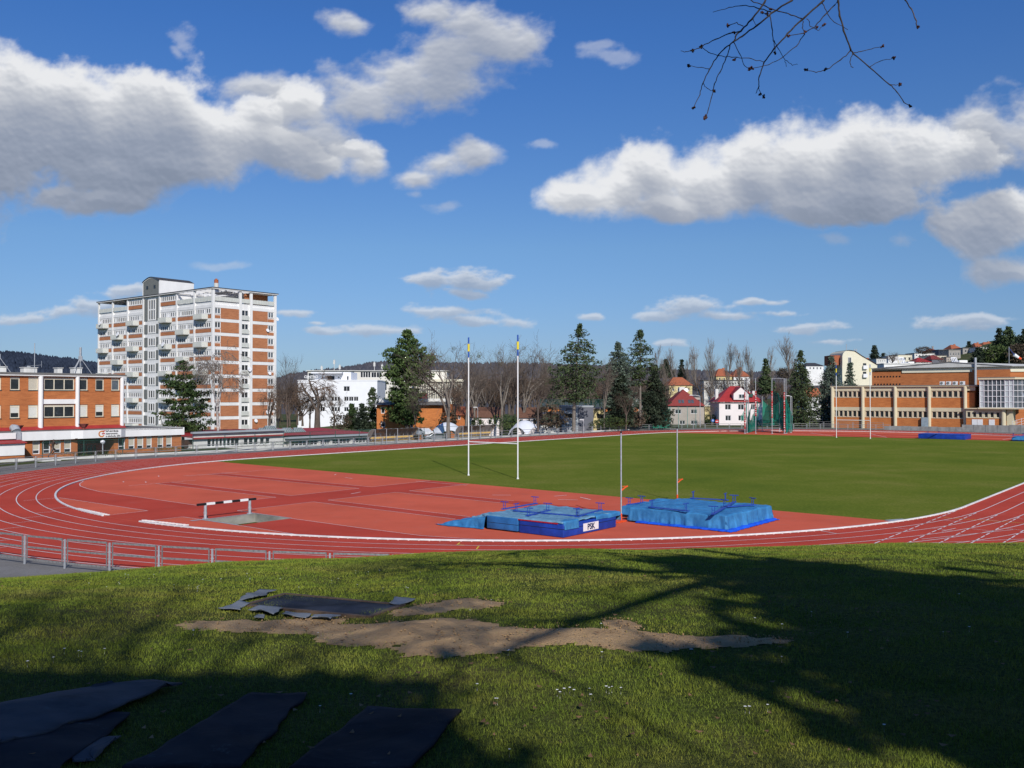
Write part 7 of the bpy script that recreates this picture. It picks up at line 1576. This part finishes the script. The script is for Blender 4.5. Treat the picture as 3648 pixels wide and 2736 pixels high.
# thicket of bare crowns filling the belt: far rows of a few shapes
tp = [bare_proto('thicket_tree', 10, 'round', 71, 'bark', 'twigdark', 3, .022, .2), bare_proto('thicket_tree', 10, 'gnarl', 75, 'bark', 'twigred', 3, .022, .15), bare_proto('thicket_tree', 10, 'round', 79, 'bark', 'twig', 3, .022, .2)]
GT = 'bare trees massed between the town houses'
for i in range(128):
    if i < 84: x = R6.uniform(1620, 2380); Y = R6.uniform(240, 300); yt = R6.uniform(1335, 1400)-(20 if x < 2050 else 0); yb = 1470
    elif i < 112: x = R6.uniform(2380, 3010); Y = R6.uniform(310, 360); yt = R6.uniform(1330, 1385); yb = 1440
    else: x = R6.uniform(925, 1120) if i < 120 else R6.uniform(3140, 3640); Y = 215 if i < 120 else 430; yt = R6.uniform(1370, 1420) if i < 120 else R6.uniform(1250, 1330)-(x-3140)*.08; yb = yt+(110 if i < 120 else 50)
    tree_at(tp[i % 3], x, yt, yb, Y, 'bare brown-twigged tree in the massed belt behind the stadium', GT, R6.uniform(1.0, 1.5), R6.uniform(0, 6))
for k, (x, y, r_) in enumerate(((1616,1243,.35),(1675,1275,.42),(1707,1270,.5),(1597,1289,.5),(1867,1242,.4),(1778,1258,.3),(1706,1270,.3),(1820,1280,.55),(1785,1300,.5))):
    bush(x, y+6, 151 if x < 1720 else 187, r_*2.2, r_*2.2, 'mistletoe', 'round green mistletoe ball in the bare crowns near the rugby posts', 'mistletoe', 160, k, 'mistletoe balls in the bare crowns', ts=.12)
for k, (x, y, Y, w, h, mt, lb) in enumerate(((1215,1530,174,4.5,3.2,'bushbrown','brown winter bush left of the cone thuja'),(1960,1530,178,7,5,'bushbrown','ivy-brown shrub mass left of the grey house'),(2308,1472,200,5,3.4,'bushbrown','orange-brown bush beneath the broad dark spruce'),(2255,1525,186,6,4,'bushbrown','brown bush at the foot of the thin spruce'),(2185,1528,180,6,2.6,'bushgreen','green shrubs below the blue-green spruce'),
    (2528,1515,226,3.4,3,'bushgreen','round green bush beside the road signs'),(1600,1525,170,3.5,3.5,'bushbrown','bare brown bush before the villa side wing'),(1700,1530,178,3,2.4,'bushgreen','dark green clipped bush at the first pinkish house'),(1795,1530,178,7,3,'bushgreen','green hedge end behind the second team shelter'),(2900,1515,214,7,3.6,'bushbrown','bare brown hedge between the spruces'),(2970,1518,210,6,2.6,'bushgreen','dark green shrubs before the dense spruce'),
    (2130,1530,184,4,2,'bushgreen','low green shrub by the apricot wing'),(3400,1318,400,8,4,'bushgreen','dark shrub mass on the slope right of the modern building'),(3540,1300,400,14,9,'bushgreen','dark green thicket above the sports hall roof'),(3625,1300,390,9,9,'bushbrown','brownish thicket at the right edge above the hall'),(3290,1262,470,9,4,'bushbrown','bare bush above the off-white hillside house'),
    (2800,1350,390,9,5,'bushbrown','brown thicket left of the white rounded villa'),(2330,1440,250,8,4,'bushbrown','brown thicket behind the broad dark spruce'),(905,1590,128,9,.7,'bushgreen','low green hedge before the pavilion windows'),(985,1585,134,7,.6,'bushgreen','low green planting before the pavilion glass front'),(330,1622,96,8,.35,'bushgreen','low planting before the school entrance'),(600,1606,112,4,.4,'bushgreen','ivy patch at the corner of the school wing'))):
    bush(x, y, Y, w, h, mt, lb, 'bush', 1600 if w > 7.5 and h > 3 else 700, 40+k, ts=.22 if w > 7.5 and h > 3 else (.22 if h > 1 else .12))
MINR[0] = .008
# --- wooded ridges far away
FMT = {}
for nm, c1_, c2_ in (('left', (.040,.052,.078), (.024,.032,.050)), ('mid', (.100,.096,.105), (.068,.072,.088))):  # the mid ridge has distance haze mixed into its colours
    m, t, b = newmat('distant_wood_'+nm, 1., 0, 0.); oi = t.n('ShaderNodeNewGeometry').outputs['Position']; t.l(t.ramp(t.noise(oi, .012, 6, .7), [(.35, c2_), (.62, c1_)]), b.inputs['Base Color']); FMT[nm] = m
def ridge(name, pts, Y0, Y1, nm, seed, ntree, label):
    G_ = np.random.default_rng(seed); xs = [p[0] for p in pts]; n = 140; X = np.linspace(xs[0], xs[-1], n); V = []; zf = {}
    top = lambda x: HC+(1410-float(np.interp(x, xs, [p[1] for p in pts])))/F*Y1
    m_ = 14
    for j in range(m_+1):
        t_ = j/m_; Y = Y0+(Y1-Y0)*t_
        for x in X: zt_ = top(x); V.append(((x-1824)/F*Y, Y, -6+(zt_+6)*math.sin(t_*PI/2)))
    npmesh('hills', np.array(V), np.array([(j*n+i, j*n+i+1, (j+1)*n+i+1, (j+1)*n+i) for j in range(m_) for i in range(n-1)]), FMT[nm], True, 'structure')
    C = []; 
    for _ in range(ntree):
        x = G_.uniform(xs[0], xs[-1]); t_ = G_.uniform(.15, 1)**.6; Y = Y0+(Y1-Y0)*t_; C.append(((x-1824)/F*Y, Y, -6+(top(x)+6)*math.sin(t_*PI/2), G_.uniform(5, 11)))
    C = np.array(C); Vt = []; Ft = []; k = 0
    for (x, y, z, h) in C:
        w = h*G_.uniform(.3, .55); V6 = [(x+w*math.cos(a_)*G_.uniform(.6,1.2), y+w*math.sin(a_), z+h*G_.uniform(.25,.45)) for a_ in np.arange(5)*2*PI/5]
        Vt += V6+[(x+G_.normal(0,.1)*w, y, z+h), (x, y, z-2)]
        for i in range(5): Ft += [(k+i, k+(i+1)%5, k+5), (k+(i+1)%5, k+i, k+6)]
        k += 7
    tag(npmesh(name, np.array(Vt), np.array(Ft), FMT[nm]), label, 'woods', kind='stuff')
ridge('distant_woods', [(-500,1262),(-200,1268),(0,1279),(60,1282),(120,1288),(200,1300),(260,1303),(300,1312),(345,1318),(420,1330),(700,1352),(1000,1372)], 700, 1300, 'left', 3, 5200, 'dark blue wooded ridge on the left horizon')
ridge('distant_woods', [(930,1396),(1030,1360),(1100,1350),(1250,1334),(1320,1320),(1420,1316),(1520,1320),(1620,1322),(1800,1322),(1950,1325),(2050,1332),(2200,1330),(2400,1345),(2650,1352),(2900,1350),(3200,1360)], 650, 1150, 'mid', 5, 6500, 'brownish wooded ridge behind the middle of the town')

# ================================================================ trees around the photographer
ob_ = empty('overhanging_tree', (8.2, -2.2, bankz(8.2, -2.2)-.1), 0, 'big bare tree whose budding branch tips hang into the top of the view', 'tree'); o0 = Vector(ob_.location)
def rel(v): return Vector(v)-o0
tk = MB(); tk.tube([rel(v) for v in ((8.2,-2.2,5.2),(8.1,-2.1,7.2),(7.9,-1.9,9.5),(7.4,-1.5,11.5),(6.9,-1.3,13.5))], [.42,.34,.30,.24,.16], 12); tk.build('trunk', MT['bark'], ob_)
lb = MB()
for pts, r0, r1 in (([(7.9,-1.9,9.3),(6.6,-1.2,11.2),(5.0,-.4,12.2),(3.8,.2,12.4),(2.6,.1,12.9)],.17,.05),([(7.6,-1.6,10.8),(6.0,.6,12.2),(4.6,2.6,12.5),(3.4,4.4,11.9),(2.6,5.4,10.9)],.15,.045),([(5.2,-.5,12.1),(4.2,-1.4,12.0),(3.2,-2.2,11.7),(2.2,-2.6,11.2)],.10,.035),
    ([(4.4,0,12.3),(3.6,-.9,13.0),(2.4,-1.0,13.6)],.12,.04),([(7.1,-1.4,12.6),(5.6,1.6,13.8),(4.0,3.2,14.2)],.12,.03),([(6.9,-1.3,13.4),(7.2,1.4,14.6),(6.8,3.4,15.2)],.12,.03),([(8.1,-2.1,8.4),(8.6,.2,10.2),(8.0,2.2,11.2)],.14,.04),([(3.4,4.4,11.9),(2.4,4.9,11.8),(1.6,5.2,11.2)],.05,.02),([(6.2,.3,12.1),(6.3,2.2,11.9),(5.2,3.8,11.4)],.07,.02)):
    lb.tube([rel(v) for v in pts], list(np.linspace(r0, r1, len(pts))), 7)
    R_ = random.Random(int(r0*1000)+len(pts)); tq = Twigs()
    for k in range(7):
        a, b = Vector(pts[-2]), Vector(pts[-1]); s_ = a.lerp(b, R_.random()) if k % 2 else Vector(pts[len(pts)//2]); d = ((b-a).normalized()+Vector((R_.gauss(0,.7), R_.gauss(0,.7), R_.gauss(0,.5)))).normalized()
        if s_.y+d.y*3 < 4.0 or s_.z > 12.5: grow(tq, tq, rel(s_), d, 1.6, .025, 2, R_, 'round', 4)
    if tq.seg: tq.build('twigs', 'twigdark', ob_, 3)
lb.build('limbs', MT['bark'], ob_)
def cT(x, y): return (2300+x*.49729, y*.49729)
TW = [ # polylines in the view, with start and end thickness in picture points and their distance
 ([(960,-260),(900,-60),(850,20),(760,140),(690,215),(650,250),(632,298)],11,8,5.4),([(1150,-160),(1050,0),(900,95),(800,180),(690,260),(632,298),(570,345),(520,395),(460,495),(408,595),(390,680),(345,770)],11,4,5.4),
 ([(605,325),(580,410),(530,520),(495,600),(470,700),(447,790),(430,850)],6,4,5.4),([(1420,-220),(1270,10),(1120,140),(1020,240),(920,345),(850,450),(815,550),(808,620),(790,668)],12,4,5.5),([(808,620),(822,675),(850,690)],4,3,5.5),
 ([(1460,-200),(1375,10),(1290,100),(1210,190),(1130,240),(1020,255)],8,4,5.7),([(1140,245),(1080,330),(980,410),(880,465),(760,488)],5,3.5,5.7),([(1370,-140),(1378,10),(1390,110),(1420,220),(1470,360),(1490,385)],11,8,5.6),
 ([(1490,385),(1600,480),(1750,605),(1800,655),(1850,735),(1895,757)],7,4,5.6),([(1485,375),(1540,370),(1620,350),(1695,330)],5,3,5.6),([(1605,478),(1680,435),(1778,415)],4,3,5.6),([(1750,605),(1785,612),(1820,603)],4,3,5.6),([(1470,362),(1400,430),(1290,500),(1220,520),(1150,497)],6,3.5,5.6),([(1482,380),(1462,440),(1470,478),(1488,485)],5,3,5.6),
 ([(690,220),(600,240),(500,285),(400,335),(335,362),(285,372),(250,365)],7,3,5.3),([(400,335),(450,375),(520,400),(620,408),(740,415),(845,442)],4,4,5.45),([(455,495),(400,488),(310,468)],4,3,5.4),([(408,598),(440,635),(488,655)],4,3,5.4),([(632,300),(670,380),(710,470),(745,495)],5,3,5.4),
 ([(890,110),(905,200),(915,290),(930,345),(930,375)],6,4,5.4),([(920,290),(945,345),(1000,430),(1008,478)],4,3,5.45),([(1005,435),(1050,468),(1090,460)],3.5,2.5,5.45),([(1120,132),(1040,105),(950,80),(860,45),(750,0),(640,-60)],6,5,5.5),([(895,85),(800,55),(690,38),(600,55),(480,88)],6,3,5.3),
 ([(700,185),(650,165),(590,182)],5,4,5.3),([(765,130),(798,185)],4,3,5.3),([(1125,150),(1122,200),(1140,228)],5,4,5.5),([(1155,130),(1180,185),(1235,220),(1278,175)],4,3,5.6),([(1270,20),(1300,100),(1350,160),(1450,215)],5,3,5.5),([(1800,-120),(1860,0),(1905,60),(1935,140),(1945,200)],7,6,5.8),([(870,100),(830,95)],4,3,5.3),([(660,408),(630,425)],3,3,5.4)]
tb = MB()
for pts, w0, w1, Yd in TW:
    n = len(pts); P3 = []; rr = []
    for i, (x, y) in enumerate(pts):
        a = at(*cT(x+R6.uniform(-1.5,1.5), y+R6.uniform(-1.5,1.5)), Yd); P3.append(rel(a))
    # finer, slightly knotted
    Q = []; 
    for i in range(n-1):
        for k in range(4): f = (i+k/4)/(n-1); p = P3[i].lerp(P3[i+1], k/4); Q.append(p+Vector((R6.gauss(0,.0015),R6.gauss(0,.003),R6.gauss(0,.0015)))); rr.append((w0+(w1-w0)*f)*.49729*.66*Yd/F*(1.15 if k == 0 else .92))
    Q.append(P3[-1]); rr.append(w1*.49729*.5*Yd/F*1.2)
    if Yd == 5.8: t2_ = MB(); t2_.tube(Q, rr, 7); t2_.build('hanging_branch', MT['bark'], ob_)
    else: tb.tube(Q, rr, 7)
MT['bud'] = M_('dark_red_buds', (.09,.035,.03), .3, 60, .7)
tb.build('hanging_branch', M_('young_lichened_bark', (.060,.048,.040), .4, 40, .9), ob_)
for (x, y) in ((345,770),(430,835),(425,850),(488,655),(335,362),(398,335),(310,468),(632,425),(745,495),(762,488),(590,182),(632,232),(1140,228),(1022,255),(930,375),(1278,175),(1228,190),(1150,497),(1288,500),(1695,330),(1778,415),(1820,603),(1895,757),(820,675),(848,690),(1948,198),(835,95),(870,100),(895,70)):
    c = rel(at(*cT(x, y), 5.5)); bd_ = MB()
    for k in range(6):
        d = Vector((R6.gauss(0,1), R6.gauss(0,1), R6.gauss(0,1))).normalized(); bd_.tube([c+d*.002, c+d*.009, c+d*.015], [.004,.006,.001], 5)
    bd_.build('bud_cluster', MT['bud'], ob_)
# the joints above the view: twigs run up to the limb
jn = MB()
for (x, y, Yd) in ((960,-260,5.4),(1150,-160,5.4),(1420,-220,5.5),(1460,-200,5.7),(1370,-140,5.6),(640,-60,5.5),(1800,-120,5.8)):
    a = at(*cT(x, y), Yd); t_ = Vector((2.6,5.4,10.9)) if x < 1700 else Vector((3.4,4.4,11.9)); jn.tube([rel(a), rel(a.lerp(t_, .5)+Vector((0,.1,.12))), rel(t_)], [.011,.018,.035], 7)
jn.build('branch', MT['bark'], ob_)
# dense evergreen behind on the right, shed and bare tree behind on the left: out of view, they throw the shadows on the lawn
yew = needle_tree('evergreen_tree', 10.8, lin((.25,.10),(.38,.20),(.55,.25),(.7,.22),(.85,.13),(1,.03)), 'darkspruce', 91, nw=30, dens=1.9, ts=.34, base=.28, droop=.12); yew.location = (6.85, -4.0, 5.3); tag(yew, 'dense dark evergreen standing behind the photographer beside the big bare tree', 'tree')
yw2 = needle_tree('evergreen_tree', 7.6, lin((.15,.12),(.3,.24),(.6,.26),(.85,.16),(1,.03)), 'darkspruce', 92, nw=24, dens=1.9, ts=.34, base=.15, droop=.12); yw2.location = (9.8, -2.6, 5.2); tag(yw2, 'lower dense evergreen behind the photographer farther to the right', 'tree')
sh_ = empty('shed', (-5.7, -6.3, 4.6), 0, 'flat-roofed plastered shed behind the photographer', 'shed'); q = MB(); q.box(-9,7.3,-3,0,0,8.5); q.build('wall', MT['white_dirty'], sh_); q = MB(); q.box(-9.1,7.4,-3.1,.1,8.5,8.66); q.build('flat_roof', MT['roofgrey'], sh_)
q = MB(); 
for x in (-6,-3,0,3): q.box(x,x+1.2,.0,.04,2,3.4)
q.build('window', MT['glass'], sh_)
bt = bare_proto('bare_tree', 14.5, 'gnarl', 101, 'bark', 'twigdark', 4, .024, .4); place(bt, (1.6, -10.6, 5.2), 13.4, 'bare tree rising behind the plastered shed', 'tree', None, 1.0, .8)
bt2 = bare_proto('bare_tree', 14.5, 'round', 103, 'bark', 'twigdark', 4, .022, .4); place(bt2, (-3.4, -11.6, 5.2), 12.6, 'second bare tree behind the left part of the plastered shed', 'tree', None, 2.0, .8)

shadow_edge_tree = needle_tree('evergreen_tree', 8.7, lin((.1,.12),(.4,.15),(.75,.14),(.92,.10),(1,.04)), 'darkspruce', 93, nw=26, dens=2., ts=.26, base=.08, droop=.12); shadow_edge_tree.location = (2.15, -7.0, 4.9); tag(shadow_edge_tree, 'narrow dense evergreen added out of view to roughen the shadow edge of the shed', 'tree')  # added unseen, only to break up the sharp corner of the shed's shadow
